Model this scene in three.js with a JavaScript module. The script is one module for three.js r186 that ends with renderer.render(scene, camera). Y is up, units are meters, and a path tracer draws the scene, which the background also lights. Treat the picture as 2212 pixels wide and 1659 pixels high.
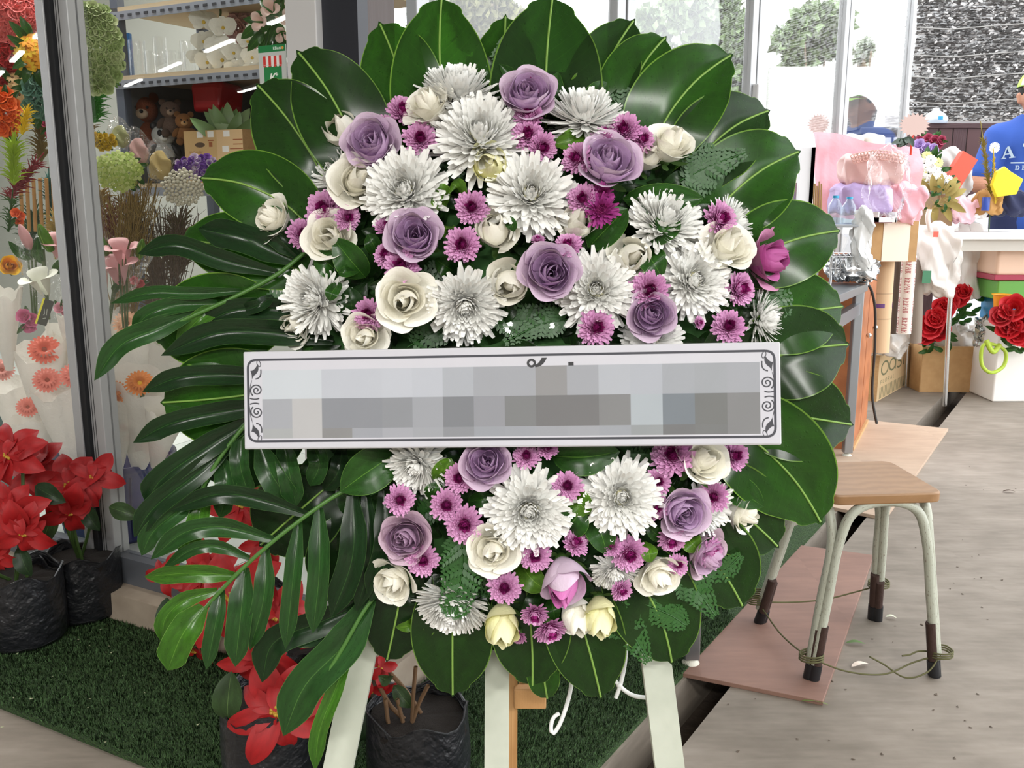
import * as THREE from 'three';
import { mergeGeometries } from 'three/addons/utils/BufferGeometryUtils.js';
import { RoundedBoxGeometry } from 'three/addons/geometries/RoundedBoxGeometry.js';
import { MarchingCubes } from 'three/addons/objects/MarchingCubes.js';
import { RectAreaLightUniformsLib } from 'three/addons/lights/RectAreaLightUniformsLib.js';

// ---------------------------------------------------------------- camera, sky, exposure
const FOCAL = 2050, PITCH = 11.5 * Math.PI / 180, EYE = 1.15, CX = 1106, CY = 829.5;
const scene = new THREE.Scene();
const camera = new THREE.PerspectiveCamera(2 * Math.atan(829.5 / FOCAL) * 180 / Math.PI, 2212 / 1659, 0.05, 200);
camera.position.set(0, EYE, 0);
camera.rotation.set(-PITCH, 0, 0);
scene.background = new THREE.Color().setRGB(0.97, 1.0, 1.03);   // even overcast daylight
scene.backgroundIntensity = 3.6;
const renderer = new THREE.WebGLRenderer({ antialias: true });
renderer.toneMapping = THREE.LinearToneMapping;
renderer.toneMappingExposure = 1.12;
renderer.shadowMap.enabled = true;
RectAreaLightUniformsLib.init();

// ---------------------------------------------------------------- helpers
const V = (x = 0, y = 0, z = 0) => new THREE.Vector3(x, y, z);
let seed = 7;
const rnd = () => { seed = (seed * 1664525 + 1013904223) >>> 0; return seed / 4294967296; };
const rr = (a, b) => a + (b - a) * rnd();
const lerp = (a, b, t) => a + (b - a) * t;
function ray(px, py) {
  const X = (px - CX) / FOCAL, Y = -(py - CY) / FOCAL, c = Math.cos(PITCH), s = Math.sin(PITCH);
  return V(X, Y * c - s, -c - Y * s);
}
const atY = (px, py, y = 0) => { const d = ray(px, py); return V(0, EYE, 0).addScaledVector(d, (y - EYE) / d.y); };
const atZ = (px, py, z) => { const d = ray(px, py); return V(0, EYE, 0).addScaledVector(d, z / d.z); };
const used = {};
function numbered(n) { used[n] = (used[n] ?? -1) + 1; return used[n] ? n + '_' + String(used[n]).padStart(3, '0') : n; }
function prep(o) { o.castShadow = true; o.receiveShadow = true; return o; }
function thing(name, label, category, pos = V(), group) {
  const o = new THREE.Group(); o.name = numbered(name); o.position.copy(pos); scene.add(o);
  o.userData = { label, category }; if (group) o.userData.group = group;
  return o;
}
function part(name, geo, mat, parent, label) {
  const m = prep(new THREE.Mesh(geo, mat)); m.name = name; parent.add(m);
  if (label) m.userData.label = label;
  return m;
}
function solo(name, geo, mat, label, category, group) {
  const m = prep(new THREE.Mesh(geo, mat)); m.name = numbered(name); scene.add(m);
  m.userData = { label, category }; if (group) m.userData.group = group;
  return m;
}
function struct(name, geo, mat, label, category = 'building part') {
  const m = prep(new THREE.Mesh(geo, mat)); m.name = name; scene.add(m);
  m.userData = { kind: 'structure', label, category };
  return m;
}
function copyOf(o, label) {
  const c = o.clone(); c.name = numbered(o.name.replace(/_\d{3}$/, '')); c.userData = { ...o.userData };
  if (label) c.userData.label = label;
  scene.add(c); return c;
}
const clean = (g) => { g = g.index ? g.toNonIndexed() : g; for (const k of Object.keys(g.attributes)) if (!['position', 'normal', 'uv', 'color'].includes(k)) g.deleteAttribute(k); return g; };
function merge(list) {
  list = list.map(clean); const col = list.some(g => g.attributes.color);
  for (const g of list) {
    const n = g.attributes.position.count;
    if (col && !g.attributes.color) g.setAttribute('color', new THREE.BufferAttribute(new Float32Array(n * 3).fill(1), 3));
    if (!g.attributes.uv) g.setAttribute('uv', new THREE.BufferAttribute(new Float32Array(n * 2), 2));
  }
  return mergeGeometries(list);
}
const box = (w, h, d, x = 0, y = 0, z = 0, r = 0) => { const g = r ? new RoundedBoxGeometry(w, h, d, 2, r) : new THREE.BoxGeometry(w, h, d); g.translate(x, y, z); return g; };
const cyl = (r0, r1, h, x = 0, y = 0, z = 0, n = 16, open = false) => { const g = new THREE.CylinderGeometry(r0, r1, h, n, 1, open); g.translate(x, y, z); return g; };
const ball = (r, x = 0, y = 0, z = 0, n = 12) => { const g = new THREE.SphereGeometry(r, n, Math.max(6, n * 0.7 | 0)); g.translate(x, y, z); return g; };
function tube(pts, r, seg = 24, rad = 7, closed = false) { return new THREE.TubeGeometry(new THREE.CatmullRomCurve3(pts, closed), seg, r, rad, closed); }
function bar(a, b, w, d, up = V(0, 0, 1)) {     // square bar from a to b
  const g = new THREE.BoxGeometry(w, a.distanceTo(b), d), y = b.clone().sub(a).normalize(), x = y.clone().cross(up).normalize(), z = x.clone().cross(y);
  g.applyMatrix4(new THREE.Matrix4().makeBasis(x, y, z).setPosition(a.clone().add(b).multiplyScalar(0.5)));
  return g;
}
function rod(a, b, r0, r1 = r0, n = 8) {
  const g = new THREE.CylinderGeometry(r1, r0, a.distanceTo(b), n), q = new THREE.Quaternion().setFromUnitVectors(V(0, 1, 0), b.clone().sub(a).normalize());
  g.applyQuaternion(q); const c = a.clone().add(b).multiplyScalar(0.5); g.translate(c.x, c.y, c.z); return g;
}
const lathe = (p, n = 24) => new THREE.LatheGeometry(p.map(q => new THREE.Vector2(q[0], q[1])), n);
function tint(g, r, gg, b) { const n = g.attributes.position.count, a = new Float32Array(n * 3); for (let i = 0; i < n; i++) { a[i * 3] = r; a[i * 3 + 1] = gg; a[i * 3 + 2] = b; } g.setAttribute('color', new THREE.BufferAttribute(a, 3)); return g; }
function jitter(g, amt, f = 20) { const p = g.attributes.position; for (let i = 0; i < p.count; i++) { const x = p.getX(i), y = p.getY(i), z = p.getZ(i); p.setXYZ(i, x + amt * Math.sin(f * y + 3 * f * z + 1), y + amt * Math.sin(f * z * 1.3 + f * 2 * x + 2), z + amt * Math.sin(f * 1.7 * x + f * y + 4)); } g.computeVertexNormals(); return g; }
// strip surface along a path: width(s) half-width, normal n0, V-fold and cross waves
function strip(path, width, n0, { na = 4, nl = 12, fold = 0.2, wave = 0, ph = 0, curve = true } = {}) {
  const c = path.length > 2 || !curve ? new THREE.CatmullRomCurve3(path) : new THREE.LineCurve3(path[0], path[1]);
  const P = [], UV = [], I = [], p = V(), t = V();
  for (let i = 0; i <= nl; i++) {
    const s = i / nl; c.getPoint(s, p); c.getTangent(s, t);
    const S = t.clone().cross(n0).normalize(), N = S.clone().cross(t).normalize(), w = width(s);
    for (let j = 0; j <= na; j++) {
      const a = j / na * 2 - 1, z = fold * Math.abs(a) * w + wave * w * Math.sin(7 * s + ph + (a > 0 ? 2 : 0)) * a * a;
      P.push(p.x + S.x * a * w + N.x * z, p.y + S.y * a * w + N.y * z, p.z + S.z * a * w + N.z * z); UV.push(j / na, s);
      if (i && j) { const q = i * (na + 1) + j; I.push(q - na - 2, q - na - 1, q, q - na - 2, q, q - 1); }
    }
  }
  const g = new THREE.BufferGeometry();
  g.setAttribute('position', new THREE.Float32BufferAttribute(P, 3)); g.setAttribute('uv', new THREE.Float32BufferAttribute(UV, 2)); g.setIndex(I); g.computeVertexNormals();
  return g;
}
const lance = (w, p = 0.75, peak = 0.42) => (s) => w * Math.pow(Math.max(0, Math.sin(Math.PI * Math.pow(s, Math.log(0.5) / Math.log(peak)))), p) + 0.0002;
// ---------------------------------------------------------------- procedural textures
function lattice(n, s) { const a = new Float32Array(n * n); let q = s * 9301 + 49297; for (let i = 0; i < n * n; i++) { q = (q * 1103515245 + 12345) >>> 0; a[i] = ((q >>> 8) & 65535) / 65535; } return a; }
function noiseField(size, cells, s) {   // tileable value noise
  const L = lattice(cells, s), o = new Float32Array(size * size);
  for (let y = 0; y < size; y++) for (let x = 0; x < size; x++) {
    const fx = x / size * cells, fy = y / size * cells, x0 = fx | 0, y0 = fy | 0; let u = fx - x0, v = fy - y0; u = u * u * (3 - 2 * u); v = v * v * (3 - 2 * v);
    const x1 = (x0 + 1) % cells, y1 = (y0 + 1) % cells;
    o[y * size + x] = (L[y0 * cells + x0] * (1 - u) + L[y0 * cells + x1] * u) * (1 - v) + (L[y1 * cells + x0] * (1 - u) + L[y1 * cells + x1] * u) * v;
  }
  return o;
}
function fbm(size, c0, oct, s) { const o = new Float32Array(size * size); let a = 0.5, tot = 0; for (let k = 0; k < oct; k++) { const f = noiseField(size, c0 << k, s + k); for (let i = 0; i < o.length; i++) o[i] += f[i] * a; tot += a; a *= 0.55; } for (let i = 0; i < o.length; i++) o[i] /= tot; return o; }
function texture(w, h, fn, srgb = true) {
  const d = new Uint8Array(w * h * 4);
  for (let y = 0; y < h; y++) for (let x = 0; x < w; x++) { const c = fn(x, y), k = (y * w + x) * 4; d[k] = c[0]; d[k + 1] = c[1]; d[k + 2] = c[2]; d[k + 3] = 255; }
  const t = new THREE.DataTexture(d, w, h); t.wrapS = t.wrapT = THREE.RepeatWrapping; t.magFilter = THREE.LinearFilter; t.minFilter = THREE.LinearMipmapLinearFilter; t.generateMipmaps = true;
  if (srgb) t.colorSpace = THREE.SRGBColorSpace; t.needsUpdate = true; return t;
}
const gray = (f, size) => texture(size, size, (x, y) => { const v = f[y * size + x] * 255; return [v, v, v]; }, false);
const nz = fbm(256, 8, 4, 3), nzFine = fbm(256, 32, 3, 11), nzBig = fbm(256, 3, 5, 21);
const bumpNoise = gray(nz, 256), bumpFine = gray(nzFine, 256);
const rep = (t, x, y = x) => { const c = t.clone(); c.repeat.set(x, y); c.needsUpdate = true; return c; };
const std = (color, roughness = 0.6, o = {}) => new THREE.MeshStandardMaterial({ color, roughness, side: THREE.DoubleSide, ...o });
const phy = (color, roughness, o = {}) => new THREE.MeshPhysicalMaterial({ color, roughness, side: THREE.DoubleSide, ...o });
function mottled(size, a, b, field, pow = 1) { return texture(size, size, (x, y) => { const v = Math.pow(field[y * size + x], pow); return [0, 1, 2].map(k => lerp(a[k], b[k], v)); }); }
function canvasTex(w, h, draw) { const c = document.createElement('canvas'); c.width = w; c.height = h; draw(c.getContext('2d'), w, h); const t = new THREE.CanvasTexture(c); t.colorSpace = THREE.SRGBColorSpace; return t; }
// uv in metres for box-like solids (dominant axis)
function metric(g, k = 1) { g = clean(g); g.computeVertexNormals(); const p = g.attributes.position, n = g.attributes.normal, u = new Float32Array(p.count * 2); for (let i = 0; i < p.count; i++) { const ax = Math.abs(n.getX(i)), ay = Math.abs(n.getY(i)), az = Math.abs(n.getZ(i)); const [a, b] = ay > ax && ay > az ? [p.getX(i), p.getZ(i)] : ax > az ? [p.getZ(i), p.getY(i)] : [p.getX(i), p.getY(i)]; u[i * 2] = a * k; u[i * 2 + 1] = b * k; } g.setAttribute('uv', new THREE.BufferAttribute(u, 2)); return g; }

// ---------------------------------------------------------------- shared materials
const M = {
  alu: std(0xb9bbbd, 0.42, { metalness: 0.35, bumpMap: rep(bumpFine, 4), bumpScale: 0.0002 }),
  aluWhite: std(0xc9c8c8, 0.5),
  gasket: std(0x16181c, 0.7),
  chrome: std(0xd8dadc, 0.18, { metalness: 1 }),
  steel: std(0x9a9da0, 0.35, { metalness: 0.9 }),
  glass: new THREE.MeshPhysicalMaterial({ color: 0xffffff, roughness: 0.0, transmission: 1, thickness: 0, ior: 1.5, side: THREE.DoubleSide }),
  film: new THREE.MeshPhysicalMaterial({ color: 0xffffff, roughness: 0.08, transmission: 1, thickness: 0, ior: 1.45, bumpMap: rep(bumpNoise, 2), bumpScale: 0.01, side: THREE.DoubleSide }),
  soil: std(0x2a2018, 0.95, { bumpMap: rep(bumpFine, 6), bumpScale: 0.01 }),
  black: std(0x15161a, 0.5),
  kraft: std(0xffffff, 0.85, { map: mottled(256, [176, 138, 92], [196, 158, 110], nzFine), bumpMap: bumpFine, bumpScale: 0.0003 }),
  whitePaper: phy(0xf1eee6, 0.75, { transmission: 0.25, thickness: 0, bumpMap: rep(bumpNoise, 2), bumpScale: 0.002 }),
  stem: std(0x3f5a26, 0.6), woodStem: std(0x6d5238, 0.8, { bumpMap: bumpNoise, bumpScale: 0.002 }),
};
// ================================================================ SETTING
const tL = -4.3;
const K0 = V(-1.12, 0, -2.419), U = V(0.879, 0, 0.477).normalize(), INW = V(U.z, 0, -U.x);      // shopfront line, along it, and into the shop
const SH = (t, y, q) => K0.clone().addScaledVector(U, t).addScaledVector(INW, q).setY(y);
function shopPix(px, py, q) { const p0 = SH(0, 0, q), d = ray(px, py), o = V(0, EYE, 0); const k = p0.clone().sub(o).dot(INW) / d.dot(INW); return o.addScaledVector(d, k); }
const tOf = (px, py, q) => shopPix(px, py, q).sub(K0).dot(U);
const shopTurn = Math.atan2(-U.z, U.x);
const inShop = (g) => { g.applyMatrix4(new THREE.Matrix4().makeRotationY(shopTurn).setPosition(K0)); return g; };    // x along the front, z towards the street (q = -z)
const sbox = (t0, t1, y0, y1, q0, q1, r = 0) => inShop(box(t1 - t0, y1 - y0, Math.abs(q1 - q0), (t0 + t1) / 2, (y0 + y1) / 2, -(q0 + q1) / 2, r));
const concreteMap = (() => {
  const big = nzBig, mid = nz, fine = nzFine, S = 512;
  return texture(S, S, (x, y) => {
    const i = (y >> 1) * 256 + (x >> 1), k = ((y * 3) % 256) * 256 + (x % 256), st = fine[((y * 2) % 256) * 256 + ((x >> 2) % 256)];
    const sk = mid[((y * 7) % 256) * 256 + ((x >> 2) % 256)]; let v = 0.54 * big[i] + 0.26 * mid[k] + 0.13 * st + 0.07 * sk; v = 0.5 + (v - 0.5) * 1.7;
    return [lerp(118, 186, v), lerp(110, 177, v), lerp(99, 167, v)];
  });
})();
const concrete = std(0xe2deda, 0.72, { map: rep(concreteMap, 0.7), bumpMap: rep(bumpNoise, 1.2), bumpScale: 0.004 });
const concreteOut = std(0xe2deda, 0.85, { map: rep(concreteMap, 0.25), bumpMap: rep(bumpNoise, 1), bumpScale: 0.004 });
// floor slab with a narrow open gutter
const gA = V(2.646, 0, -5.402), gDir = V(-2.197, 0, 3.451).normalize(), gSide = V(gDir.z * -1, 0, gDir.x);   // gSide points to the left of the gutter edge
const gut = (s, w) => gA.clone().addScaledVector(gDir, s).addScaledVector(gSide, w);
{
  const sh = new THREE.Shape([[-20, 7], [9, 7], [9, -9.5], [-20, -9.5]].map(([x, z]) => new THREE.Vector2(x, -z)));
  const c = [gut(-0.6, 0), gut(5.2, 0), gut(5.2, 0.105), gut(-0.6, 0.105)].map(p => new THREE.Vector2(p.x, -p.z));
  sh.holes.push(new THREE.Path(c));
  const g = new THREE.ExtrudeGeometry(sh, { depth: 0.14, bevelEnabled: false }); g.rotateX(-Math.PI / 2); g.translate(0, -0.14, 0);
  struct('floor', metric(g), concrete, 'worn grey concrete floor with stains and a narrow gutter', 'floor');
  const b = bar(gut(-0.6, 0.052).setY(-0.13), gut(5.2, 0.052).setY(-0.13), 0.12, 0.02, V(0, 1, 0));
  struct('floor_gutter_bottom', metric(b), std(0x4a3f36, 0.95, { bumpMap: rep(bumpNoise, 3), bumpScale: 0.01 }), 'dark brown bottom of the floor gutter', 'gutter');  // gutter bottom in a darker brown than the slab
}
struct('ground_outside', metric(box(60, 0.1, 40, 0, -0.2, -29.6)), concreteOut, 'pale sunlit ground outside the windows', 'ground');
// ceiling of the market hall
struct('ceiling', box(22, 0.12, 10.7, -8.4, 3.06, 1.65), std(0x77756f, 0.9), 'grey ceiling of the market hall', 'ceiling');
struct('wall_left', box(0.15, 3.1, 13, -19.3, 1.5, 0.5), std(0x6f6b64, 0.9), 'plain grey far wall of the market hall', 'wall');
struct('wall_back', box(23, 3.1, 0.15, -7.8, 1.5, 6.9), std(0x5e5a53, 0.9), 'plain wall of the market hall behind the viewer', 'wall');
struct('wall_right', box(0.15, 3.1, 6.2, 3.6, 1.5, 3.9), std(0x6f6b64, 0.9), 'plain right wall of the market hall', 'wall');
// kerb and shopfront
const kerbMat = std(0xffffff, 0.85, { map: rep(mottled(256, [142, 128, 112], [178, 164, 146], nz), 2), bumpMap: bumpNoise, bumpScale: 0.003 });
struct('trim_1', metric(sbox(tL, 0.95, -0.01, 0.085, 0, 0.16)), kerbMat, 'raised concrete kerb under the shop window', 'kerb');
const GQ = 0.09;     // depth of the glass behind the kerb face
const tB0 = tOf(240, 1215, GQ), tJ = tOf(650, 60, GQ);
struct('window_1', merge([sbox(tL, tJ, 0.085, 0.16, GQ - 0.025, GQ + 0.025), sbox(tL, tJ + 0.2, 2.45, 2.55, GQ - 0.03, GQ + 0.03)]), std(0x6b6f76, 0.45, { metalness: 0.4 }), 'grey aluminium bottom rail and head of the shop window', 'window frame');
{
  const a0 = tOf(205, 1150, GQ), a1 = tOf(221, 1150, GQ), b0 = tOf(232, 1150, GQ), b1 = tOf(258, 1150, GQ);
  const g = new THREE.Group(); g.name = 'window_2'; g.userData = { kind: 'structure', label: 'pair of silver aluminium stiles where the sliding shop doors meet', category: 'window frame' }; scene.add(g);
  part('stile', sbox(a0, a1, 0.1, 2.45, GQ - 0.035, GQ + 0.02, 0.003), M.alu, g);
  part('stile', sbox(b0, b1, 0.1, 2.45, GQ - 0.02, GQ + 0.03, 0.003), M.alu, g);
  part('seal', sbox(a1, b0, 0.1, 2.45, GQ - 0.03, GQ + 0.01), M.gasket, g, 'black rubber seal');
  for (const px of [236, 241]) { const c = tOf(px, 1150, GQ); part('groove', sbox(c, c + 0.0018, 0.1, 2.45, GQ - 0.0206, GQ - 0.018), M.gasket, g, 'thin dark groove'); }
  part('pane', sbox(tL, a0, 0.16, 2.45, GQ - 0.012, GQ - 0.006), M.glass, g, 'clear glass pane');
  part('pane', sbox(b1, tJ, 0.16, 2.45, GQ + 0.004, GQ + 0.01), M.glass, g, 'clear glass pane');
  const j1 = tOf(716, 60, GQ), j2 = tOf(792, 60, GQ);
  struct('trim_2', merge([sbox(tJ, j1, 0.085, 2.55, GQ - 0.05, GQ + 0.06, 0.003)]), M.aluWhite, 'pale grey jamb at the end of the shop window', 'jamb');
  struct('trim_3', sbox(j1, j2, 0, 2.9, GQ - 0.03, GQ + 0.005), std(0x23252d, 0.4), 'near-black steel post beside the shop window', 'post');
  struct('trim_4', sbox(j2 - 0.08, j2, 0, 2.9, GQ + 0.005, GQ + 0.1), std(0x67605f, 0.85, { bumpMap: bumpNoise, bumpScale: 0.002 }), 'grey-brown rendered return beside the black post', 'post');
}
// shop room
const tR = 0.78;
struct('wall_shop_back', sbox(tL, -1.0, 0, 2.7, 2.5, 2.6), std(0x9a9c95, 0.8), 'pale grey back wall inside the flower shop', 'wall');
struct('wall_shop_left', sbox(tL, tL + 0.1, 0, 2.7, GQ, 2.5), std(0x9a9c95, 0.8), 'pale side wall inside the flower shop', 'wall');
struct('wall_shop_right', bar(SH(0.72, 1.35, 0.16), SH(-1.05, 1.35, 2.5), 0.06, 2.7, V(0, 1, 0)), std(0xa9aaa6, 0.8), 'pale end wall inside the flower shop', 'wall');
struct('ceiling_shop', sbox(tL, tR, 2.7, 2.8, -0.05, 2.6), std(0xe2e2dd, 0.9), 'white ceiling inside the flower shop', 'ceiling');
{
  const g = new THREE.Group(); g.name = 'floor_shop'; g.userData = { kind: 'structure', label: 'white tiled floor inside the flower shop', category: 'floor' }; scene.add(g);
  const bs = new THREE.Shape([SH(tL, 0, 0.13), SH(0.72, 0, 0.13), SH(-1.05, 0, 2.5), SH(tL, 0, 2.5)].map(p => new THREE.Vector2(p.x, -p.z))), bg = new THREE.ExtrudeGeometry(bs, { depth: 0.075, bevelEnabled: false }); bg.rotateX(-Math.PI / 2);
  part('bed', bg, std(0x9aa09c, 0.9), g, 'grey tile joints');
  const mats = [std(0xdfe6e2, 0.25), std(0xd6ded9, 0.25), std(0xe4eae6, 0.25)];
  for (let i = 0; i < 12; i++) for (let k = 0; k < 6; k++) if (tL + 0.5 + i * 0.4 < 0.72 - 0.74 * k * 0.4) part('tile', sbox(tL + 0.1 + i * 0.4, tL + 0.1 + i * 0.4 + 0.396, 0.07, 0.085, 0.13 + k * 0.4, Math.min(2.5, 0.13 + k * 0.4 + 0.396)), mats[(i * 5 + k * 3) % 3], g);
}
// lamps: shop ceiling battens and the rows of the hall
const lampMat = new THREE.MeshStandardMaterial({ color: 0xffffff, emissive: new THREE.Color().setRGB(1, 0.99, 0.95), emissiveIntensity: 9 });
function batten(pos, turn, label, group, power, w = 1.2, d = 0.12) {
  const t = thing('fluorescent_batten', label, 'ceiling lamp', pos, group); t.rotation.y = turn;
  part('housing', box(w + 0.04, 0.05, d + 0.05, 0, 0.035, 0, 0.008), std(0xe8e8e6, 0.5), t);
  part('tube', box(w, 0.012, d, 0, 0.004, 0, 0.004), lampMat, t, 'glowing white tube');
  const l = new THREE.RectAreaLight(new THREE.Color().setRGB(1, 0.98, 0.94), power, w, d); l.position.set(0, -0.012, 0); l.rotation.x = -Math.PI / 2; t.add(l);
}
for (const [t, q] of [[-2.8, 1.0], [-1.9, 0.6], [-1.5, 1.7], [-0.5, 0.6]]) batten(SH(t, 2.63, q), shopTurn, 'white fluorescent batten on the flower shop ceiling', 'battens on the shop ceiling', 42);
for (const [x, z] of [[-2.2, 1.6], [0.1, 2.4], [2.1, 1.8], [-1.2, 4.2], [1.3, 4.2], ...[-8.5, -11, -13.5, -16].flatMap(x => [[x, -1.2], [x, 0.8], [x, 2.8]])]) batten(V(x, 2.95, z), 0, 'white fluorescent batten in rows on the market hall ceiling', 'battens on the hall ceiling', x > -5 ? 190 : 40, 1.2, x > -5 ? 0.12 : 0.06);
// glazed folding doors on the right
const P0 = V(-0.2655, 0, -2.6), PD = V(0.635, 0, -0.772).normalize(), PW = 1.0;
const onDoor = (g) => { g.applyMatrix4(new THREE.Matrix4().makeRotationY(Math.atan2(-PD.z, PD.x)).setPosition(P0)); return g; };
for (let k = 0; k < 4; k++) {
  const g = new THREE.Group(); g.name = 'door_' + (k + 1); g.userData = { kind: 'structure', label: ['first glazed folding door leaf beside the grey return', 'second glazed folding door leaf, with trees behind it', 'third glazed folding door leaf, with a white handle', 'last glazed folding door leaf beside the shade netting'][k], category: 'door' }; scene.add(g);
  const x0 = k * PW + 0.006, x1 = (k + 1) * PW - 0.006, sw = 0.05;
  part('stile', onDoor(box(sw, 2.4, 0.04, x0 + sw / 2, 1.25, 0, 0.004)), M.alu, g); part('stile', onDoor(box(sw, 2.4, 0.04, x1 - sw / 2, 1.25, 0, 0.004)), M.alu, g);
  part('rail', onDoor(box(x1 - x0 - 2 * sw, 0.1, 0.036, (x0 + x1) / 2, 0.1, 0, 0.004)), M.alu, g); part('rail', onDoor(box(x1 - x0 - 2 * sw, 0.08, 0.036, (x0 + x1) / 2, 2.41, 0, 0.004)), M.alu, g);
  part('pane', onDoor(box(x1 - x0 - 2 * sw, 2.24, 0.006, (x0 + x1) / 2, 1.26, 0)), M.glass, g, 'clear glass pane');
  part('seal', onDoor(box(0.011, 2.4, 0.02, x1 + 0.006, 1.25, 0)), M.gasket, g, 'black rubber seal');
  if (k === 1) { part('handle', onDoor(box(0.022, 0.13, 0.03, x1 - 0.025, 1.52, 0.035, 0.008)), M.aluWhite, g, 'white door handle'); part('lock_box', onDoor(box(0.07, 0.11, 0.05, x1 - 0.06, 1.29, 0.035, 0.006)), M.aluWhite, g, 'white lock box'); }
}
struct('trim_5', onDoor(merge([box(4 * PW + 0.1, 0.05, 0.1, 2 * PW, 0.02, 0), box(4 * PW + 0.1, 0.6, 0.12, 2 * PW, 2.76, 0)])), M.aluWhite, 'track and head of the glazed folding doors', 'door frame');
// ---------- turf mat
{
  const q1 = 0.0, c = (px, py) => { const p = atY(px, py).sub(K0); return [p.dot(U), -p.dot(INW)]; };   // t and distance in front of the kerb
  const [, dF] = c(160, 1596), rb = atY(1400, 1555), rb2 = atY(1330, 1659);
  const a = SH(-2.6, 0, -0.003), b = SH(-2.6, 0, -dF), e = gut(2.05, 0.2), far = gut(1.0, 0.2);
  // right side runs along the gutter
  const onEdge = (dist) => { let lo = 0, hi = 9; for (let i = 0; i < 40; i++) { const m = (lo + hi) / 2, p = gut(m, 0.112).sub(K0); (-p.dot(INW) < dist) ? lo = m : hi = m; } return gut(lo, 0.112); };
  const e1 = onEdge(dF), e0 = gut(2.6, 0.112), k1 = SH(0.97, 0, 0.3), k0 = SH(0.97, 0, -0.003);
  const poly = [a, b, e1, e0, k1, k0], sh = new THREE.Shape(poly.map(p => new THREE.Vector2(p.x, -p.z)));
  const g = new THREE.ExtrudeGeometry(sh, { depth: 0.012, bevelEnabled: false }); g.rotateX(-Math.PI / 2);
  const turf = thing('turf_mat', 'green artificial turf mat in front of the shop kerb', 'mat');
  part('backing', metric(g), std(0xffffff, 0.95, { map: rep(mottled(256, [38, 62, 26], [62, 92, 44], nzFine), 5), bumpMap: rep(bumpFine, 10), bumpScale: 0.01 }), turf);
  const bl = new THREE.BufferGeometry(); bl.setAttribute('position', new THREE.Float32BufferAttribute([-0.0011, 0, 0, 0.0011, 0, 0, 0.0008, 0.011, 0.003], 3)); bl.setAttribute('normal', new THREE.Float32BufferAttribute([0, 1, 0.2, 0, 1, 0.2, 0, 1, 0.2], 3));
  const N = 80000, im = new THREE.InstancedMesh(bl, std(0xffffff, 0.7), N), mt = new THREE.Matrix4(), qn = new THREE.Quaternion(), col = new THREE.Color();
  const inside = (x, z) => { let c = false; for (let i = 0, j = poly.length - 1; i < poly.length; j = i++) { const A = poly[i], B = poly[j]; if ((A.z > z) !== (B.z > z) && x < (B.x - A.x) * (z - A.z) / (B.z - A.z) + A.x) c = !c; } return c; };
  for (let i = 0; i < N; i++) {
    let p; do p = V(rr(-1.6, 0.6), 0.011, rr(-2.7, -1.2)); while (!inside(p.x, p.z));
    qn.setFromEuler(new THREE.Euler(rr(-0.5, 0.5), rr(0, 6.28), rr(-0.5, 0.5))); const s = rr(0.7, 1.2);
    im.setMatrixAt(i, mt.compose(p, qn, V(s, s, s))); const k = rr(0.75, 1.25); im.setColorAt(i, col.setRGB(0.075 * k, 0.165 * k, 0.05 * k));
  }
  im.name = 'turf_pile'; im.userData.kind = 'stuff'; prep(im); turf.add(im);
}
// ================================================================ WREATH on its easel
const WD = 1.38, WS = WD / FOCAL, WQ = new THREE.Quaternion().setFromEuler(new THREE.Euler(-PITCH, 0, 0));
const WO = V(0, EYE - WD * Math.sin(PITCH), -WD * Math.cos(PITCH));
const wp = (px, py, h = 0) => V((px - CX) * WS * (WD - h) / WD, (CY - py) * WS * (WD - h) / WD, h);       // place on the wreath, h metres proud of its back plane
const toWorld = (v) => v.clone().applyQuaternion(WQ).add(WO);
const mx = 1150, my = 760, mrx = 500, mry = 610;
const dome = (px, py) => { const a = (px - mx) / mrx, b = (py - my) / mry, r = 1 - a * a - b * b; return 0.012 + 0.075 * Math.sqrt(Math.max(0, r)); };
const wreath = thing('funeral_wreath', 'large funeral wreath of dark glossy leaves standing on a white easel', 'wreath', WO); wreath.quaternion.copy(WQ);
// leaf materials: vein pattern and pale margin belong to the leaf
const leafTex = (base, vein, edge, sv = 1) => texture(256, 512, (x, y) => {
  const a = Math.abs(x / 128 - 1), s = y / 512, n = nz[((y >> 1) % 256) * 256 + x], m = nzBig[((y >> 1) % 256) * 256 + x];
  const v = Math.abs(((s * 15 - a * 2.6) % 1 + 1) % 1 - 0.5), line = Math.max(0, 1 - v / 0.035) * 0.16 * sv * (1 - a * 0.4);
  let k = 0.78 + 0.3 * n + 0.35 * (m - 0.5), c = base.map(q => q * k);
  c = c.map((q, i) => lerp(q, vein[i], line)); if (a > 0.972) c = c.map((q, i) => lerp(q, edge[i], 0.8)); if (a < 0.022) c = c.map((q, i) => lerp(q, vein[i], 0.8));
  return c;
});
const dropBump = (() => {   // beads of water
  const S = 512, f = new Float32Array(S * S);
  let q = 99; const rn = () => { q = (q * 1664525 + 1013904223) >>> 0; return q / 4294967296; };
  for (let k = 0; k < 420; k++) { const cx = rn() * S, cy = rn() * S, r = 1.5 + 4.5 * rn() * rn(); for (let y = -7; y <= 7; y++) for (let x = -7; x <= 7; x++) { const d = Math.hypot(x, y) / r; if (d < 1) { const i = ((cy + y + S | 0) % S) * S + ((cx + x + S | 0) % S); f[i] = Math.max(f[i], Math.sqrt(1 - d * d) * r / 6); } } }
  for (let i = 0; i < f.length; i++) f[i] = 0.6 * f[i] + 0.4 * nz[((i / S | 0) % 256) * 256 + (i % S) % 256];
  return texture(S, S, (x, y) => { const v = Math.min(255, f[y * S + x] * 255); return [v, v, v]; }, false);
})();
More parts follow.
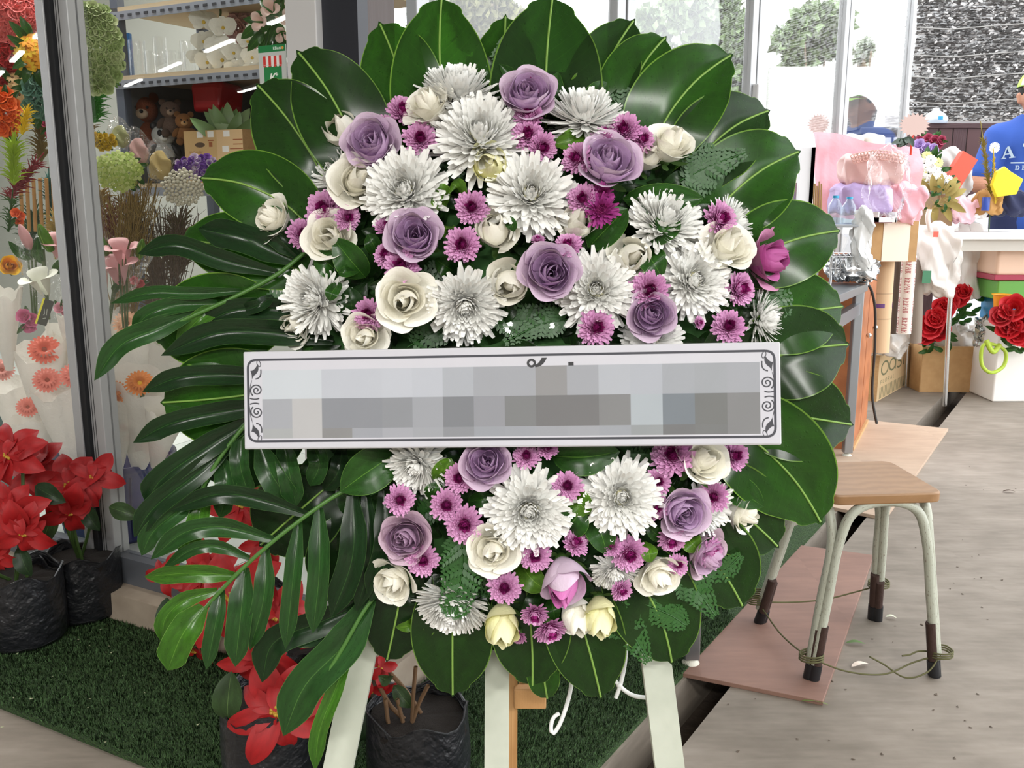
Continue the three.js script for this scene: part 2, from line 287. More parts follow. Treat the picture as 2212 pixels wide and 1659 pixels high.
const leafMat = (base, vein, edge, rough = 0.27, sv = 1) => phy(0xffffff, 0.7, { map: leafTex(base, vein, edge, sv), bumpMap: rep(dropBump, 1, 1.6), bumpScale: 0.0018, transmission: 0.28, thickness: 0, clearcoat: 0.6, clearcoatRoughness: rough * 0.7, specularIntensity: 0.2 });
const bigLeaf = [leafMat([27, 62, 12], [92, 140, 46], [124, 164, 66]), leafMat([38, 84, 14], [110, 156, 50], [132, 174, 66]), leafMat([20, 48, 14], [80, 128, 56], [112, 150, 70])];
const midribMat = std(0x7da24a, 0.45);
// collar of broad leaves: tip, base, width in wreath pixels, layer, material
const collar = [
  [955, -14, 1000, 400, 216, 0.03, 1, 0.06], [1092, 30, 1085, 330, 150, 0.012, 1, 0], [1195, -16, 1190, 400, 236, 0.036, 0, 0.04], [1372, 40, 1280, 320, 150, 0.022, 0, 0.10], [1440, 78, 1350, 300, 150, 0.028, 1, 0.12],
  [1584, 116, 1400, 360, 190, 0.035, 1, 0.12], [1664, 238, 1480, 400, 180, 0.026, 0, 0.12], [1730, 326, 1520, 500, 200, 0.03, 1, 0.10], [1816, 498, 1580, 580, 178, 0.034, 1, 0.06], [1824, 662, 1600, 690, 176, 0.026, 1, 0],
  [1836, 744, 1600, 800, 196, 0.03, 0, 0.06], [1844, 918, 1600, 880, 190, 0.024, 0, 0], [1776, 1135, 1530, 900, 220, 0.034, 1, 0.10], [1683, 1184, 1470, 1050, 190, 0.026, 0, 0.08], [1606, 1314, 1430, 1130, 190, 0.02, 0, 0.10],
  [1452, 1436, 1330, 1200, 190, 0.03, 0, 0.10], [1299, 1512, 1220, 1240, 166, 0.025, 0, 0.02], [1150, 1486, 1130, 1230, 170, 0.032, 0, 0.03], [978, 1506, 980, 1240, 172, 0.026, 0, 0], [835, 1430, 880, 1200, 150, 0.02, 2, 0.02], [1182, 1510, 1165, 1400, 70, 0.01, 1, 0],
  [818, 46, 880, 340, 176, 0.024, 1, -0.08], [640, 108, 790, 400, 188, 0.03, 0, -0.08], [553, 180, 720, 430, 190, 0.022, 0, -0.06], [430, 385, 680, 500, 160, 0.03, 1, -0.12], [385, 520, 660, 590, 150, 0.022, 1, -0.06],
  [318, 702, 600, 690, 200, 0.02, 1, 0], [346, 870, 620, 840, 206, 0.026, 1, 0.02], [420, 1010, 640, 930, 170, 0.014, 2, 0], [560, 1180, 720, 1040, 190, 0.01, 2, 0], [700, 1300, 800, 1120, 170, 0.012, 2, 0],
];
const broad = (w) => (s) => w * (s < 0.945 ? Math.pow(Math.sin(Math.PI * (0.10 + 0.90 * s / 0.945)), 0.62) : 0) + w * 0.15 * (s > 0.86 ? Math.min(1, (s - 0.86) / 0.07) * (1 - s) / 0.07 : 0) * 0.8 + 0.0003;
for (const [tx, ty, bx, by, w, h, m, bend] of collar) {
  const T = wp(tx, ty, h - 0.012), B = wp(bx, by, h + 0.01), mid = T.clone().lerp(B, 0.5), side = V(-(T.y - B.y), T.x - B.x, 0).normalize(), L = T.distanceTo(B);
  const q1 = B.clone().lerp(T, 0.33).addScaledVector(side, bend * L * 0.8).add(V(0, 0, 0.014)), q2 = B.clone().lerp(T, 0.7).addScaledVector(side, bend * L * 0.7).add(V(0, 0, 0.012));
  const g = strip([B, q1, q2, T], broad(w * WS / 2), V(0, 0, 1), { na: 8, nl: 44, fold: 0.16, wave: 0.07, ph: tx });
  const leaf = part('leaf', g, bigLeaf[m], wreath, 'broad glossy dark green leaf');
  const c = new THREE.CatmullRomCurve3([B, q1, q2, T]), pts = [0.02, 0.3, 0.6, 0.85, 0.97].map(s => c.getPoint(s).add(V(0, 0, 0.0012)));
  part('midrib', tube(pts, 0.0016, 14, 5), midribMat, leaf, 'pale green midrib');
}
// moss and foam body
{
  const P = [], I = [], n = 40, k = 14;
  for (let i = 0; i <= k; i++) for (let j = 0; j <= n; j++) { const r = i / k, a = j / n * 2 * Math.PI, px = mx + mrx * r * Math.cos(a), py = my + mry * r * Math.sin(a), v = wp(px, py, dome(px, py) - 0.014 + 0.006 * Math.sin(px * 0.13) * Math.cos(py * 0.11)); P.push(v.x, v.y, v.z); if (i && j) { const q = i * (n + 1) + j; I.push(q - n - 2, q - 1, q, q - n - 2, q, q - n - 1); } }
  const g = new THREE.BufferGeometry(); g.setAttribute('position', new THREE.Float32BufferAttribute(P, 3)); g.setIndex(I); g.computeVertexNormals(); g.setAttribute('uv', new THREE.Float32BufferAttribute(new Float32Array(P.length / 3 * 2), 2));
  part('foam_base', g, std(0x3a6632, 0.9, { bumpMap: rep(bumpFine, 10), bumpScale: 0.01 }), wreath, 'green floral foam body');
  const back = cyl(0.3, 0.3, 0.03, 0, 0, 0, 40); back.rotateX(Math.PI / 2); back.scale(1.05, 1.3, 1); const c = wp(mx, my, -0.005); back.translate(c.x, c.y, c.z); part('backing_board', back, std(0x5a4a34, 0.9), wreath);
}
// filler: small leaves scattered over the body (joined), then the leaves that can be told apart
const fillMats = [leafMat([32, 68, 22], [60, 100, 40], [60, 100, 40], 0.35), leafMat([44, 92, 26], [110, 160, 60], [120, 170, 70], 0.35), leafMat([92, 140, 34], [150, 190, 80], [160, 196, 90], 0.4)];
{
  const gs = [];
  for (let i = 0; i < 620; i++) {
    const a = rr(0, 6.283), r = Math.sqrt(rnd()) * 0.98, px = mx + mrx * r * Math.cos(a), py = my + mry * r * Math.sin(a), h = dome(px, py) - 0.012;
    const d = rr(0, 6.283), L = rr(0.03, 0.06), B = wp(px, py, h), T = B.clone().add(V(Math.cos(d) * L, Math.sin(d) * L, rr(-0.004, 0.022)));
    gs.push(strip([B, B.clone().lerp(T, 0.5).add(V(0, 0, 0.008)), T], lance(L * rr(0.16, 0.28)), V(rr(-0.4, 0.4), rr(-0.4, 0.4), 1).normalize(), { na: 2, nl: 6, fold: 0.3 }));
  }
  const m = part('small_leaves', merge(gs), fillMats[0], wreath, 'filler foliage between the flowers'); m.userData.kind = 'stuff';
}
const small = [ // base, tip, width, material, lift
  [600, 430, 588, 372, 22, 1], [640, 430, 600, 395, 18, 1], [700, 372, 652, 380, 26, 1, 0.01], [1150, 230, 1078, 138, 34, 1, 0.02], [1180, 260, 1205, 155, 44, 1, 0.02], [1235, 210, 1262, 155, 26, 2, 0.02], [1250, 240, 1312, 178, 46, 1, 0.02], [1215, 270, 1200, 225, 26, 1, 0.02],
  [1270, 290, 1195, 312, 44, 2, 0.05], [850, 260, 790, 250, 30, 1, 0.01], [905, 195, 878, 178, 20, 2, 0.01], [965, 445, 935, 420, 52, 2, 0.045], [990, 420, 975, 395, 40, 2, 0.04], [755, 520, 715, 515, 0.1, 1], [790, 600, 720, 515, 66, 1, 0.045], [735, 590, 680, 545, 54, 1, 0.045], [775, 585, 730, 590, 22, 1, 0.05],
  [735, 610, 712, 650, 28, 1, 0.06], [820, 560, 795, 505, 34, 1, 0.02], [985, 590, 940, 560, 40, 1, 0.01], [1010, 600, 1000, 570, 30, 1, 0.02], [1345, 430, 1520, 428, 62, 1, 0.05], [1270, 535, 1355, 450, 70, 1, 0.045], [1390, 520, 1470, 475, 56, 1, 0.06], [1395, 545, 1430, 600, 56, 1, 0.05],
  [1545, 690, 1575, 640, 50, 1, 0.02], [970, 500, 965, 488, 34, 2, 0.03], [765, 700, 755, 620, 60, 0, 0.03], [870, 970, 735, 1062, 88, 1, 0.04], [945, 1040, 975, 990, 48, 2, 0.045], [930, 1080, 945, 1040, 40, 1, 0.04], [1085, 1040, 1130, 1030, 52, 2, 0.04], [1010, 1085, 1075, 1075, 30, 1, 0.03],
  [1190, 985, 1340, 975, 72, 1, 0.045], [1230, 1060, 1275, 1110, 52, 2, 0.05], [1215, 1140, 1255, 1095, 62, 1, 0.05], [1270, 1100, 1312, 1198, 62, 1, 0.05], [1120, 1210, 1180, 1275, 52, 2, 0.03], [1395, 1170, 1405, 1215, 34, 2, 0.06], [1440, 1165, 1395, 1132, 28, 1, 0.04], [1480, 1155, 1510, 1190, 44, 2, 0.05],
  [1560, 1040, 1650, 1095, 62, 1, 0.04], [905, 1335, 855, 1355, 24, 2, 0.03], [940, 1330, 915, 1385, 24, 2, 0.03], [1190, 1290, 1200, 1340, 30, 1, 0.03], [960, 1060, 955, 1085, 26, 1, 0.03], [1560, 985, 1625, 995, 30, 2, 0.02],
  [1480, 250, 1440, 330, 26, 1, 0.01], [1430, 400, 1400, 440, 30, 0, 0.02], [1600, 560, 1640, 545, 40, 1, 0.02], [1300, 480, 1265, 540, 54, 0, 0.02], [870, 470, 905, 440, 34, 0, 0.01], [1090, 470, 1110, 500, 22, 1, 0.06], [1020, 480, 1080, 475, 28, 1, 0.02],
  [1560, 760, 1615, 640, 54, 0, 0],  [850, 700, 900, 735, 40, 0, 0.01], [1060, 690, 1120, 660, 40, 0, 0.01], [1340, 660, 1380, 700, 44, 1, 0.02], [640, 760, 690, 735, 36, 1, 0.02], [820, 1010, 850, 960, 40, 0, 0.02], [1640, 960, 1600, 1030, 40, 0, 0.01], [1330, 1140, 1370, 1170, 34, 0, 0.03],
];
for (const [bx, by, tx, ty, w, m, lift = 0.02] of small) {
  if (w < 1) continue;
  const h = dome((bx + tx) / 2, (by + ty) / 2) + lift - 0.006, B = wp(bx, by, h - 0.012), T = wp(tx, ty, h + 0.006), q = B.clone().lerp(T, 0.5).add(V(rr(-0.004, 0.004), rr(-0.004, 0.004), 0.012));
  part('leaf', strip([B, q, T], lance(w * WS / 2, 0.75, 0.45), V(rr(-0.25, 0.25), rr(-0.25, 0.25), 1).normalize(), { na: 4, nl: 12, fold: 0.25, wave: 0.08, ph: bx }), fillMats[m], wreath, m === 2 ? 'small lime green leaf' : undefined);
}
// fern sprigs
const fernMat = phy(0xffffff, 0.4, { map: mottled(128 * 2, [26, 66, 20], [48, 104, 34], nz), clearcoat: 0.2 });
function fern(pts, w, h0) {
  const path = pts.map(([x, y, dh = 0]) => wp(x, y, Math.max(dome(x, y), 0.046) + h0 + dh)), c = new THREE.CatmullRomCurve3(path), gs = [tube(path, 0.0011, 12, 4)], n = Math.max(9, Math.round(c.getLength() / 0.0075));
  for (let i = 1; i <= n; i++) for (const sd of [-1, 1]) {
    const s = i / (n + 0.5), p = c.getPoint(s), t = c.getTangent(s), S = t.clone().cross(V(0, 0, 1)).normalize().multiplyScalar(sd), L = w * WS * 0.5 * Math.pow(1 - s, 0.6) * (0.55 + 0.45 * Math.min(1, s * 5)) + 0.003;
    const dir = S.clone().multiplyScalar(0.85).addScaledVector(t, 0.5).add(V(0, 0, rr(-0.12, 0.25))).normalize();
    const m = Math.max(2, Math.round(L / 0.006));
    for (let k = 1; k <= m; k++) for (const s2 of [-1, 1]) {
      const b = p.clone().addScaledVector(dir, L * (k - 0.6) / m), l2 = Math.min(0.009, L * 0.42) * (1 - 0.65 * k / (m + 0.6)) + 0.002, S2 = dir.clone().cross(V(0, 0, 1)).normalize().multiplyScalar(s2);
      const e = b.clone().addScaledVector(S2, l2 * 0.75).addScaledVector(dir, l2 * 0.75);
      gs.push(strip([b, e], (q) => l2 * 0.3 * Math.sin(Math.PI * (0.12 + 0.86 * q)) + 0.0002, V(0, 0, 1), { na: 1, nl: 3, fold: 0 }));
    }
  }
  const f = part('fern_frond', merge(gs), fernMat, wreath, 'finely divided dark green fern frond');
}
for (const [pts, w, h] of [
  [[[1075, 215], [1080, 150], [1090, 85]], 74, 0.0], [[[1300, 270], [1360, 225], [1430, 190]], 90, 0.005], [[[1470, 390], [1530, 360], [1610, 330]], 96, 0.01], [[[1480, 420], [1520, 370], [1530, 310]], 90, 0.008], [[[1060, 690], [1150, 690], [1260, 650]], 80, 0.008], [[[1230, 690], [1170, 700], [1090, 740]], 70, 0.012],
  [[[980, 740], [930, 700], [880, 690]], 70, 0.012], [[[880, 750], [960, 700], [990, 650]], 64, 0.014], [[[990, 1140], [1000, 1220, 0.01], [985, 1300, 0.02], [975, 1330, 0.03]], 110, 0.035], [[[1040, 1180], [1060, 1230], [1050, 1290]], 74, 0.02], [[[1250, 1320], [1340, 1340], [1400, 1430]], 110, 0.0], [[[1380, 1300], [1450, 1330], [1480, 1350]], 80, 0.0],
  [[[1420, 1230], [1490, 1260], [1545, 1330]], 100, 0.004], [[[1640, 600], [1690, 590], [1710, 540]], 70, 0.0], [[[1600, 650], [1680, 640], [1700, 680]], 70, 0.004], [[[1290, 600], [1310, 540], [1350, 520]], 60, 0.012], [[[1350, 980], [1390, 1000], [1430, 990]], 70, 0.01], [[[1180, 1020], [1160, 1040], [1150, 1060]], 40, 0.02],
  [[[960, 560], [930, 620], [950, 680]], 60, 0.006], [[[930, 380], [960, 370], [1000, 380]], 60, 0.01], [[[1210, 340], [1190, 300], [1230, 270]], 50, 0.01], [[[620, 640], [590, 660], [570, 720]], 60, 0.0], [[[1500, 1200], [1560, 1230], [1600, 1200]], 70, 0.0], [[[900, 1110], [930, 1100], [960, 1060]], 60, 0.01], 
]) fern(pts, w, h);
// split philodendron leaves: stalk and leaflets
const frondMats = [leafMat([24, 56, 22], [60, 104, 44], [70, 110, 50], 0.3, 0), leafMat([42, 84, 34], [86, 130, 60], [96, 140, 70], 0.3, 0), leafMat([66, 116, 30], [110, 156, 60], [130, 170, 80], 0.3, 0)];
const blade = (w) => (s) => w * Math.min(1, 0.35 + 2.2 * s) * (s < 0.78 ? 1 : Math.max(0, 1 - Math.pow((s - 0.78) / 0.22, 1.35))) + 0.0003;
function frond(label, rach, lobes, h) {
  const f = new THREE.Group(); f.name = 'split_leaf'; f.userData.label = label; wreath.add(f);
  part('stalk', tube(rach.map(([x, y, d = 0]) => wp(x, y, h + d)), 0.0032, 30, 6), std(0x46702f, 0.4), f, 'ridged green stalk');
  for (const [pts, w, m = 0, dh = 0] of lobes) {
    const P = pts.map(([x, y], i) => wp(x, y, h + dh + 0.018 * Math.sin(Math.PI * 0.85 * i / (pts.length - 1)) - 0.012 * (i / (pts.length - 1))));
    part('leaflet', strip(P, blade(w * WS / 2), V(0, 0, 1), { na: 6, nl: 18, fold: 0.35, wave: 0.1, ph: pts[0][0] }), frondMats[m], f);
  }
}
frond('large split leaf sweeping down to the lower left of the wreath', [[800, 1040], [735, 1065, 0.01], [640, 1130, 0.014], [560, 1195, 0.014], [490, 1262, 0.01], [430, 1330, 0]], [
  [[[665, 1112], [560, 1078], [470, 1068], [366, 1104]], 38], [[[590, 1165], [480, 1138], [400, 1150], [326, 1208]], 40, 1], [[[540, 1205], [470, 1180], [420, 1185], [350, 1230]], 26, 1, -0.006], [[[510, 1243], [420, 1238], [312, 1246]], 36, 2], [[[470, 1275], [400, 1296], [358, 1335], [350, 1388]], 34, 2], [[[440, 1310], [395, 1370], [362, 1448]], 62, 2, 0.004],
  [[[480, 1270], [465, 1350], [446, 1446]], 34, 1], [[[530, 1225], [520, 1330], [508, 1440]], 50, 1], [[[575, 1185], [570, 1290], [540, 1404]], 40, 1, 0.004], [[[646, 1125], [632, 1260], [617, 1402]], 36, 1, 0.004], [[[690, 1098], [690, 1230], [676, 1368]], 44, 1, 0.004], [[[762, 1062], [762, 1200], [716, 1334]], 54, 0, 0.002], [[[830, 1060], [840, 1180], [800, 1300]], 60, 0, -0.006], [[[790, 1060], [800, 1200], [770, 1320]], 40, 0, -0.01],
], 0.07);
frond('split leaf reaching out left above the sign', [[660, 545], [600, 592, 0.01], [500, 645, 0.012], [400, 690, 0.008], [300, 738, 0]], [
  [[[600, 590], [480, 562], [380, 530], [298, 548]], 42], [[[520, 628], [420, 634], [330, 632], [240, 655]], 26, 1], [[[640, 565], [540, 520], [428, 494]], 60, 0, -0.004], [[[660, 555], [600, 500], [540, 468]], 64, 0, -0.008], [[[470, 655], [380, 660], [320, 680], [286, 720]], 36, 1], [[[430, 672], [340, 710], [262, 745], [204, 822]], 46, 1, 0.004],
  [[[700, 680], [600, 668], [500, 672], [418, 716]], 44, 0, 0], [[[720, 735], [600, 720], [470, 720], [348, 768]], 52, 0, 0.006], [[[590, 640], [560, 660], [520, 670]], 26, 0, 0.01], [[[480, 660], [430, 690], [380, 745]], 34, 2, -0.004],
], 0.05);
frond('split leaf fanning out left behind the sign', [[700, 800], [600, 850, 0.005], [520, 930, 0.01], [450, 1030, 0.01], [420, 1100, 0]], [
  [[[640, 815], [480, 810], [390, 815], [308, 846]], 42], [[[620, 870], [480, 890], [370, 915], [288, 956]], 44], [[[560, 900], [450, 965], [345, 1040], [316, 1090]], 52, 0], [[[500, 960], [430, 1020], [330, 1100], [290, 1160]], 48, 0, 0.002], [[[450, 1030], [400, 1090], [330, 1150], [306, 1200]], 42, 1, -0.004], [[[520, 930], [520, 1010], [540, 1075]], 40, 1, 0.004], [[[480, 990], [490, 1050], [475, 1120]], 44, 1, -0.002], [[[440, 1050], [430, 1120], [390, 1210]], 44, 2, -0.004],
  [[[560, 960], [590, 1030], [636, 1092]], 54, 1, 0.008], [[[610, 950], [625, 1020], [640, 1094]], 46, 1, 0.01], [[[670, 950], [690, 1000], [670, 1050]], 40, 1, 0.008], [[[740, 960], [730, 1020], [700, 1060]], 36, 0, 0],
], 0.045);
frond('drooping split leaf crossing the left easel leg', [[860, 1240], [800, 1300, 0.008], [740, 1400, 0.012], [680, 1500, 0.01]], [
  [[[800, 1290], [745, 1390], [660, 1480], [612, 1590]], 80, 1], [[[760, 1400], [720, 1500], [690, 1580], [680, 1665]], 34, 2], [[[800, 1300], [690, 1345], [590, 1390], [566, 1474]], 60, 0, -0.004], [[[740, 1350], [660, 1370], [600, 1350]], 50, 0, -0.01],
], 0.045);
// ================================================================ FLOWERS in the wreath
function aim(o, px, py, h, dx, dy, spin = 0, k = 1) {     // stand a flower on the wreath, its face leaning by (dx, dy)
  const d = V(dx, dy, 1).normalize(), q = WQ.clone().multiply(new THREE.Quaternion().setFromUnitVectors(V(0, 0, 1), d)).multiply(new THREE.Quaternion().setFromAxisAngle(V(0, 0, 1), spin));
  o.position.copy(toWorld(wp(px, py, h))); o.quaternion.copy(q); o.scale.setScalar(k); return o;
}
function petalStrip(b, dir, out, L, w, curl, c0, c1, nl = 5) {      // one floret: base, first direction, bend direction
  const P = [], C = [], I = [], p = b.clone(), d = dir.clone(), st = L / nl, side = dir.clone().cross(out).normalize();
  for (let i = 0; i <= nl; i++) {
    const s = i / nl, ww = w * (i === 0 ? 0.35 : Math.pow(Math.sin(Math.PI * (0.2 + 0.68 * Math.pow(s, 1.35))), 0.75)), N = side.clone().cross(d).normalize();
    for (let j = -1; j <= 1; j++) { const q = p.clone().addScaledVector(side, j * ww).addScaledVector(N, j ? 0.28 * ww : -0.12 * ww); P.push(q.x, q.y, q.z); const k = s > 0.55 ? 1 : 0; C.push(lerp(c0[0], c1[0], k), lerp(c0[1], c1[1], k), lerp(c0[2], c1[2], k)); }
    if (i) for (let j = 0; j < 2; j++) { const q = i * 3 + j; I.push(q - 3, q - 2, q + 1, q - 3, q + 1, q); }
    p.addScaledVector(d, st); d.addScaledVector(out, curl / nl).normalize();
  }
  const g = new THREE.BufferGeometry(); g.setAttribute('position', new THREE.Float32BufferAttribute(P, 3)); g.setAttribute('color', new THREE.Float32BufferAttribute(C, 3)); g.setIndex(I); g.computeVertexNormals(); return g;
}
function mumGeo(R, n, wide, c0, c1, ragged) {      // two-tone florets: eye colour c0, tip colour c1
  const gs = [];
  for (let i = 0; i < n; i++) {
    const q = (i + 0.5) / n, a = i * 2.39996 + rr(-0.15, 0.15), th = lerp(0.12, 1.62 + rr(-0.1, ragged), Math.pow(q, 0.8)), ra = V(Math.cos(a), Math.sin(a), 0);
    const dir = ra.clone().multiplyScalar(Math.sin(th)).add(V(0, 0, Math.cos(th))), up = V(0, 0, 1).multiplyScalar(Math.sin(th)).addScaledVector(ra, -Math.cos(th));
    const L = R * lerp(0.42, 0.95, Math.pow(q, 0.6)) * rr(0.9, 1.1 + ragged * 0.15), b = dir.clone().multiplyScalar(R * 0.12).add(V(0, 0, 0.02 * R));
        gs.push(petalStrip(b, dir, up, L, R * wide * rr(0.85, 1.15) * lerp(0.7, 1, q), lerp(0.85, rr(0.3, 0.65), Math.min(1, q * 1.8)), c0, q < 0.3 ? c0 : c1, 5));
  }
  return merge(gs);
}
const mumMat = phy(new THREE.Color().setRGB(0.95, 0.95, 0.92), 0.6);
const calyx = (r) => { const g = lathe([[0.001, -r * 0.75], [r * 0.25, -r * 0.7], [r * 0.42, -r * 0.35], [r * 0.46, -0.05 * r], [r * 0.2, 0]], 12); g.rotateX(Math.PI / 2); return g; };
const W1 = [1, 1, 1];
const MR = 0.054, mumProto = [0, 1, 2].map(k => mumGeo(MR, 330, 0.09, W1, W1, 0.25 + k * 0.2));
const mumCal = calyx(MR * 0.8), mumHeart = (() => { const gs = []; for (let i = 0; i < 44; i++) { const a = i * 2.4, r = 0.0015 * Math.sqrt(i); const g = ball(0.0019, 0, 0, 0, 6); g.scale(1, 1, 2.2); g.translate(r * Math.cos(a), r * Math.sin(a), MR * 0.42 - r * 0.45); gs.push(g); } return merge(gs); })();
const heartMat = std(0xeeeac6, 0.7), calMat = std(0x39591f, 0.6);
const mums = [ // x, y, r(px), lean x, lean y, lift
  [990, 215, 82, 0.15, 1.3, 0.025], [1038, 305, 92, 0.0, 0.35, 0.035], [1262, 262, 76, 0.1, 1.2, 0.03], [880, 418, 86, -0.15, 0.1, 0.035], [738, 390, 66, -0.6, 0.5, 0.02], [1146, 425, 84, 0.05, 0.1, 0.035], [1432, 488, 78, 0.25, 0.55, 0.035], [1572, 490, 58, 1.3, 0.35, 0.015],
  [688, 650, 74, -0.5, 0.0, 0.03], [1004, 655, 76, 0.1, -0.5, 0.03], [1288, 628, 78, -0.1, 0.0, 0.03], [1492, 608, 76, 0.2, 0.05, 0.035], [1640, 688, 62, 1.4, -0.1, 0.015], [1408, 735, 60, 0.0, 0.3, 0.02], [905, 1000, 62, -0.4, -0.6, 0.025], [1142, 1098, 86, 0.0, -0.1, 0.04], [1340, 1072, 78, 0.0, 0.0, 0.045],
  [1520, 1090, 60, 0.7, -0.3, 0.02], [980, 1298, 74, -0.3, -1.1, 0.03], [1326, 1228, 46, 0.1, -0.9, 0.03],
];
const mumLabels = ['white chrysanthemum turned up towards the top leaves above an open cream rose', 'widest white chrysanthemum, above the pale yellow rose bud', 'white chrysanthemum turned upward between two lilac roses near the top leaves', 'flat open white chrysanthemum with long petals between two lilac roses', 'white chrysanthemum half hidden behind an open cream rose', 'white chrysanthemum beside the pale yellow rose bud, above two cream buds', 'white chrysanthemum with a green leaf lying across its face', 'white chrysanthemum seen from the side behind a magenta button flower', 'white chrysanthemum beside the split leaf with small green leaves over it', 'white chrysanthemum hanging down just above the middle of the sign', 'white chrysanthemum touching the lilac rose above the sign', 'white chrysanthemum beside an open cream rose and a magenta button flower', 'white chrysanthemum facing the broad side leaves just above the sign end', 'white chrysanthemum half covered by the top edge of the sign', 'white chrysanthemum hanging out from under the lower edge of the sign', 'large white chrysanthemum above an open cream rose, below the sign', 'large round white chrysanthemum with a cream heart below the sign', 'white chrysanthemum behind a magenta button flower at the lower rim', 'white chrysanthemum with a fern frond hanging across it at the bottom', 'small white chrysanthemum tucked under a magenta button flower'];
mums.forEach(([x, y, r, lx, ly, lift], i) => {
  const t = thing('white_chrysanthemum', mumLabels[i], 'flower', V(), 'white chrysanthemums in the wreath');
  part('petals', mumProto[i % 3], mumMat, t); part('heart', mumHeart, heartMat, t, 'cream yellow centre'); part('calyx', mumCal, calMat, t);
  aim(t, x, y, dome(x, y) + lift, lx, ly, rr(0, 6), r * WS / MR * 1.02);
});
// button chrysanthemums
const BR = 0.023, btnProto = [0, 1].map(k => mumGeo(BR, 200, 0.125, [0.36, 0.02, 0.2], [0.76, 0.4, 0.66], 0.05)), btnCal = calyx(BR * 0.8);
const btnDark = mumGeo(BR, 90, 0.1, [0.3, 0.02, 0.17], [0.36, 0.04, 0.24], 0.2);
const btnMat = phy(0xffffff, 0.6, { vertexColors: true }), btnHeart = (() => { const g = ball(BR * 0.36, 0, 0, BR * 0.3, 12); g.scale(1, 1, 0.7); return g; })(), btnHeartMat = std(new THREE.Color().setRGB(0.26, 0.012, 0.13), 0.7);
const buttons = [
  [870, 245, 34, 0.2, 0.4], [908, 302, 34], [1148, 183, 34, 0, 0.7], [1143, 255, 30, -0.1, 0.6], [1140, 295, 32, 0, 0.2], [1168, 318, 30, 0.4, -0.3], [1350, 285, 34, -0.3, 0.2], [1384, 302, 26, 0.4, 0], [1250, 345, 32, -0.5, 0.1], [1308, 303, 30, 0, 1], [828, 272, 24, 0, 0.8],
  [705, 455, 40, -0.2, 0.1], [748, 470, 26, 0.6, -0.2], [650, 507, 31, 0.5, 0], [1020, 450, 33], [835, 497, 25, 0.3, 0.9], [1260, 433, 31, -0.2, 0.1], [1550, 475, 36, 0.5, 0.1], [1228, 536, 28, -0.2, 0.5], [1162, 520, 13, 0, 1], [1000, 530, 35], [838, 553, 26, -0.4, 0.2], [868, 578, 36],
  [1402, 627, 38], [1592, 625, 34, 0.6, 0], [798, 680, 33], [1285, 708, 36, 0.2, 0], [1573, 708, 34, -0.1, 0.2], [1508, 698, 13, 0.7, 0.2], [995, 1033, 30, -0.2, 0.1], [862, 1080, 30, 0.3, 0.1], [965, 1090, 32], [1003, 1130, 37], [1225, 1050, 30], [1420, 1040, 26], [1415, 1093, 27], [1543, 1072, 30, -0.4, 0],
  [1455, 988, 42, -0.3, 0.4], [1582, 985, 30, 0.3, 0.1], [1155, 1197, 33], [912, 1207, 33], [1090, 1268, 33, 0, 0.1], [1240, 1176, 27, 0.5, 0.7], [1357, 1193, 36, 0.1, -0.2], [1322, 1182, 22, -0.3, 0.6], [1155, 1322, 28, 0, -0.7], [1186, 1354, 34, 0.4, -0.9], [1120, 1370, 20, -0.5, -0.8], [1340, 1272, 23, 0.4, -0.3], [1450, 1162, 28, 0, -0.6], [1462, 1220, 22, 0.2, 0.2], [1137, 988, 26, 0, 0.4], [1180, 970, 22, 0.3, 0.5], [1530, 1190, 30, 0.9, -0.3],
];
function makeButton(name, label, group, geo) {
  const t = thing(name, label, 'flower', V(), group); part('petals', geo, btnMat, t); part('heart', btnHeart, btnHeartMat, t, 'deep purple centre'); part('calyx', btnCal, calMat, t); return t;
}
buttons.forEach(([x, y, r, lx = rr(-0.15, 0.15), ly = rr(-0.15, 0.15)], i) => aim(makeButton('button_chrysanthemum', 'small magenta button chrysanthemum with pale petal tips in the wreath', 'button chrysanthemums in the wreath', btnProto[i % 2]), x, y, dome(x, y) + 0.05, lx, ly, rr(0, 6), r * WS / BR * 1.04));
for (const [x, y, r] of [[1297, 455, 37], [1300, 420, 24]]) aim(makeButton('button_chrysanthemum', 'deep crimson-purple button chrysanthemum beside a cream rose bud', 'deep crimson-purple button chrysanthemums', btnDark), x, y, dome(x, y) + 0.055, 0.05, 0.05, 1, r * WS / BR);
// roses
function rosePetal(r0, hgt, span, lip, tall, seedPh) {     // patch of a bowl around +z
  const na = 10, nb = 8, P = [], I = [], UV = [];
  for (let i = 0; i <= nb; i++) for (let j = 0; j <= na; j++) {
    const b = i / nb, a = j / na * 2 - 1, ed = 1 - 0.22 * Math.pow(Math.abs(a), 3), bb = b * ed, phi = a * span * (0.45 + 0.55 * Math.sin(Math.min(1, b * 1.15) * Math.PI / 2));
    const r = r0 * (0.22 + 0.78 * Math.pow(Math.sin(Math.min(1, bb * tall) * Math.PI / 2), 0.8)) * (1 + lip * Math.pow(bb, 5) + 0.05 * Math.sin(a * 5 + seedPh) * bb), z = hgt * (bb - 0.32 * lip * Math.pow(bb, 7)) - 0.25 * hgt;
    P.push(r * Math.cos(phi), r * Math.sin(phi), z); UV.push(j / na, b);
    if (i && j) { const q = i * (na + 1) + j; I.push(q - na - 2, q - na - 1, q, q - na - 2, q, q - 1); }
  }
  const g = new THREE.BufferGeometry(); g.setAttribute('position', new THREE.Float32BufferAttribute(P, 3)); g.setAttribute('uv', new THREE.Float32BufferAttribute(UV, 2)); g.setIndex(I); g.computeVertexNormals(); return g;
}
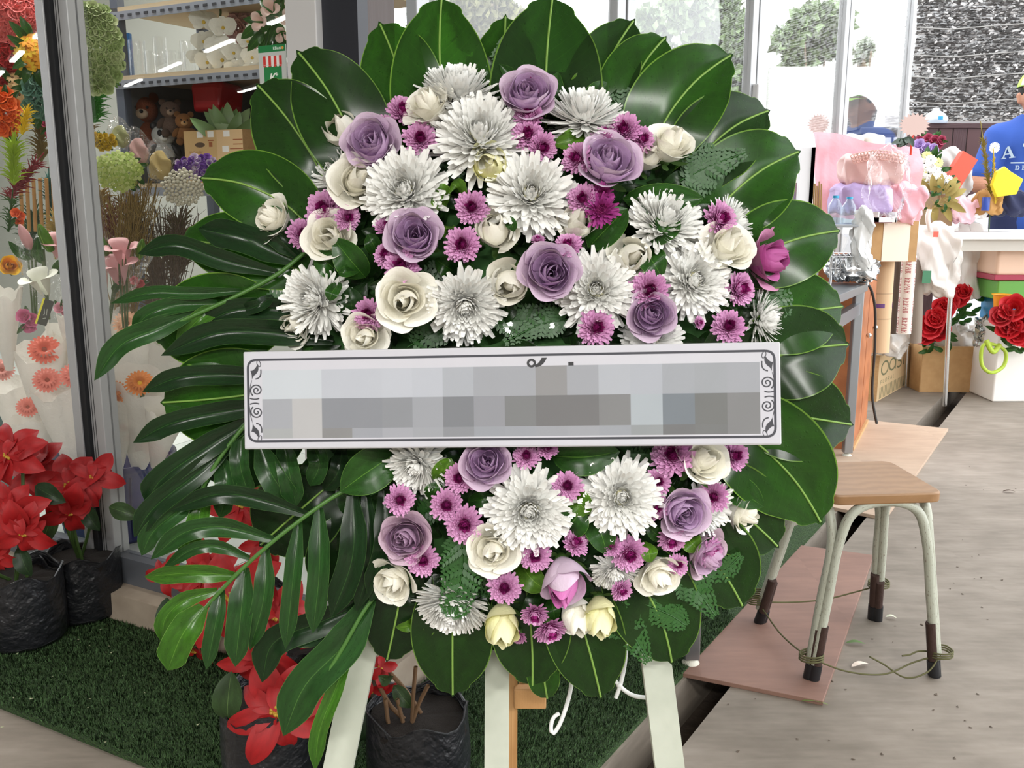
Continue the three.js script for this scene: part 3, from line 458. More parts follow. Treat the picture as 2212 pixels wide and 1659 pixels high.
function roseRecipe(kind) {     // radius 1
  const L = [];
  if (kind === 'cup') { for (let k = 0; k < 5; k++) L.push([0.98, 1.25, 0.95, 0.28, 1, k * 1.257]); for (let k = 0; k < 4; k++) L.push([0.74, 1.36, 1.05, 0.16, 1, k * 1.571 + 0.5]); for (let k = 0; k < 3; k++) L.push([0.5, 1.42, 1.35, 0.06, 1.1, k * 2.094 + 0.2]); for (let k = 0; k < 3; k++) L.push([0.44, 1.6, 1.6, -0.45, 1.25, k * 2.094 + 1]); L.push([0.32, 1.62, 2.6, -0.7, 1.3, 0.5], [0.2, 1.6, 2.8, -0.8, 1.3, 2.5]); }
  if (kind === 'bud') { for (let k = 0; k < 3; k++) L.push([0.88, 1.7, 1.15, 0.16, 1.2, k * 2.094]); for (let k = 0; k < 3; k++) L.push([0.78, 1.85, 1.3, -0.5, 1.3, k * 2.094 + 0.9]); for (let k = 0; k < 2; k++) L.push([0.6, 1.9, 1.9, -0.75, 1.3, k * 3.14 + 0.3]); L.push([0.4, 1.85, 2.9, -0.85, 1.3, 1.2]); }
  if (kind === 'full') { for (let k = 0; k < 5; k++) L.push([1.0, 1.2, 0.95, 0.2, 1, k * 1.257]); for (let k = 0; k < 5; k++) L.push([0.88, 1.3, 0.85, 0.05, 1, k * 1.257 + 0.6]); for (let q = 0; q < 6; q++) for (let k = 0; k < 4; k++) L.push([0.78 - q * 0.12, 1.32 + 0.015 * q, 0.95 + 0.1 * q, q > 2 ? -0.12 : 0, 1.2, k * 1.571 + q * 0.55]); L.push([0.1, 1.38, 2.8, -0.3, 1.3, 0]); }
  return L;
}
const roseGeoCache = {};
function makeRose(kind, matOut, matIn, name, label, group) {
  const t = thing(name, label, 'flower', V(), group), L = roseRecipe(kind);
  roseGeoCache[kind] ??= L.map(([r, h, sp, lip, tall, a], i) => { const g = rosePetal(r, h, sp, lip, tall, i * 1.7); g.rotateX(0.16 * Math.sin(i * 2.7 + 1)); g.rotateY(0.16 * Math.cos(i * 1.9)); g.rotateZ(a); return g; });
  const n = kind === 'full' ? 10 : 5;
  roseGeoCache[kind].forEach((g, i) => part('petal', g, i < n ? matOut : matIn, t));
  roseGeoCache.cal ??= (() => { const gs = [lathe([[0.001, -0.75], [0.12, -0.72], [0.3, -0.5], [0.34, -0.3], [0.2, -0.2]], 10).rotateX(Math.PI / 2)]; for (let k = 0; k < 5; k++) { const a = k * 1.257, d = V(Math.cos(a), Math.sin(a), 0); gs.push(strip([d.clone().multiplyScalar(0.28).add(V(0, 0, -0.4)), d.clone().multiplyScalar(0.8).add(V(0, 0, -0.28)), d.clone().multiplyScalar(1.15).add(V(0, 0, -0.05))], lance(0.16), V(0, 0, 1), { na: 2, nl: 6 })); } return merge(gs); })();
  part('sepals', roseGeoCache.cal, calMat, t);
  return t;
}
const petalNoise = rep(bumpNoise, 2);
const pm = (hex) => phy(hex, 0.6, { transmission: 0.1, thickness: 0, bumpMap: petalNoise, bumpScale: 0.0005 });
const roseMats = { cream: [pm(0xfaf8ee), pm(0xfaf7ea)], yellow: [pm(0xeeecb8), pm(0xf2eec2)], lilac: [pm(0xdac4d8), pm(0xd2b4d6)], mauve: [pm(0xd2b8c8), pm(0xc8a8c4)], pink: [pm(0xc888ac), pm(0xcc70b0)] };
const creamSet = [ // x, y, r, kind, lean
  [940, 250, 50, 'cup', -0.5, 0.6, 0.04], [755, 308, 44, 'bud', -0.4, 0.5, 0.01], [765, 405, 54, 'cup', 0.4, 0.2, 0.04], [1440, 332, 48, 'cup', 0.2, 0.7, 0.03], [1388, 352, 34, 'bud', 0.2, 0.4, 0.01], [608, 480, 46, 'cup', -0.6, 0.2, 0.03], [722, 520, 52, 'cup', -0.2, 0.1, 0.03], [1070, 510, 42, 'bud', 0.0, 0.2, 0.02], [1248, 490, 38, 'bud', 0.0, 0.15, 0.02], [1355, 562, 42, 'bud', 0.05, 0.05, 0.02],
  [1555, 548, 54, 'cup', 0.3, 0.4, 0.04], [1100, 608, 42, 'bud', -0.05, -0.2, 0.02], [873, 645, 56, 'cup', 0.15, -0.1, 0.05], [655, 698, 44, 'cup', -0.6, -0.3, 0.03], [795, 720, 44, 'cup', -0.1, -0.2, 0.04], [1505, 1003, 50, 'cup', 0.3, 0.4, 0.05], [1068, 1178, 50, 'cup', -0.1, -0.1, 0.04], [862, 1240, 48, 'cup', -0.5, -0.5, 0.04], [1240, 1305, 38, 'bud', 0.2, -0.9, 0.02], [1414, 1222, 48, 'cup', 0.3, -0.6, 0.03], [1585, 1102, 44, 'cup', 0.9, -0.2, 0.02],
];
const creamLabels = ['open cream rose half under the topmost white chrysanthemum', 'cream rose bud beside the upper left lilac rose', 'open cream rose lying over a half-hidden white chrysanthemum', 'open cream rose beside a lilac rose and the fern at the upper right rim', 'small cream bud pressed against an open rose beside the lilac rose', 'open cream rose at the outer left rim above the split leaf', 'open cream rose under a pair of magenta flowers, partly covered by a green leaf', 'cream rose bud between two white chrysanthemums in the middle of the flowers', 'round cream bud touching the deep crimson-purple flowers', 'round cream bud below the chrysanthemum with a leaf across it', 'wide open cream rose beside the dusky pink rose', 'cream bud next to the lilac rose above the middle of the sign', 'wide open cream rose under two magenta flowers above the sign', 'open cream rose under the chrysanthemum beside the split leaf', 'cream rose under a magenta flower, touching the top edge of the sign', 'open cream rose beside a large magenta flower just below the sign', 'open cream rose under the large chrysanthemum below the sign', 'open cream rose below the faded mauve rose', 'small cream bud beside the hanging lilac bud', 'open cream rose with a green leaf over it near the lower rim', 'pale cream rose facing away at the lower right rim'];
creamSet.forEach(([x, y, r, kind, lx, ly, lift], i) => aim(makeRose(kind, roseMats.cream[0], roseMats.cream[1], 'cream_rose', creamLabels[i], kind === 'cup' ? 'open cream roses in the wreath' : 'cream rose buds in the wreath'), x, y, dome(x, y) + lift, lx, ly, rr(0, 6), r * WS * (kind === 'bud' ? 1.02 : 0.9)));
for (const [x, y, r, lx, ly, label] of [[1058, 366, 40, 0, 0.1, 'pale yellow rose bud between two large white chrysanthemums'], [1085, 1322, 42, 0, -0.9, 'pale greenish-yellow rose hanging face down under a magenta button flower'], [1294, 1305, 40, 0, -1, 'yellow-green rose hanging at the lower edge of the wreath']]) aim(makeRose('bud', roseMats.yellow[0], roseMats.yellow[1], 'yellow_rose', label), x, y, dome(x, y) + 0.03, lx, ly, 2, r * WS * 1.0);
const lilacSet = [[1140, 220, 52, 0, 0.35], [812, 322, 54, -0.2, 0.2], [1310, 368, 56, 0.1, 0.45], [898, 517, 50, 0, 0.1], [1187, 592, 52, 0, 0], [1405, 682, 44, 0, 0], [1052, 1003, 46, 0, 0.2], [1467, 1100, 48, 0.2, -0.1]];
const lilacLabels = ['lilac rose under a magenta button flower at the top of the wreath', 'lilac rose beside a closed cream bud at the upper left of the flowers', 'lilac rose seen side-on below the deep pink buds', 'lilac rose with tightly quartered petals below the flat white chrysanthemum', 'lilac rose between a cream bud and a white chrysanthemum above the sign', 'lilac rose with a spiral heart just above the sign', 'lilac rose with brown edges just below the sign', 'pinkish lilac rose beside two magenta button flowers below the sign'];
lilacSet.forEach(([x, y, r, lx, ly], i) => aim(makeRose('full', roseMats.lilac[0], roseMats.lilac[1], 'lilac_rose', lilacLabels[i], 'lilac roses in the wreath'), x, y, dome(x, y) + 0.045, lx, ly, rr(0, 6), r * WS * 0.95));
aim(makeRose('full', roseMats.mauve[0], roseMats.mauve[1], 'mauve_rose', 'faded mauve rose with browned edges at the lower left of the flowers'), 880, 1157, dome(880, 1157) + 0.04, -0.1, 0, 1, 44 * WS);
aim(makeRose('bud', roseMats.lilac[0], roseMats.pink[1], 'lilac_rose', 'lilac rose bud hanging face down beside a magenta button flower'), 1215, 1225, dome(1215, 1225) + 0.045, 0.05, -0.9, 1, 48 * WS);
aim(makeRose('cup', roseMats.pink[0], roseMats.pink[1], 'pink_rose', 'dusky pink rose facing right at the edge of the wreath'), 1632, 562, dome(1632, 562) + 0.035, 0.9, 0.05, 1, 52 * WS);
aim(makeRose('cup', roseMats.mauve[0], roseMats.mauve[1], 'mauve_rose', 'wilted pale pink rose facing right near the lower rim of the wreath'), 1505, 1185, dome(1505, 1185) + 0.03, 0.8, -0.4, 1, 44 * WS);
// ---------------------------------------------------------------- sign board
{
  const c = [wp(525, 760, 0.128), wp(1686, 738, 0.196), wp(1688, 961, 0.196), wp(527, 971, 0.128)];
  const X = c[1].clone().add(c[2]).sub(c[0]).sub(c[3]).multiplyScalar(0.5), Y = c[0].clone().add(c[1]).sub(c[2]).sub(c[3]).multiplyScalar(0.5), w = X.length(), h = Y.length();
  X.normalize(); const Z = X.clone().cross(Y.normalize()).normalize(), YY = Z.clone().cross(X), C = c[0].clone().add(c[1]).add(c[2]).add(c[3]).multiplyScalar(0.25);
  const t = thing('sign_board', 'long white mourning sign wrapped in clear film across the wreath', 'sign', toWorld(C));
  t.quaternion.copy(WQ.clone().multiply(new THREE.Quaternion().setFromRotationMatrix(new THREE.Matrix4().makeBasis(X, YY, Z))));
  part('board', box(w, h, 0.012, 0, 0, -0.0065, 0.002), std(0xcfcfd4, 0.5), t);
  const tex = canvasTex(2048, 384, (g, cw, ch) => {
    g.fillStyle = '#c9c9d1'; g.fillRect(0, 0, cw, ch);
    const sx = cw / 1162, sy = ch / 217;
    const cells = [[203, 209, 217], [203, 209, 217], [192, 196, 205], [192, 196, 205], [194, 198, 207], [190, 195, 204], [175, 179, 187], [163, 166, 174], [163, 166, 174], [146, 146, 148], [163, 166, 174], [180, 184, 193], [177, 181, 190], [163, 167, 175], [161, 165, 172], [163, 166, 174]];
    const low = [[167, 170, 178], [188, 188, 190], [140, 143, 150], [140, 143, 150], [143, 146, 153], [160, 163, 171], [127, 130, 137], [148, 151, 158], [125, 127, 129], [116, 116, 118], [116, 116, 118], [131, 132, 134], [174, 182, 189], [120, 128, 137], [115, 117, 117], [131, 132, 134]];
    const edge = [[171, 174, 176], [188, 188, 190], [140, 140, 141], [160, 163, 172], [168, 171, 179], [163, 166, 174], [143, 146, 153], [156, 160, 168], [158, 162, 170], [160, 163, 171], [162, 165, 173], [158, 162, 170], [150, 156, 159], [115, 116, 118], [117, 119, 120], [131, 132, 134]];
    const put = (rows, y0, y1) => rows.forEach((k, i) => { g.fillStyle = `rgb(${k.map(v => Math.round(v * 0.95)).join(',')})`; g.fillRect((40 + i * 67.6) * sx, y0 * sy, 68.2 * sx, (y1 - y0) * sy); });
    put(cells, 40, 107); put(low, 106, 175); put(edge, 174, 196);
    g.lineWidth = 9; g.strokeStyle = '#3a3b44'; g.beginPath(); const r = 36, x0 = 14, y0 = 28, x1 = cw - 16, y1 = ch - 26;
    g.moveTo(x0 + r, y0); g.lineTo(x1 - r, y0); g.quadraticCurveTo(x1, y0, x1, y0 + r); g.lineTo(x1, y1 - r); g.quadraticCurveTo(x1, y1, x1 - r, y1); g.lineTo(x0 + r, y1); g.quadraticCurveTo(x0, y1, x0, y1 - r); g.lineTo(x0, y0 + r); g.quadraticCurveTo(x0, y0, x0 + r, y0); g.stroke();
    // lettering tops that stand clear of the blocked-out text
    g.strokeStyle = '#2c2c30'; g.lineWidth = 9; g.beginPath(); g.arc(1128, 60, 13, 0, 7); g.stroke(); g.beginPath(); g.moveTo(1142, 72); g.quadraticCurveTo(1168, 70, 1180, 44); g.lineTo(1170, 44); g.quadraticCurveTo(1160, 66, 1142, 72); g.fillStyle = '#2c2c30'; g.fill(); g.stroke(); g.fillRect(1268, 58, 20, 14);
    // scroll ornaments at both ends
    const scroll = (m, flip) => { g.save(); g.translate(m < 0 ? cw - 10 : 14, flip < 0 ? 195 : 195); g.scale(m < 0 ? -1 : 1, flip); g.strokeStyle = '#3a3b42'; g.fillStyle = '#3a3b42'; g.lineWidth = 5;
      g.beginPath(); for (let k = 0; k < 60; k++) { const a = k * 0.2 + 2.2, rr_ = 26 - k * 0.4; g.lineTo(34 + rr_ * Math.cos(a), -44 + rr_ * Math.sin(a)); } g.stroke();
      g.beginPath(); g.moveTo(4, -10); g.quadraticCurveTo(2, -70, 24, -104); g.quadraticCurveTo(50, -120, 40, -150); g.quadraticCurveTo(24, -120, 10, -124); g.quadraticCurveTo(22, -96, 10, -60); g.fill();
      g.beginPath(); g.moveTo(20, -112); g.lineTo(42, -146); g.moveTo(30, -90); g.quadraticCurveTo(56, -92, 52, -128); g.moveTo(6, -12); g.quadraticCurveTo(30, -4, 44, -12); g.stroke();
      g.beginPath(); g.ellipse(44, -152, 7, 13, -0.3, 0, 7); g.lineWidth = 3; g.stroke(); g.restore(); };
    scroll(1, 1); scroll(1, -1); scroll(-1, 1); scroll(-1, -1);
  });
  const face = new THREE.PlaneGeometry(w - 0.004, h - 0.004); face.translate(0, 0, 0.0002);
  part('print', face, std(0xffffff, 0.55, { map: tex }), t, 'grey print with black rounded border and scroll ornaments');
  const film = new THREE.PlaneGeometry(w + 0.004, h + 0.004, 90, 20), p = film.attributes.position;
  for (let i = 0; i < p.count; i++) { const x = p.getX(i), y = p.getY(i); p.setZ(i, 0.0016 + 0.0007 * Math.sin(60 * y + 9 * Math.sin(14 * x)) + 0.0005 * Math.sin(130 * x + 40 * y) * Math.max(0, Math.abs(y) / h - 0.2)); } film.computeVertexNormals();
  part('film', film, new THREE.MeshPhysicalMaterial({ color: 0xffffff, roughness: 0.05, transmission: 1, thickness: 0, ior: 1.5, side: THREE.DoubleSide }), t, 'clear plastic film with beads of water');
}
// ---------------------------------------------------------------- easel
{
  const paint = std(0xffffff, 0.6, { map: rep(mottled(256, [172, 178, 163], [198, 202, 188], nz), 3), bumpMap: bumpFine, bumpScale: 0.0006 }), raw = std(0xffffff, 0.7, { map: rep(texture(256, 256, (x, y) => { const v = 0.5 + 0.5 * Math.sin(x * 0.35 + 5 * nz[y * 256 + x]); return [lerp(176, 206, v), lerp(128, 160, v), lerp(78, 108, v)]; }), 4, 1) });
  const t = thing('easel', 'white painted wooden easel holding up the wreath', 'easel');
  const leg = (x0, y0, x1, y1, w, d, hOff) => {     // front leg through two points of the wreath plane, down to the floor
    const a = toWorld(wp(x0, y0, hOff)), b = toWorld(wp(x1, y1, hOff)), dir = b.clone().sub(a).normalize(), foot = a.clone().addScaledVector(dir, (0 - a.y) / dir.y), top = a.clone().addScaledVector(dir, -0.75);
    part('leg', metric(bar(foot, top, w, d, V(0, Math.sin(PITCH), Math.cos(PITCH)))), paint, t);
  };
  leg(789, 1375, 731, 1659, 0.043, 0.02, -0.03); leg(1074, 1440, 1073, 1659, 0.036, 0.02, -0.035); leg(1418, 1436, 1446, 1659, 0.043, 0.02, -0.03);
  const b0 = toWorld(wp(1108, 1000, -0.05)), foot = atY(1126, 1760, 0); foot.z -= 0.06; part('brace', metric(bar(V(0.0, 0, -1.36), toWorld(wp(1111, 900, -0.06)), 0.045, 0.014, V(1, 0, 0))), raw, t, 'bare wood centre post');
  const r0 = toWorld(wp(1145, 900, -0.08)); part('leg', metric(bar(V(0.03, 0, -2.0), r0, 0.03, 0.025)), raw, t, 'bare wood rear leg');
  part('shelf', metric(bar(toWorld(wp(700, 1000, -0.045)), toWorld(wp(1480, 1000, -0.045)), 0.04, 0.02)), paint, t);
  const e = toWorld(wp(1145, 1505, -0.1)); part('crossbar', box(0.05, 0.034, 0.018, e.x, e.y, e.z, 0.003), raw, t, 'bare wood crossbar end');
}
{
  const wire = std(0xe6e8e6, 0.35), h = -0.06, P = (x, y) => toWorld(wp(x, y, h));
  const t1 = tube([P(1240, 1380), P(1234, 1480), P(1222, 1530), P(1205, 1572), P(1194, 1585), P(1190, 1572), P(1196, 1550), P(1208, 1541)], 0.0032, 40, 6);
  solo('wire_hook', t1, wire, 'white coated wire hook hanging below the wreath', 'hook');
  const t2 = tube([P(1352, 1380), P(1350, 1430), P(1340, 1480), P(1330, 1508)], 0.0032, 30, 6), t3 = tube([P(1322, 1462), P(1345, 1488), P(1370, 1503), P(1410, 1508)], 0.0032, 30, 6);
  solo('wire_hook', merge([t2, t3, ball(0.005, ...P(1338, 1480).toArray(), 8)]), wire, 'crossed white coated wires beside the right easel leg', 'hook');
}
// ================================================================ STOOL, BOARDS, LITTER
const plyRed = std(0xffffff, 0.6, { map: rep(texture(256, 256, (x, y) => { const v = 0.5 * nzBig[y * 256 + x] + 0.5 * nz[((y * 3) % 256) * 256 + (x >> 1)]; return [lerp(112, 158, v), lerp(84, 122, v), lerp(74, 106, v)]; }), 2.2), bumpMap: bumpNoise, bumpScale: 0.001 });
const plyPale = std(0xffffff, 0.65, { map: rep(texture(256, 256, (x, y) => { const v = 0.5 * nzBig[y * 256 + x] + 0.5 * nz[((y * 3) % 256) * 256 + (x >> 1)]; return [lerp(160, 196, v), lerp(138, 172, v), lerp(118, 150, v)]; }), 2), bumpMap: bumpNoise, bumpScale: 0.001 });
const plyEdge = std(0x9c7450, 0.8);
function sheet(pts, th, y) { const sh = new THREE.Shape(pts.map(p => new THREE.Vector2(p.x, -p.z))); const g = new THREE.ExtrudeGeometry(sh, { depth: th, bevelEnabled: true, bevelSize: 0.001, bevelThickness: 0.001, bevelSegments: 1 }); g.rotateX(-Math.PI / 2); g.translate(0, y, 0); return metric(g); }
solo('plywood_board', sheet([atY(1776, 1524), atY(1452, 1458), atY(1680, 1178), atY(1886, 1206)], 0.009, 0.001), plyRed, 'reddish brown plywood board under the stool', 'board');
solo('plywood_board', sheet([atY(2048, 926, 0.012), atY(1913, 1118, 0.012), atY(1700, 1076, 0.012), atY(1800, 900, 0.012)], 0.011, 0.001), plyPale, 'pale scuffed plywood board laid across the gutter', 'board');
// stool
{
  const c = [V(0.707, 0, -2.07), V(1.028, 0, -2.098), V(1.001, 0, -2.427), V(0.66, 0, -2.39)], C = c[0].clone().add(c[1]).add(c[2]).add(c[3]).multiplyScalar(0.25);
  const t = thing('stool', 'square wooden stool with pale green tube legs bound with twine', 'stool', C);
  const ax = c[1].clone().sub(c[0]).normalize(), az = V(-ax.z, 0, ax.x), hs = 0.48;
  const pale = std(0xffffff, 0.45, { map: rep(texture(256, 256, (x, y) => { const chip = nzFine[y * 256 + x] > 0.76; return chip ? [92, 70, 52] : [lerp(168, 186, nz[y * 256 + x]), lerp(172, 188, nz[y * 256 + x]), lerp(158, 172, nz[y * 256 + x])]; }), 3, 3) });
  const rust = std(0x3b2720, 0.85, { bumpMap: bumpNoise, bumpScale: 0.002 }), twine = std(0x5c5a3a, 0.9);
  // seat
  const cen = atY(1898, 1068, hs).add(atY(1833, 994, hs)).multiplyScalar(0.5), half = 0.128;
  const sq = new THREE.Shape(); const r = 0.026; sq.moveTo(-half + r, -half); sq.lineTo(half - r, -half); sq.quadraticCurveTo(half, -half, half, -half + r); sq.lineTo(half, half - r); sq.quadraticCurveTo(half, half, half - r, half); sq.lineTo(-half + r, half); sq.quadraticCurveTo(-half, half, -half, half - r); sq.lineTo(-half, -half + r); sq.quadraticCurveTo(-half, -half, -half + r, -half);
  const sg = new THREE.ExtrudeGeometry(sq, { depth: 0.016, bevelEnabled: true, bevelSize: 0.004, bevelThickness: 0.004, bevelSegments: 2 }); sg.rotateX(-Math.PI / 2); metric(sg);
  const wood = std(0xffffff, 0.45, { map: rep(texture(256, 256, (x, y) => { const n = nz[y * 256 + x], v = 0.5 + 0.5 * Math.sin(y * 0.22 + 6 * n) , b = nzBig[y * 256 + x]; return [lerp(138, 168, 0.4 * v + 0.6 * b), lerp(102, 130, 0.4 * v + 0.6 * b), lerp(66, 90, 0.4 * v + 0.6 * b)]; }), 3) });
  const seat = part('seat', sg, wood, t, 'worn brown wooden seat'); seat.rotation.y = Math.atan2(-ax.z, ax.x); seat.position.set(cen.x - C.x, hs - 0.022, cen.z - C.z);
  // tube hoops: each side is an inverted U
  const corner = (i) => c[i % 4].clone().sub(C), topIn = (i, k) => corner(i).multiplyScalar(k);
  for (let i = 0; i < 4; i++) {
    const a = corner(i), b = corner(i + 1), mid = a.clone().add(b).multiplyScalar(0.5), inn = mid.clone().normalize().multiplyScalar(-0.004);
    const A0 = a.clone().lerp(b, 0.035).add(inn).setY(0.012), B0 = b.clone().lerp(a, 0.035).add(inn).setY(0.012), sh_ = V(cen.x - C.x, 0, cen.z - C.z), tA = a.clone().multiplyScalar(0.72).lerp(b.clone().multiplyScalar(0.72), 0.05).add(sh_), tB = b.clone().multiplyScalar(0.72).lerp(a.clone().multiplyScalar(0.72), 0.05).add(sh_);
    const pts = [A0.clone().setY(0.05), A0.clone().lerp(tA, 0.55).setY(0.22), tA.clone().setY(0.36), tA.clone().lerp(tB, 0.12).setY(0.428), tA.clone().lerp(tB, 0.32).setY(0.452), tA.clone().lerp(tB, 0.68).setY(0.452), tA.clone().lerp(tB, 0.88).setY(0.428), tB.clone().setY(0.36), B0.clone().lerp(tB, 0.55).setY(0.22), B0.clone().setY(0.05)];
    part('hoop', tube(pts, 0.0115, 60, 10), pale, t, 'pale green painted steel tube hoop');
    for (const e of [A0, B0]) {
      const up = e === A0 ? tA.clone().setY(0.36) : tB.clone().setY(0.36), p0 = e.clone().setY(0.0), d = up.clone().sub(p0).normalize();
      part('foot', rod(p0.clone().setY(i === 0 || i === 3 ? 0.0095 : 0.001), p0.clone().addScaledVector(d, 0.05), 0.0145, 0.014, 12), M.black, t, 'black rubber foot');
      const hgt = rr(0.05, 0.11); part('rust_patch', rod(p0.clone().addScaledVector(d, 0.05), p0.clone().addScaledVector(d, 0.05 + hgt), 0.0119, 0.0119, 10), rust, t, 'rusty patch where the paint is gone');
    }
  }
  const tw = [];
  const ring = (i, y, n) => { const p = corner(i).multiplyScalar(1 - 0.12 * y).setY(y); for (let k = 0; k < n; k++) { const q = []; for (let a = 0; a < 8; a++) q.push(V(p.x + 0.027 * Math.cos(a * 0.785), y + 0.006 * k + 0.003 * Math.sin(a), p.z + 0.027 * Math.sin(a * 0.785))); tw.push(tube(q, 0.0022, 30, 5, true)); } return p; };
  const y0 = 0.066, R = [ring(0, y0, 3), ring(1, y0 - 0.005, 3), ring(2, y0 + 0.03, 3), ring(3, y0, 5)];
  const link = (a, b, sag, off) => tw.push(tube([a, a.clone().lerp(b, 0.25).add(V(0, -sag * 0.7, off)), a.clone().lerp(b, 0.55).add(V(0, -sag, off)), a.clone().lerp(b, 0.8).add(V(0, -sag * 0.5, 0)), b], 0.0022, 40, 5));
  link(R[0], R[1], 0.035, 0.02); link(R[0], R[3], 0.02, 0); link(R[3], R[2], 0.02, 0); link(R[1], R[0].clone().lerp(R[1], 0.45), 0.04, 0.03); link(R[1], R[0].clone().lerp(R[1], 0.7), -0.005, -0.01);
  part('twine', merge(tw), twine, t, 'greenish twine tied round the legs');
}
// steel table legs behind the wreath
{
  const t = thing('steel_table', 'long stainless steel work table running along the glazed doors', 'table');
  const top = [V(0.36, 0, -2.12), V(0.3, 0, -2.72), V(1.18, 0, -4.18), V(1.51, 0, -4.03)];
  const sh = sheet(top, 0.03, 0.735); part('top', sh, M.steel, t);
  for (const p of [V(0.44, 0, -2.155), V(1.47, 0, -4.02), V(0.33, 0, -2.65), V(1.2, 0, -4.12)]) {
    const l = part('leg', box(0.038, 0.72, 0.038, p.x, 0.385, p.z, 0.004), M.steel, t); const f = lathe([[0.001, 0], [0.02, 0.001], [0.022, 0.012], [0.012, 0.022], [0.006, 0.028]], 14); f.translate(p.x, 0, p.z); part('foot', f, std(0xd8d6c8, 0.5), l, 'white round foot');
  }
  part('rail', bar(V(0.44, 0.66, -2.155), V(1.488, 0.66, -4.054), 0.03, 0.05, V(0, 1, 0)), M.steel, t);
}
// litter on the floor
const litterLeaf = (px, py, L, turn, mat, w, label) => { const p = atY(px, py, 0.004), d = V(Math.cos(turn), 0, Math.sin(turn)); solo('fallen_leaf', strip([p.clone().addScaledVector(d, -L / 2), p.clone().add(V(0, 0.005, 0)), p.clone().addScaledVector(d, L / 2)], lance(w), V(0, 1, 0), { na: 2, nl: 8, fold: 0.3 }), mat, label, 'leaf'); };
litterLeaf(1848, 1390, 0.05, 0.1, std(0x4f6b34, 0.6), 0.007, 'narrow green leaf lying beside the plywood board');
litterLeaf(1858, 1437, 0.05, -0.3, std(0xe6d6c8, 0.7), 0.008, 'pale pink and white petal lying under the stool');
litterLeaf(1925, 1334, 0.03, 0.2, std(0xc9ccb4, 0.7), 0.006, 'pale dry leaf beside the rear stool foot');
litterLeaf(1760, 1518, 0.06, 0.3, std(0x6f7d45, 0.7), 0.005, 'olive leaf at the corner of the reddish board');
litterLeaf(2180, 1062, 0.05, 0.05, std(0x4c3b30, 0.8), 0.007, 'dark brown leaf on the open concrete floor');
{
  const gs = []; for (let i = 0; i < 70; i++) { const p = atY(rr(1500, 2210), rr(1000, 1650), 0.0015), g = new THREE.TetrahedronGeometry(rr(0.002, 0.005)); g.scale(1.6, 0.4, 1); g.rotateY(rr(0, 6)); g.translate(p.x, p.y, p.z); gs.push(g); }
  const m = solo('floor_crumbs', merge(gs), std(0x5a4e42, 0.9), 'dark crumbs of plant litter scattered on the concrete floor', 'litter'); m.userData.kind = 'stuff';
  const g2 = []; for (let i = 0; i < 46; i++) { const p = SH(rr(-0.4, 0.9), 0.018, -rr(0.02, 0.5)), g = new THREE.TetrahedronGeometry(rr(0.0015, 0.004)); g.scale(1.8, 0.5, 0.8); g.rotateY(rr(0, 6)); g.translate(p.x, p.y, p.z); g2.push(g); }
  const m2 = solo('turf_crumbs', merge(g2), std(0xa8ac8a, 0.9), 'pale crumbs of petals scattered on the turf mat', 'litter'); m2.userData.kind = 'stuff';
}
// ================================================================ POINSETTIAS
const bagMat = phy(0x1b1c20, 0.42, { bumpMap: rep(bumpNoise, 3), bumpScale: 0.008, clearcoat: 0.2 });
const bractTex = texture(128, 256, (x, y) => { const a = Math.abs(x / 64 - 1), s = y / 256, v = Math.abs(((s * 9 - a * 2.2) % 1 + 1) % 1 - 0.5), l = Math.max(0, 1 - v / 0.06) * 0.14, n = nz[y * 256 + x * 2]; return [lerp(150, 184, n) - 50 * l, lerp(8, 16, n), lerp(14, 22, n)]; });
const bractMat = phy(0xffffff, 0.6, { map: bractTex, transmission: 0.15, thickness: 0 }), pLeaf = leafMat([34, 60, 30], [80, 110, 60], [60, 90, 50], 0.55), pLeafPale = leafMat([58, 84, 44], [110, 140, 80], [80, 110, 60], 0.55);
const bractGeo = [0, 1, 2].map(k => strip([V(0, 0, 0), V(0, 0.35, 0.1 - k * 0.06), V(0, 0.72, 0.07 - k * 0.05), V(0, 1, -0.10 - k * 0.05)], lance(0.24 + k * 0.03, 0.85, 0.45), V(0, 0, 1), { na: 4, nl: 12, fold: 0.25, wave: 0.16, ph: k * 2 }));
const cyGeo = (() => { const gs = []; for (let i = 0; i < 9; i++) gs.push(ball(0.045, rr(-0.1, 0.1), rr(-0.1, 0.1), 0.07 + rr(0, 0.05), 6)); return merge(gs); })(), cyMat = std(0xb98f2e, 0.6);
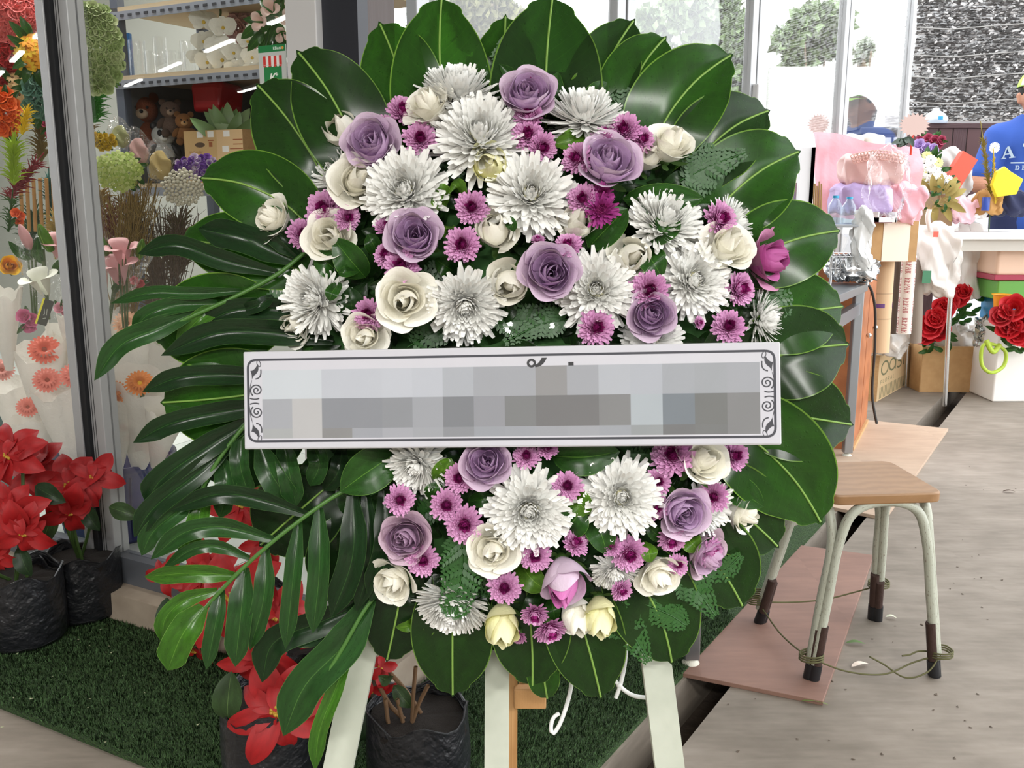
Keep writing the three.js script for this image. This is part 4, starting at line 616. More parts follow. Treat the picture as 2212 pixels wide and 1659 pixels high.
function poinsettia(label, base, r, hgt, heads, leaves, tilt = 0) {
  const t = thing('poinsettia', label, 'plant', base, 'poinsettias in black bags');
  const prof = [[0.001, 0], [r * 0.86, 0], [r * 0.98, hgt * 0.08], [r, hgt * 0.5], [r * 0.97, hgt * 0.97], [r * 1.0, hgt], [r * 0.95, hgt * 0.99], [r * 0.93, hgt * 0.8]];
  const bag = lathe(prof, 28), p = bag.attributes.position; for (let i = 0; i < p.count; i++) { const y = p.getY(i), a = Math.atan2(p.getZ(i), p.getX(i)); const k = 1 + 0.035 * Math.sin(3 * a + base.x * 9) * (y / hgt) + 0.02 * Math.sin(9 * a + 20 * y); p.setXYZ(i, p.getX(i) * k, y + (y > hgt * 0.9 ? 0.012 * Math.sin(5 * a + base.z * 7) : 0), p.getZ(i) * k); } bag.computeVertexNormals();
  part('grow_bag', bag, bagMat, t, 'black plastic grow bag'); const so = cyl(r * 0.93, r * 0.93, 0.02, 0, hgt * 0.8, 0, 20); part('soil', jitter(so, 0.004, 60), M.soil, t);
  for (const [hx, hy, hz, size, dx, dy, dz, n = 11, st = 0] of heads) {
    const hp = V(hx, hy, hz), root = V(rr(-0.2, 0.2) * r, hgt * 0.8, rr(-0.2, 0.2) * r), d = V(dx, dy, dz).normalize();
    part('stem', tube([root, root.clone().lerp(hp, 0.5).add(V(rr(-0.02, 0.02), 0.01, rr(-0.02, 0.02))), hp.clone().addScaledVector(d, -0.04), hp], 0.0045, 16, 6), st ? M.woodStem : M.stem, t);
    const h = new THREE.Group(); h.name = 'flower_head'; h.position.copy(hp); h.quaternion.setFromUnitVectors(V(0, 0, 1), d); t.add(h);
    for (let i = 0; i < n; i++) { const b = part('bract', bractGeo[i % 3], bractMat, h); const q = i / n; b.scale.setScalar(size * lerp(0.6, 1.05, q) * rr(0.9, 1.1)); b.rotation.set(lerp(0.55, -0.35, q) * -1 * 0.8, 0, i * 2.39996 + rr(-0.2, 0.2), 'ZXY'); b.position.z = lerp(0.012, -0.012, q); }
    const cy = part('cyathia', cyGeo, cyMat, h, 'small yellow true flowers'); cy.scale.setScalar(size * 0.8);
  }
  for (const [x, y, z, L, dx, dy, dz, pale] of leaves) { const l = part('leaf', bractGeo[1], pale ? pLeafPale : pLeaf, t); l.scale.setScalar(L); l.position.set(x, y, z); const Y = V(dx, dy, dz).normalize(), X = Y.clone().cross(V(0, 0.4, 1)).normalize(), Z = X.clone().cross(Y); l.quaternion.setFromRotationMatrix(new THREE.Matrix4().makeBasis(X, Y, Z)); }
  return t;
}
// local coordinates of a pixel at distance z, relative to a base
const rel = (px, py, z, b) => { const v = atZ(px, py, z).sub(b); return [v.x, v.y, v.z]; };
{
  // two plants at the far left
  let b = atY(30, 1418, 0.012); b.z -= 0.1; b.x -= 0.02;
  poinsettia('poinsettia with drooping red bracts in the larger black bag on the turf', b, 0.105, 0.19, [[...rel(20, 985, b.z + 0.02, b), 0.105, -0.2, 0.5, 1, 12], [...rel(25, 1110, b.z + 0.1, b), 0.1, -0.1, 0.2, 1, 11], [...rel(50, 1150, b.z + 0.12, b), 0.09, 0.3, -0.3, 1, 9], [...rel(-20, 1200, b.z + 0.1, b), 0.08, 0.1, -0.4, 1, 9]], [[...rel(75, 1050, b.z + 0.06, b), 0.09, 0.8, -0.3, 0.3], [...rel(40, 1180, b.z + 0.08, b), 0.08, 0.4, -0.9, 0.3], [...rel(10, 1060, b.z, b), 0.09, -0.4, -0.6, 0.5]]);
  b = atY(150, 1358, 0.012); b.z -= 0.1;
  poinsettia('poinsettia in a black bag between the larger bagged plant and the shop door', b, 0.1, 0.18, [[...rel(150, 1050, b.z + 0.06, b), 0.115, 0.2, 0.45, 1, 13], [...rel(85, 1010, b.z + 0.02, b), 0.1, -0.2, 0.7, 1, 10], [...rel(150, 1105, b.z + 0.12, b), 0.09, 0.2, -0.5, 1, 7], [...rel(200, 1030, b.z + 0.04, b), 0.085, 0.6, 0.3, 1, 8]], [[...rel(120, 1100, b.z + 0.1, b), 0.1, -0.3, -0.9, 0.3, 1], [...rel(235, 1095, b.z + 0.1, b), 0.085, 1, -0.25, 0.2, 1], [...rel(90, 1080, b.z + 0.08, b), 0.1, -0.5, -0.6, 0.4], [...rel(180, 1090, b.z + 0.08, b), 0.08, 0.5, -0.7, 0.3]]);
  // plants behind the wreath
  b = V(-0.47, 0.012, -1.69);
  poinsettia('poinsettia with large spread red bracts beside the left easel leg', b, 0.1, 0.175, [[...rel(598, 1535, b.z + 0.08, b), 0.115, 0.05, 0.25, 1, 11], [...rel(500, 1290, b.z + 0.02, b), 0.11, -0.2, 0.4, 1, 11], [...rel(590, 1330, b.z, b), 0.1, 0.2, 0.3, 1, 10], [...rel(560, 1420, b.z + 0.03, b), 0.09, 0.3, 0.1, 1, 8]], [[...rel(500, 1450, b.z + 0.06, b), 0.1, -0.1, -1, 0.2, 1], [...rel(360, 1290, b.z, b), 0.09, 0.1, -1, 0.1], [...rel(640, 1470, b.z + 0.03, b), 0.08, 0.5, -0.6, 0.2], [...rel(400, 1330, b.z, b), 0.08, -0.4, -0.8, 0.1]]);
  b = V(-0.62, 0.012, -2.19);
  poinsettia('poinsettia half hidden behind the split leaves in front of the shop window', b, 0.09, 0.17, [[...rel(520, 1090, b.z, b), 0.1, 0, 0.4, 1, 11], [...rel(440, 1250, b.z + 0.03, b), 0.11, -0.3, 0.3, 1, 11], [...rel(360, 1240, b.z, b), 0.07, -0.4, 0.3, 1, 8], [...rel(580, 1170, b.z, b), 0.09, 0.3, 0.2, 1, 10], [...rel(420, 1400, b.z + 0.06, b), 0.1, -0.5, -0.6, 0.6, 7]], [[...rel(370, 1370, b.z, b), 0.09, 0.1, -1, 0.1], [...rel(420, 1320, b.z, b), 0.1, -0.3, -0.8, 0.2]]);
  b = V(-0.18, 0.012, -1.66);
  poinsettia('nearly bare poinsettia with woody stems in a black bag between the easel legs', b, 0.1, 0.17, [[...rel(822, 1440, b.z - 0.03, b), 0.05, 0.2, 0.3, 1, 5, 1], [...rel(800, 1490, b.z - 0.02, b), 0.06, 0.1, -0.4, 1, 4, 1]], [[...rel(850, 1480, b.z, b), 0.055, 0.5, -0.5, 0.3, 1], [...rel(845, 1470, b.z, b), 0.05, -0.2, 0.4, 0.6, 1], [...rel(790, 1540, b.z, b), 0.06, 0.1, -1, 0.2]]);
  const nb = scene.children[scene.children.length - 1]; const R = (x, y) => V(...rel(x, y, b.z + 0.02, b));
  for (const pts of [[[888, 1640], [890, 1570], [893, 1500], [898, 1440]], [[888, 1570], [905, 1520], [925, 1480]], [[880, 1620], [845, 1580], [832, 1510]], [[882, 1600], [868, 1550], [858, 1510]]]) part('stem', tube(pts.map(([x, y]) => R(x, y)), 0.0042, 16, 6), M.woodStem, nb, 'bare brown woody stem');
  b = V(-0.42, 0.012, -1.93);
  poinsettia('poinsettia in a black bag just behind the left easel leg', b, 0.08, 0.17, [[...rel(690, 1540, b.z, b), 0.07, 0.5, -0.2, 1, 7], [...rel(640, 1440, b.z, b), 0.075, -0.1, 0.3, 1, 8]], [[...rel(760, 1560, b.z, b), 0.08, 0.5, -0.8, 0.2], [...rel(800, 1580, b.z + 0.02, b), 0.08, 0.4, -0.9, 0.3], [...rel(700, 1580, b.z, b), 0.07, -0.4, -0.8, 0.3]]);
}
// ================================================================ INSIDE THE SHOP
const mpp = (p) => { const v = p.clone().sub(V(0, EYE, 0)); return (-v.z * Math.cos(PITCH) - v.y * Math.sin(PITCH)) / FOCAL; };      // metres per photo pixel at a point
const faceCam = (p) => V(0, EYE, 0).sub(p).normalize();
const bloomGeo = (() => { const gs = []; for (let q = 0; q < 3; q++) for (let k = 0; k < 5; k++) { const g = rosePetal(1 - q * 0.3, 0.9 + q * 0.05, 0.8, 0.3 - q * 0.1, 1, k); g.rotateZ(k * 1.257 + q * 0.6); gs.push(g); } return merge(gs); })();
const daisyGeo = (n, w, up = 0.15) => { const gs = []; for (let k = 0; k < n; k++) { const a = k / n * 6.283, d = V(Math.cos(a), Math.sin(a), 0); gs.push(strip([d.clone().multiplyScalar(0.12), d.clone().multiplyScalar(0.6).add(V(0, 0, up)), d.clone().add(V(0, 0, up * 0.6))], (s) => w * Math.pow(Math.sin(Math.PI * (0.15 + 0.75 * s)), 0.8), V(0, 0, 1), { na: 2, nl: 5, fold: 0.1 })); } return merge(gs); };
const daisy12 = daisyGeo(12, 0.2), gerbera = merge([daisyGeo(22, 0.14, 0.1), daisyGeo(16, 0.12, 0.35).scale(0.7, 0.7, 1)]), eye = (() => { const g = ball(0.2, 0, 0, 0.1, 8); g.scale(1, 1, 0.5); return g; })();
const trumpet = merge([0, 1, 2].map(k => { const g = rosePetal(0.55, 1.5, 0.9, 0.75, 0.8, k); g.rotateZ(k * 2.094); return g; }));     // lily bloom
const budGeo = lathe([[0.001, 0], [0.12, 0.06], [0.2, 0.35], [0.17, 0.7], [0.06, 0.97], [0.001, 1]], 10).rotateX(Math.PI / 2);
const leafShape = strip([V(0, 0, 0), V(0, 0.5, 0.12), V(0, 1, -0.05)], lance(0.2), V(0, 0, 1), { na: 2, nl: 8, fold: 0.3 });
function bunch(name, label, c, rx, ry, geo, mat, n, size, { hub, hubMat, piece = 'bloom', green = 0.35, greens = 14, mats, group, depth = 0.6, cat = 'flowers', greenMat = fillMats[1] } = {}) {
  const k = mpp(c), t = thing(name, label, cat, c, group), f = faceCam(c), base = new THREE.Quaternion().setFromUnitVectors(V(0, 0, 1), V(f.x, 0, f.z).normalize()); t.quaternion.copy(base);
  const RX = rx * k, RY = ry * k, RZ = Math.min(RX, RY) * depth;
  const gl = []; for (let i = 0; i < greens; i++) { const a = rr(0, 6.28), r = Math.sqrt(rnd()) * 0.85, g = leafShape.clone(); g.scale(size * k * 2.4, size * k * 2.6, size * k * 2.4); g.rotateX(rr(-0.6, 0.6)); g.rotateZ(a - 1.57 + rr(-0.5, 0.5)); g.translate(RX * r * Math.cos(a), RY * r * Math.sin(a), 0); gl.push(g); }
  if (greens) part('foliage', merge(gl), greenMat, t);
  for (let i = 0; i < n; i++) {
    const a = i * 2.39996, r = Math.sqrt((i + 0.5) / n) * 0.97, x = RX * r * Math.cos(a), y = RY * r * Math.sin(a), z = RZ * Math.sqrt(1 - r * r * 0.9);
    const d = V(x / RX * 0.8, y / RY * 0.8, 1).normalize(), b = part(piece, geo, mats ? mats[i % mats.length] : mat, t); b.position.set(x, y, z); b.quaternion.setFromUnitVectors(V(0, 0, 1), d); b.rotateZ(rr(0, 6)); b.scale.setScalar(size * k * rr(0.85, 1.15));
    if (hub) part('centre', hub, hubMat, b);
  }
  return t;
}
function plume(name, label, base, tip, w, n, mat, stiff = 0.5, cat = 'dried plant') {      // tuft of fine blades
  const gs = [], ax = tip.clone().sub(base), L = ax.length(), f = faceCam(base);
  for (let i = 0; i < n; i++) {
    const b = base.clone().addScaledVector(ax, rnd() * 0.75), d = ax.clone().normalize().multiplyScalar(stiff).add(V(rr(-1, 1), rr(-0.5, 0.7), rr(-1, 1)).multiplyScalar(0.6)).normalize(), l = w * rr(0.5, 1);
    gs.push(strip([b, b.clone().addScaledVector(d, l * 0.6), b.clone().addScaledVector(d, l).add(V(0, -l * 0.15, 0))], (s) => w * 0.035 * (1 - s) + 0.0004, f, { na: 1, nl: 4, fold: 0 }));
  }
  gs.push(rod(base, tip, 0.004, 0.002, 5));
  const m = solo(name, merge(gs), mat, label, cat); return m;
}
const S = (px, py, q) => shopPix(px, py, q);
// ---- left pane
bunch('coral_rose_bunch', 'bunch of coral pink artificial roses hanging high in the shop window', S(48, 42, 0.55), 56, 54, bloomGeo, pm(0xe2706c), 34, 13, { greens: 6 });
bunch('blue_flower_bunch', 'small bunch of violet blue artificial flowers above the coral roses', S(86, 8, 0.6), 22, 24, bloomGeo, pm(0x6f74c8), 12, 8, { greens: 4 });
bunch('red_rose_bunch', 'bunch of dark red artificial roses under the coral roses', S(12, 128, 0.55), 30, 52, bloomGeo, pm(0xb8262a), 16, 15, { greens: 5 });
bunch('yellow_flower_bunch', 'bunch of yellow and orange artificial daisies beside the silver stiles', S(70, 116, 0.5), 32, 34, daisy12, null, 9, 20, { mats: [pm(0xf2a21e), pm(0xf0c62c), pm(0xeaa01c)], hub: eye, hubMat: std(0xc47a12, 0.8) });
bunch('cream_daisy_bunch', 'bunch of beige artificial daisies under the yellow ones', S(36, 205, 0.55), 22, 44, daisy12, pm(0xe0bd86), 9, 15, { hub: eye, hubMat: std(0x6b4a2a, 0.8) });
bunch('succulent_bunch', 'grey-green artificial succulents between the daisies and the stiles', S(88, 208, 0.55), 28, 48, bloomGeo, std(0x5f8a78, 0.6), 14, 14, { piece: 'rosette' });
bunch('orange_flower_bunch', 'bunch of bright orange artificial flowers above the lime plume', S(8, 245, 0.5), 24, 44, bloomGeo, pm(0xee6a20), 12, 14);
plume('yellow_plume', 'bright yellow feathery artificial plume', S(48, 290, 0.45), S(62, 225, 0.45), 0.045, 120, std(0xe6c21c, 0.7));
plume('lime_plume', 'lime green feathery grass plume in the shop window', S(30, 400, 0.42), S(30, 285, 0.42), 0.07, 170, std(0x8fae1e, 0.7));
plume('brown_tuft', 'tuft of brown dried grass behind the lime plume', S(90, 350, 0.62), S(85, 240, 0.62), 0.07, 160, std(0x6a5a2c, 0.9));
plume('burgundy_plume', 'burgundy dyed pampas plume beside the silver stiles', S(20, 430, 0.5), S(95, 330, 0.5), 0.06, 220, std(0x8a2b36, 0.9));
bunch('pink_bud_spray', 'single pink artificial bud beside the silver stiles', S(108, 272, 0.6), 12, 20, bloomGeo, pm(0xc2355c), 4, 10, { greens: 4 });
plume('teal_foliage', 'dark teal dyed foliage behind the bamboo', S(110, 470, 0.75), S(105, 360, 0.75), 0.06, 120, std(0x23584f, 0.8));
for (let i = 0; i < 7; i++) { const x = 44 + i * 14; solo('bamboo_cane', merge([rod(S(x + 5, 500, 0.72), S(x, 385, 0.72), 0.007, 0.007, 8), ...[0.3, 0.7].map(k => cyl(0.0078, 0.0078, 0.003, ...S(x + 5, 500, 0.72).lerp(S(x, 385, 0.72), k).toArray(), 8))]), std(0xa47a44, 0.6), 'upright tan bamboo cane standing in the shop', 'cane', 'bamboo canes in the shop'); }
plume('green_foliage', 'fresh green leafy stems in front of the bamboo canes', S(18, 500, 0.35), S(28, 410, 0.35), 0.05, 60, fillMats[1], 0.4, 'foliage');
bunch('orange_tea_flower', 'small orange flower among the green stems', S(40, 466, 0.36), 8, 12, bloomGeo, pm(0xe86a34), 3, 8, { greens: 3 });
// ---- lilies and yellow rose
{
  const yr = makeRose('cup', pm(0xf2c21e), pm(0xf0a91a), 'yellow_rose', 'bright yellow rose above the white paper sleeve in the shop'); const p = S(19, 577, 0.3); yr.position.copy(p); yr.quaternion.setFromUnitVectors(V(0, 0, 1), faceCam(p).add(V(0.3, 0.4, 0)).normalize()); yr.scale.setScalar(18 * mpp(p));
  const lily = (name, label, items, group) => {
    const c = items[0], t = thing(name, label, 'bouquet', S(c[0], c[1], c[2]), group), o = t.position.clone();
    for (const [px, py, q, kind, size, dx, dy, mat] of items) { const p = S(px, py, q), k = mpp(p), g = kind === 'bud' ? budGeo : kind === 'leaf' ? leafShape : trumpet, m = part(kind === 'bloom' ? 'lily_bloom' : kind === 'bud' ? 'bud' : 'leaf', g, mat, t); m.position.copy(p.sub(o)); m.scale.setScalar(size * k); const d = V(dx, dy, 0.35).normalize(); m.quaternion.setFromUnitVectors(kind === 'leaf' ? V(0, 1, 0) : V(0, 0, 1), d); }
    part('stems', merge([0, 1, 2].map(i => rod(V((i - 1) * 0.012, 0, 0), V((i - 1) * 0.006, -0.2, 0.02), 0.003, 0.003, 5))), M.stem, t); return t;
  };
  const pk = pm(0xd9a3a4), pk2 = pm(0xe6bfb4), wh = pm(0xe6e8d8), gr = fillMats[2], dg = fillMats[1];
  lily('lily_bouquet', 'bouquet of pink lily buds and one white lily behind the chalk price card', [[68, 540, 0.3, 'bud', 60, -0.2, 1, pk], [112, 545, 0.3, 'bud', 66, -0.2, 1, gr], [126, 545, 0.33, 'bloom', 40, 0.2, 0.9, pk], [95, 625, 0.26, 'bloom', 46, -0.1, 0.8, wh], [72, 560, 0.3, 'leaf', 60, -0.6, 0.6, dg], [120, 590, 0.3, 'leaf', 50, 0.5, 0.6, dg], [90, 570, 0.32, 'leaf', 60, 0.1, 1, dg], [135, 600, 0.32, 'leaf', 40, 0.5, 0.8, dg]]);
  lily('lily_bouquet', 'bouquet of pink lilies in a clear sleeve in front of the dried twigs', [[265, 560, 0.32, 'bloom', 44, 0.1, 1, pk], [258, 600, 0.3, 'bloom', 50, 0, 1, pk], [222, 610, 0.3, 'bloom', 40, -0.2, 1, pk2], [215, 570, 0.32, 'bloom', 34, -0.2, 1, pk2], [230, 555, 0.3, 'bud', 46, 0, 1, gr], [250, 560, 0.34, 'leaf', 50, 0.3, 1, dg], [300, 560, 0.34, 'bud', 50, 0.4, 1, gr], [245, 630, 0.3, 'leaf', 40, 0.5, 0.5, dg]]);
}
// ---- paper cones with gerberas
function coneWrap(name, label, px, py, pw, px2, py2, q, mat, inner, group) {      // mouth centre, mouth half-width, foot
  const a = S(px, py, q), b = S(px2, py2, q), k = mpp(a), t = thing(name, label, 'bouquet', b, group), ax = a.clone().sub(b), L = ax.length(), R = pw * k, n = 26, m = 12, P = [], I = [], ph = px * 0.37;
  const dir = ax.clone().normalize(), X = dir.clone().cross(V(0, 0, 1)).normalize(), Z = X.clone().cross(dir);
  for (let i = 0; i <= m; i++) for (let j = 0; j <= n; j++) { const s = i / m, an = j / n * 6.283, r = R * (0.22 + 0.78 * Math.pow(s, 0.9)) * (1 + 0.07 * s * Math.sin(4 * an + ph) + 0.04 * s * Math.sin(9 * an + ph * 2 + s * 4)), l = L * s * (1 + (i === m ? 0.05 * Math.sin(3 * an + ph) + 0.03 * Math.sin(7 * an) : 0)) - L * 0.12 * s * Math.max(0, Math.cos(an - 1.57)) * (s > 0.8 ? 1 : 0.6); const p = dir.clone().multiplyScalar(l).addScaledVector(X, r * Math.cos(an)).addScaledVector(Z, r * 0.75 * Math.sin(an)); P.push(p.x, p.y, p.z); if (i && j) { const z = i * (n + 1) + j; I.push(z - n - 2, z - n - 1, z, z - n - 2, z, z - 1); } }
  const g = new THREE.BufferGeometry(); g.setAttribute('position', new THREE.Float32BufferAttribute(P, 3)); g.setIndex(I); g.computeVertexNormals(); g.setAttribute('uv', new THREE.Float32BufferAttribute(new Float32Array(P.length / 3 * 2).map((_, i) => i % 2 ? P[(i >> 1) * 3 + 1] * 6 : P[(i >> 1) * 3] * 6), 2));
  part('wrap', g, mat, t);
  for (const [ix, iy, r, gm, hm] of inner) { const p = S(ix, iy, q - 0.02), f = part('gerbera', gerbera, gm, t); f.position.copy(p.clone().sub(b)); f.quaternion.setFromUnitVectors(V(0, 0, 1), faceCam(p).add(V(0, 0.5, 0)).normalize()); f.scale.setScalar(r * mpp(p)); part('centre', eye, hm, f); }
  part('stems', rod(V(), dir.clone().multiplyScalar(L * 0.85), 0.006, 0.006, 6), M.stem, t);
  return t;
}
const coral = pm(0xe4694e), pinkish = pm(0xe9806e), orange = pm(0xe8862a), yellowC = std(0xf0c018, 0.7), darkC = std(0x8a3a22, 0.8);
coneWrap('paper_sleeve', 'plain white paper sleeve at the left end of the shop window', 8, 620, 36, 20, 800, 0.26, M.whitePaper, []);
coneWrap('gerbera_bouquet', 'white-wrapped bouquet with a coral gerbera, highest of the left bouquets', 85, 735, 62, 110, 960, 0.34, M.whitePaper, [[96, 756, 34, coral, darkC]]);
coneWrap('gerbera_bouquet', 'white-wrapped bouquet with two salmon gerberas standing in the blue bucket', 120, 830, 60, 160, 1010, 0.28, M.whitePaper, [[102, 822, 30, pinkish, darkC], [160, 812, 30, pinkish, darkC]]);
coneWrap('gerbera_bouquet', 'half-hidden white-wrapped bouquet with a pale pink gerbera by the left pots', 20, 820, 52, 60, 985, 0.3, M.whitePaper, [[4, 800, 26, pm(0xd98c80), darkC]]);
coneWrap('gerbera_bouquet', 'tall white-wrapped bouquet with a peach gerbera behind the others', 285, 690, 70, 270, 950, 0.42, M.whitePaper, [[275, 700, 30, pm(0xeab58e), darkC]]);
coneWrap('gerbera_bouquet', 'white-wrapped bouquet with a yellow and orange gerbera in the blue bucket', 310, 810, 74, 300, 1010, 0.3, M.whitePaper, [[302, 828, 30, orange, yellowC]]);
coneWrap('gerbera_bouquet', 'white-wrapped bouquet with an orange gerbera against the stiles', 245, 840, 52, 255, 1010, 0.24, M.whitePaper, [[246, 848, 28, orange, std(0xc8701a, 0.8)]]);
coneWrap('gerbera_bouquet', 'plain white bouquet wrap at the right rim of the blue bucket', 362, 880, 44, 335, 1010, 0.3, M.whitePaper, []);
coneWrap('paper_sleeve', 'large white paper wrap behind the lilies', 190, 670, 64, 200, 930, 0.44, M.whitePaper, []);
coneWrap('clear_sleeve', 'clear cellophane sleeve round the pink lilies', 262, 530, 66, 235, 700, 0.33, M.film, []);
coneWrap('clear_sleeve', 'clear cellophane sleeve round the lilies behind the chalk price card', 90, 510, 66, 105, 690, 0.32, M.film, []);
bunch('pink_rosebud', 'small coral pink rose beside the clear sleeve', S(297, 612, 0.45), 10, 13, bloomGeo, pm(0xd9646a), 3, 9, { greens: 3 });
bunch('pink_rosebud', 'pink rose bud beside the chalk price card', S(60, 690, 0.24), 12, 16, bloomGeo, pm(0xd8709a), 3, 11, { greens: 3 });
bunch('pink_rosebud', 'pale pink rose bud between the chalk price card and the stiles', S(136, 672, 0.26), 8, 11, bloomGeo, pm(0xe2a0ae), 2, 9, { greens: 3 });
{
  const p = S(98, 675, 0.22), k = mpp(p), t = thing('price_card', 'black chalk price card with a yellow edge among the bouquets', 'price card', p); t.quaternion.setFromUnitVectors(V(0, 0, 1), faceCam(p)); t.rotateZ(-0.35);
  part('card', box(20 * k, 56 * k, 0.003, 0, 0, 0), std(0xffffff, 0.8, { map: canvasTex(64, 160, (g) => { g.fillStyle = '#3a3f38'; g.fillRect(0, 0, 64, 160); g.strokeStyle = '#b8beb0'; g.lineWidth = 4; g.beginPath(); g.moveTo(18, 60); g.lineTo(30, 90); g.lineTo(24, 100); g.moveTo(36, 56); g.lineTo(44, 96); g.moveTo(28, 120); g.lineTo(46, 112); g.stroke(); }) }), t);
  part('edge', box(4 * k, 58 * k, 0.004, -11 * k, 0, 0), std(0xe8e020, 0.5), t, 'yellow edge strip');
}
// ---- blue bucket
{
  const c = S(258, 1180, 0.34), k = mpp(c), t = thing('flower_bucket', 'large blue plastic bucket holding wrapped bouquets', 'bucket', V(c.x, 0.085, c.z)), r = 122 * k, h = S(258, 985, 0.34).y - 0.085;
  part('body', lathe([[0.001, 0], [r * 0.8, 0], [r * 0.84, 0.01], [r * 0.98, h * 0.86], [r * 1.0, h * 0.92], [r * 1.07, h * 0.925], [r * 1.07, h], [r * 1.0, h], [r * 0.96, h * 0.9], [r * 0.82, 0.02]], 40), phy(0x232c6e, 0.35, { clearcoat: 0.2 }), t);
  for (let i = 0; i < 9; i++) { const a = 0.2 + i * 0.22; part('rib', bar(V(r * 0.83 * Math.cos(a + 0.7), 0.02, r * 0.83 * Math.sin(a + 0.7)), V(r * 0.985 * Math.cos(a + 0.7), h * 0.86, r * 0.985 * Math.sin(a + 0.7)), 0.006, 0.006), std(0x1c2560, 0.4), t); }
  const st = (px, py, w, hh, mat, label) => { const p = S(px, py, 0.34).sub(t.position), a = Math.atan2(r * 0.96, 0), q = part('sticker', box(w * k, hh * k, 0.002), mat, t, label); const an = Math.atan2(Math.sqrt(Math.max(0, r * r - p.x * p.x)), p.x); q.position.set(r * 0.985 * Math.cos(an), p.y, r * 0.985 * Math.sin(an)); q.rotation.y = Math.PI / 2 - an; };
  st(340, 1000, 22, 24, std(0xd8dade, 0.6), 'white sticker'); st(258, 1012, 24, 12, std(0xc0282c, 0.5), 'red sticker');
}
solo('teal_bucket', lathe([[0.001, 0], [0.1, 0], [0.125, 0.3], [0.118, 0.3], [0.095, 0.02]], 28).translate(...S(55, 1010, 0.5).setY(0.085).toArray()), std(0x2f5a58, 0.5), 'dark teal bucket behind the left poinsettias', 'bucket');
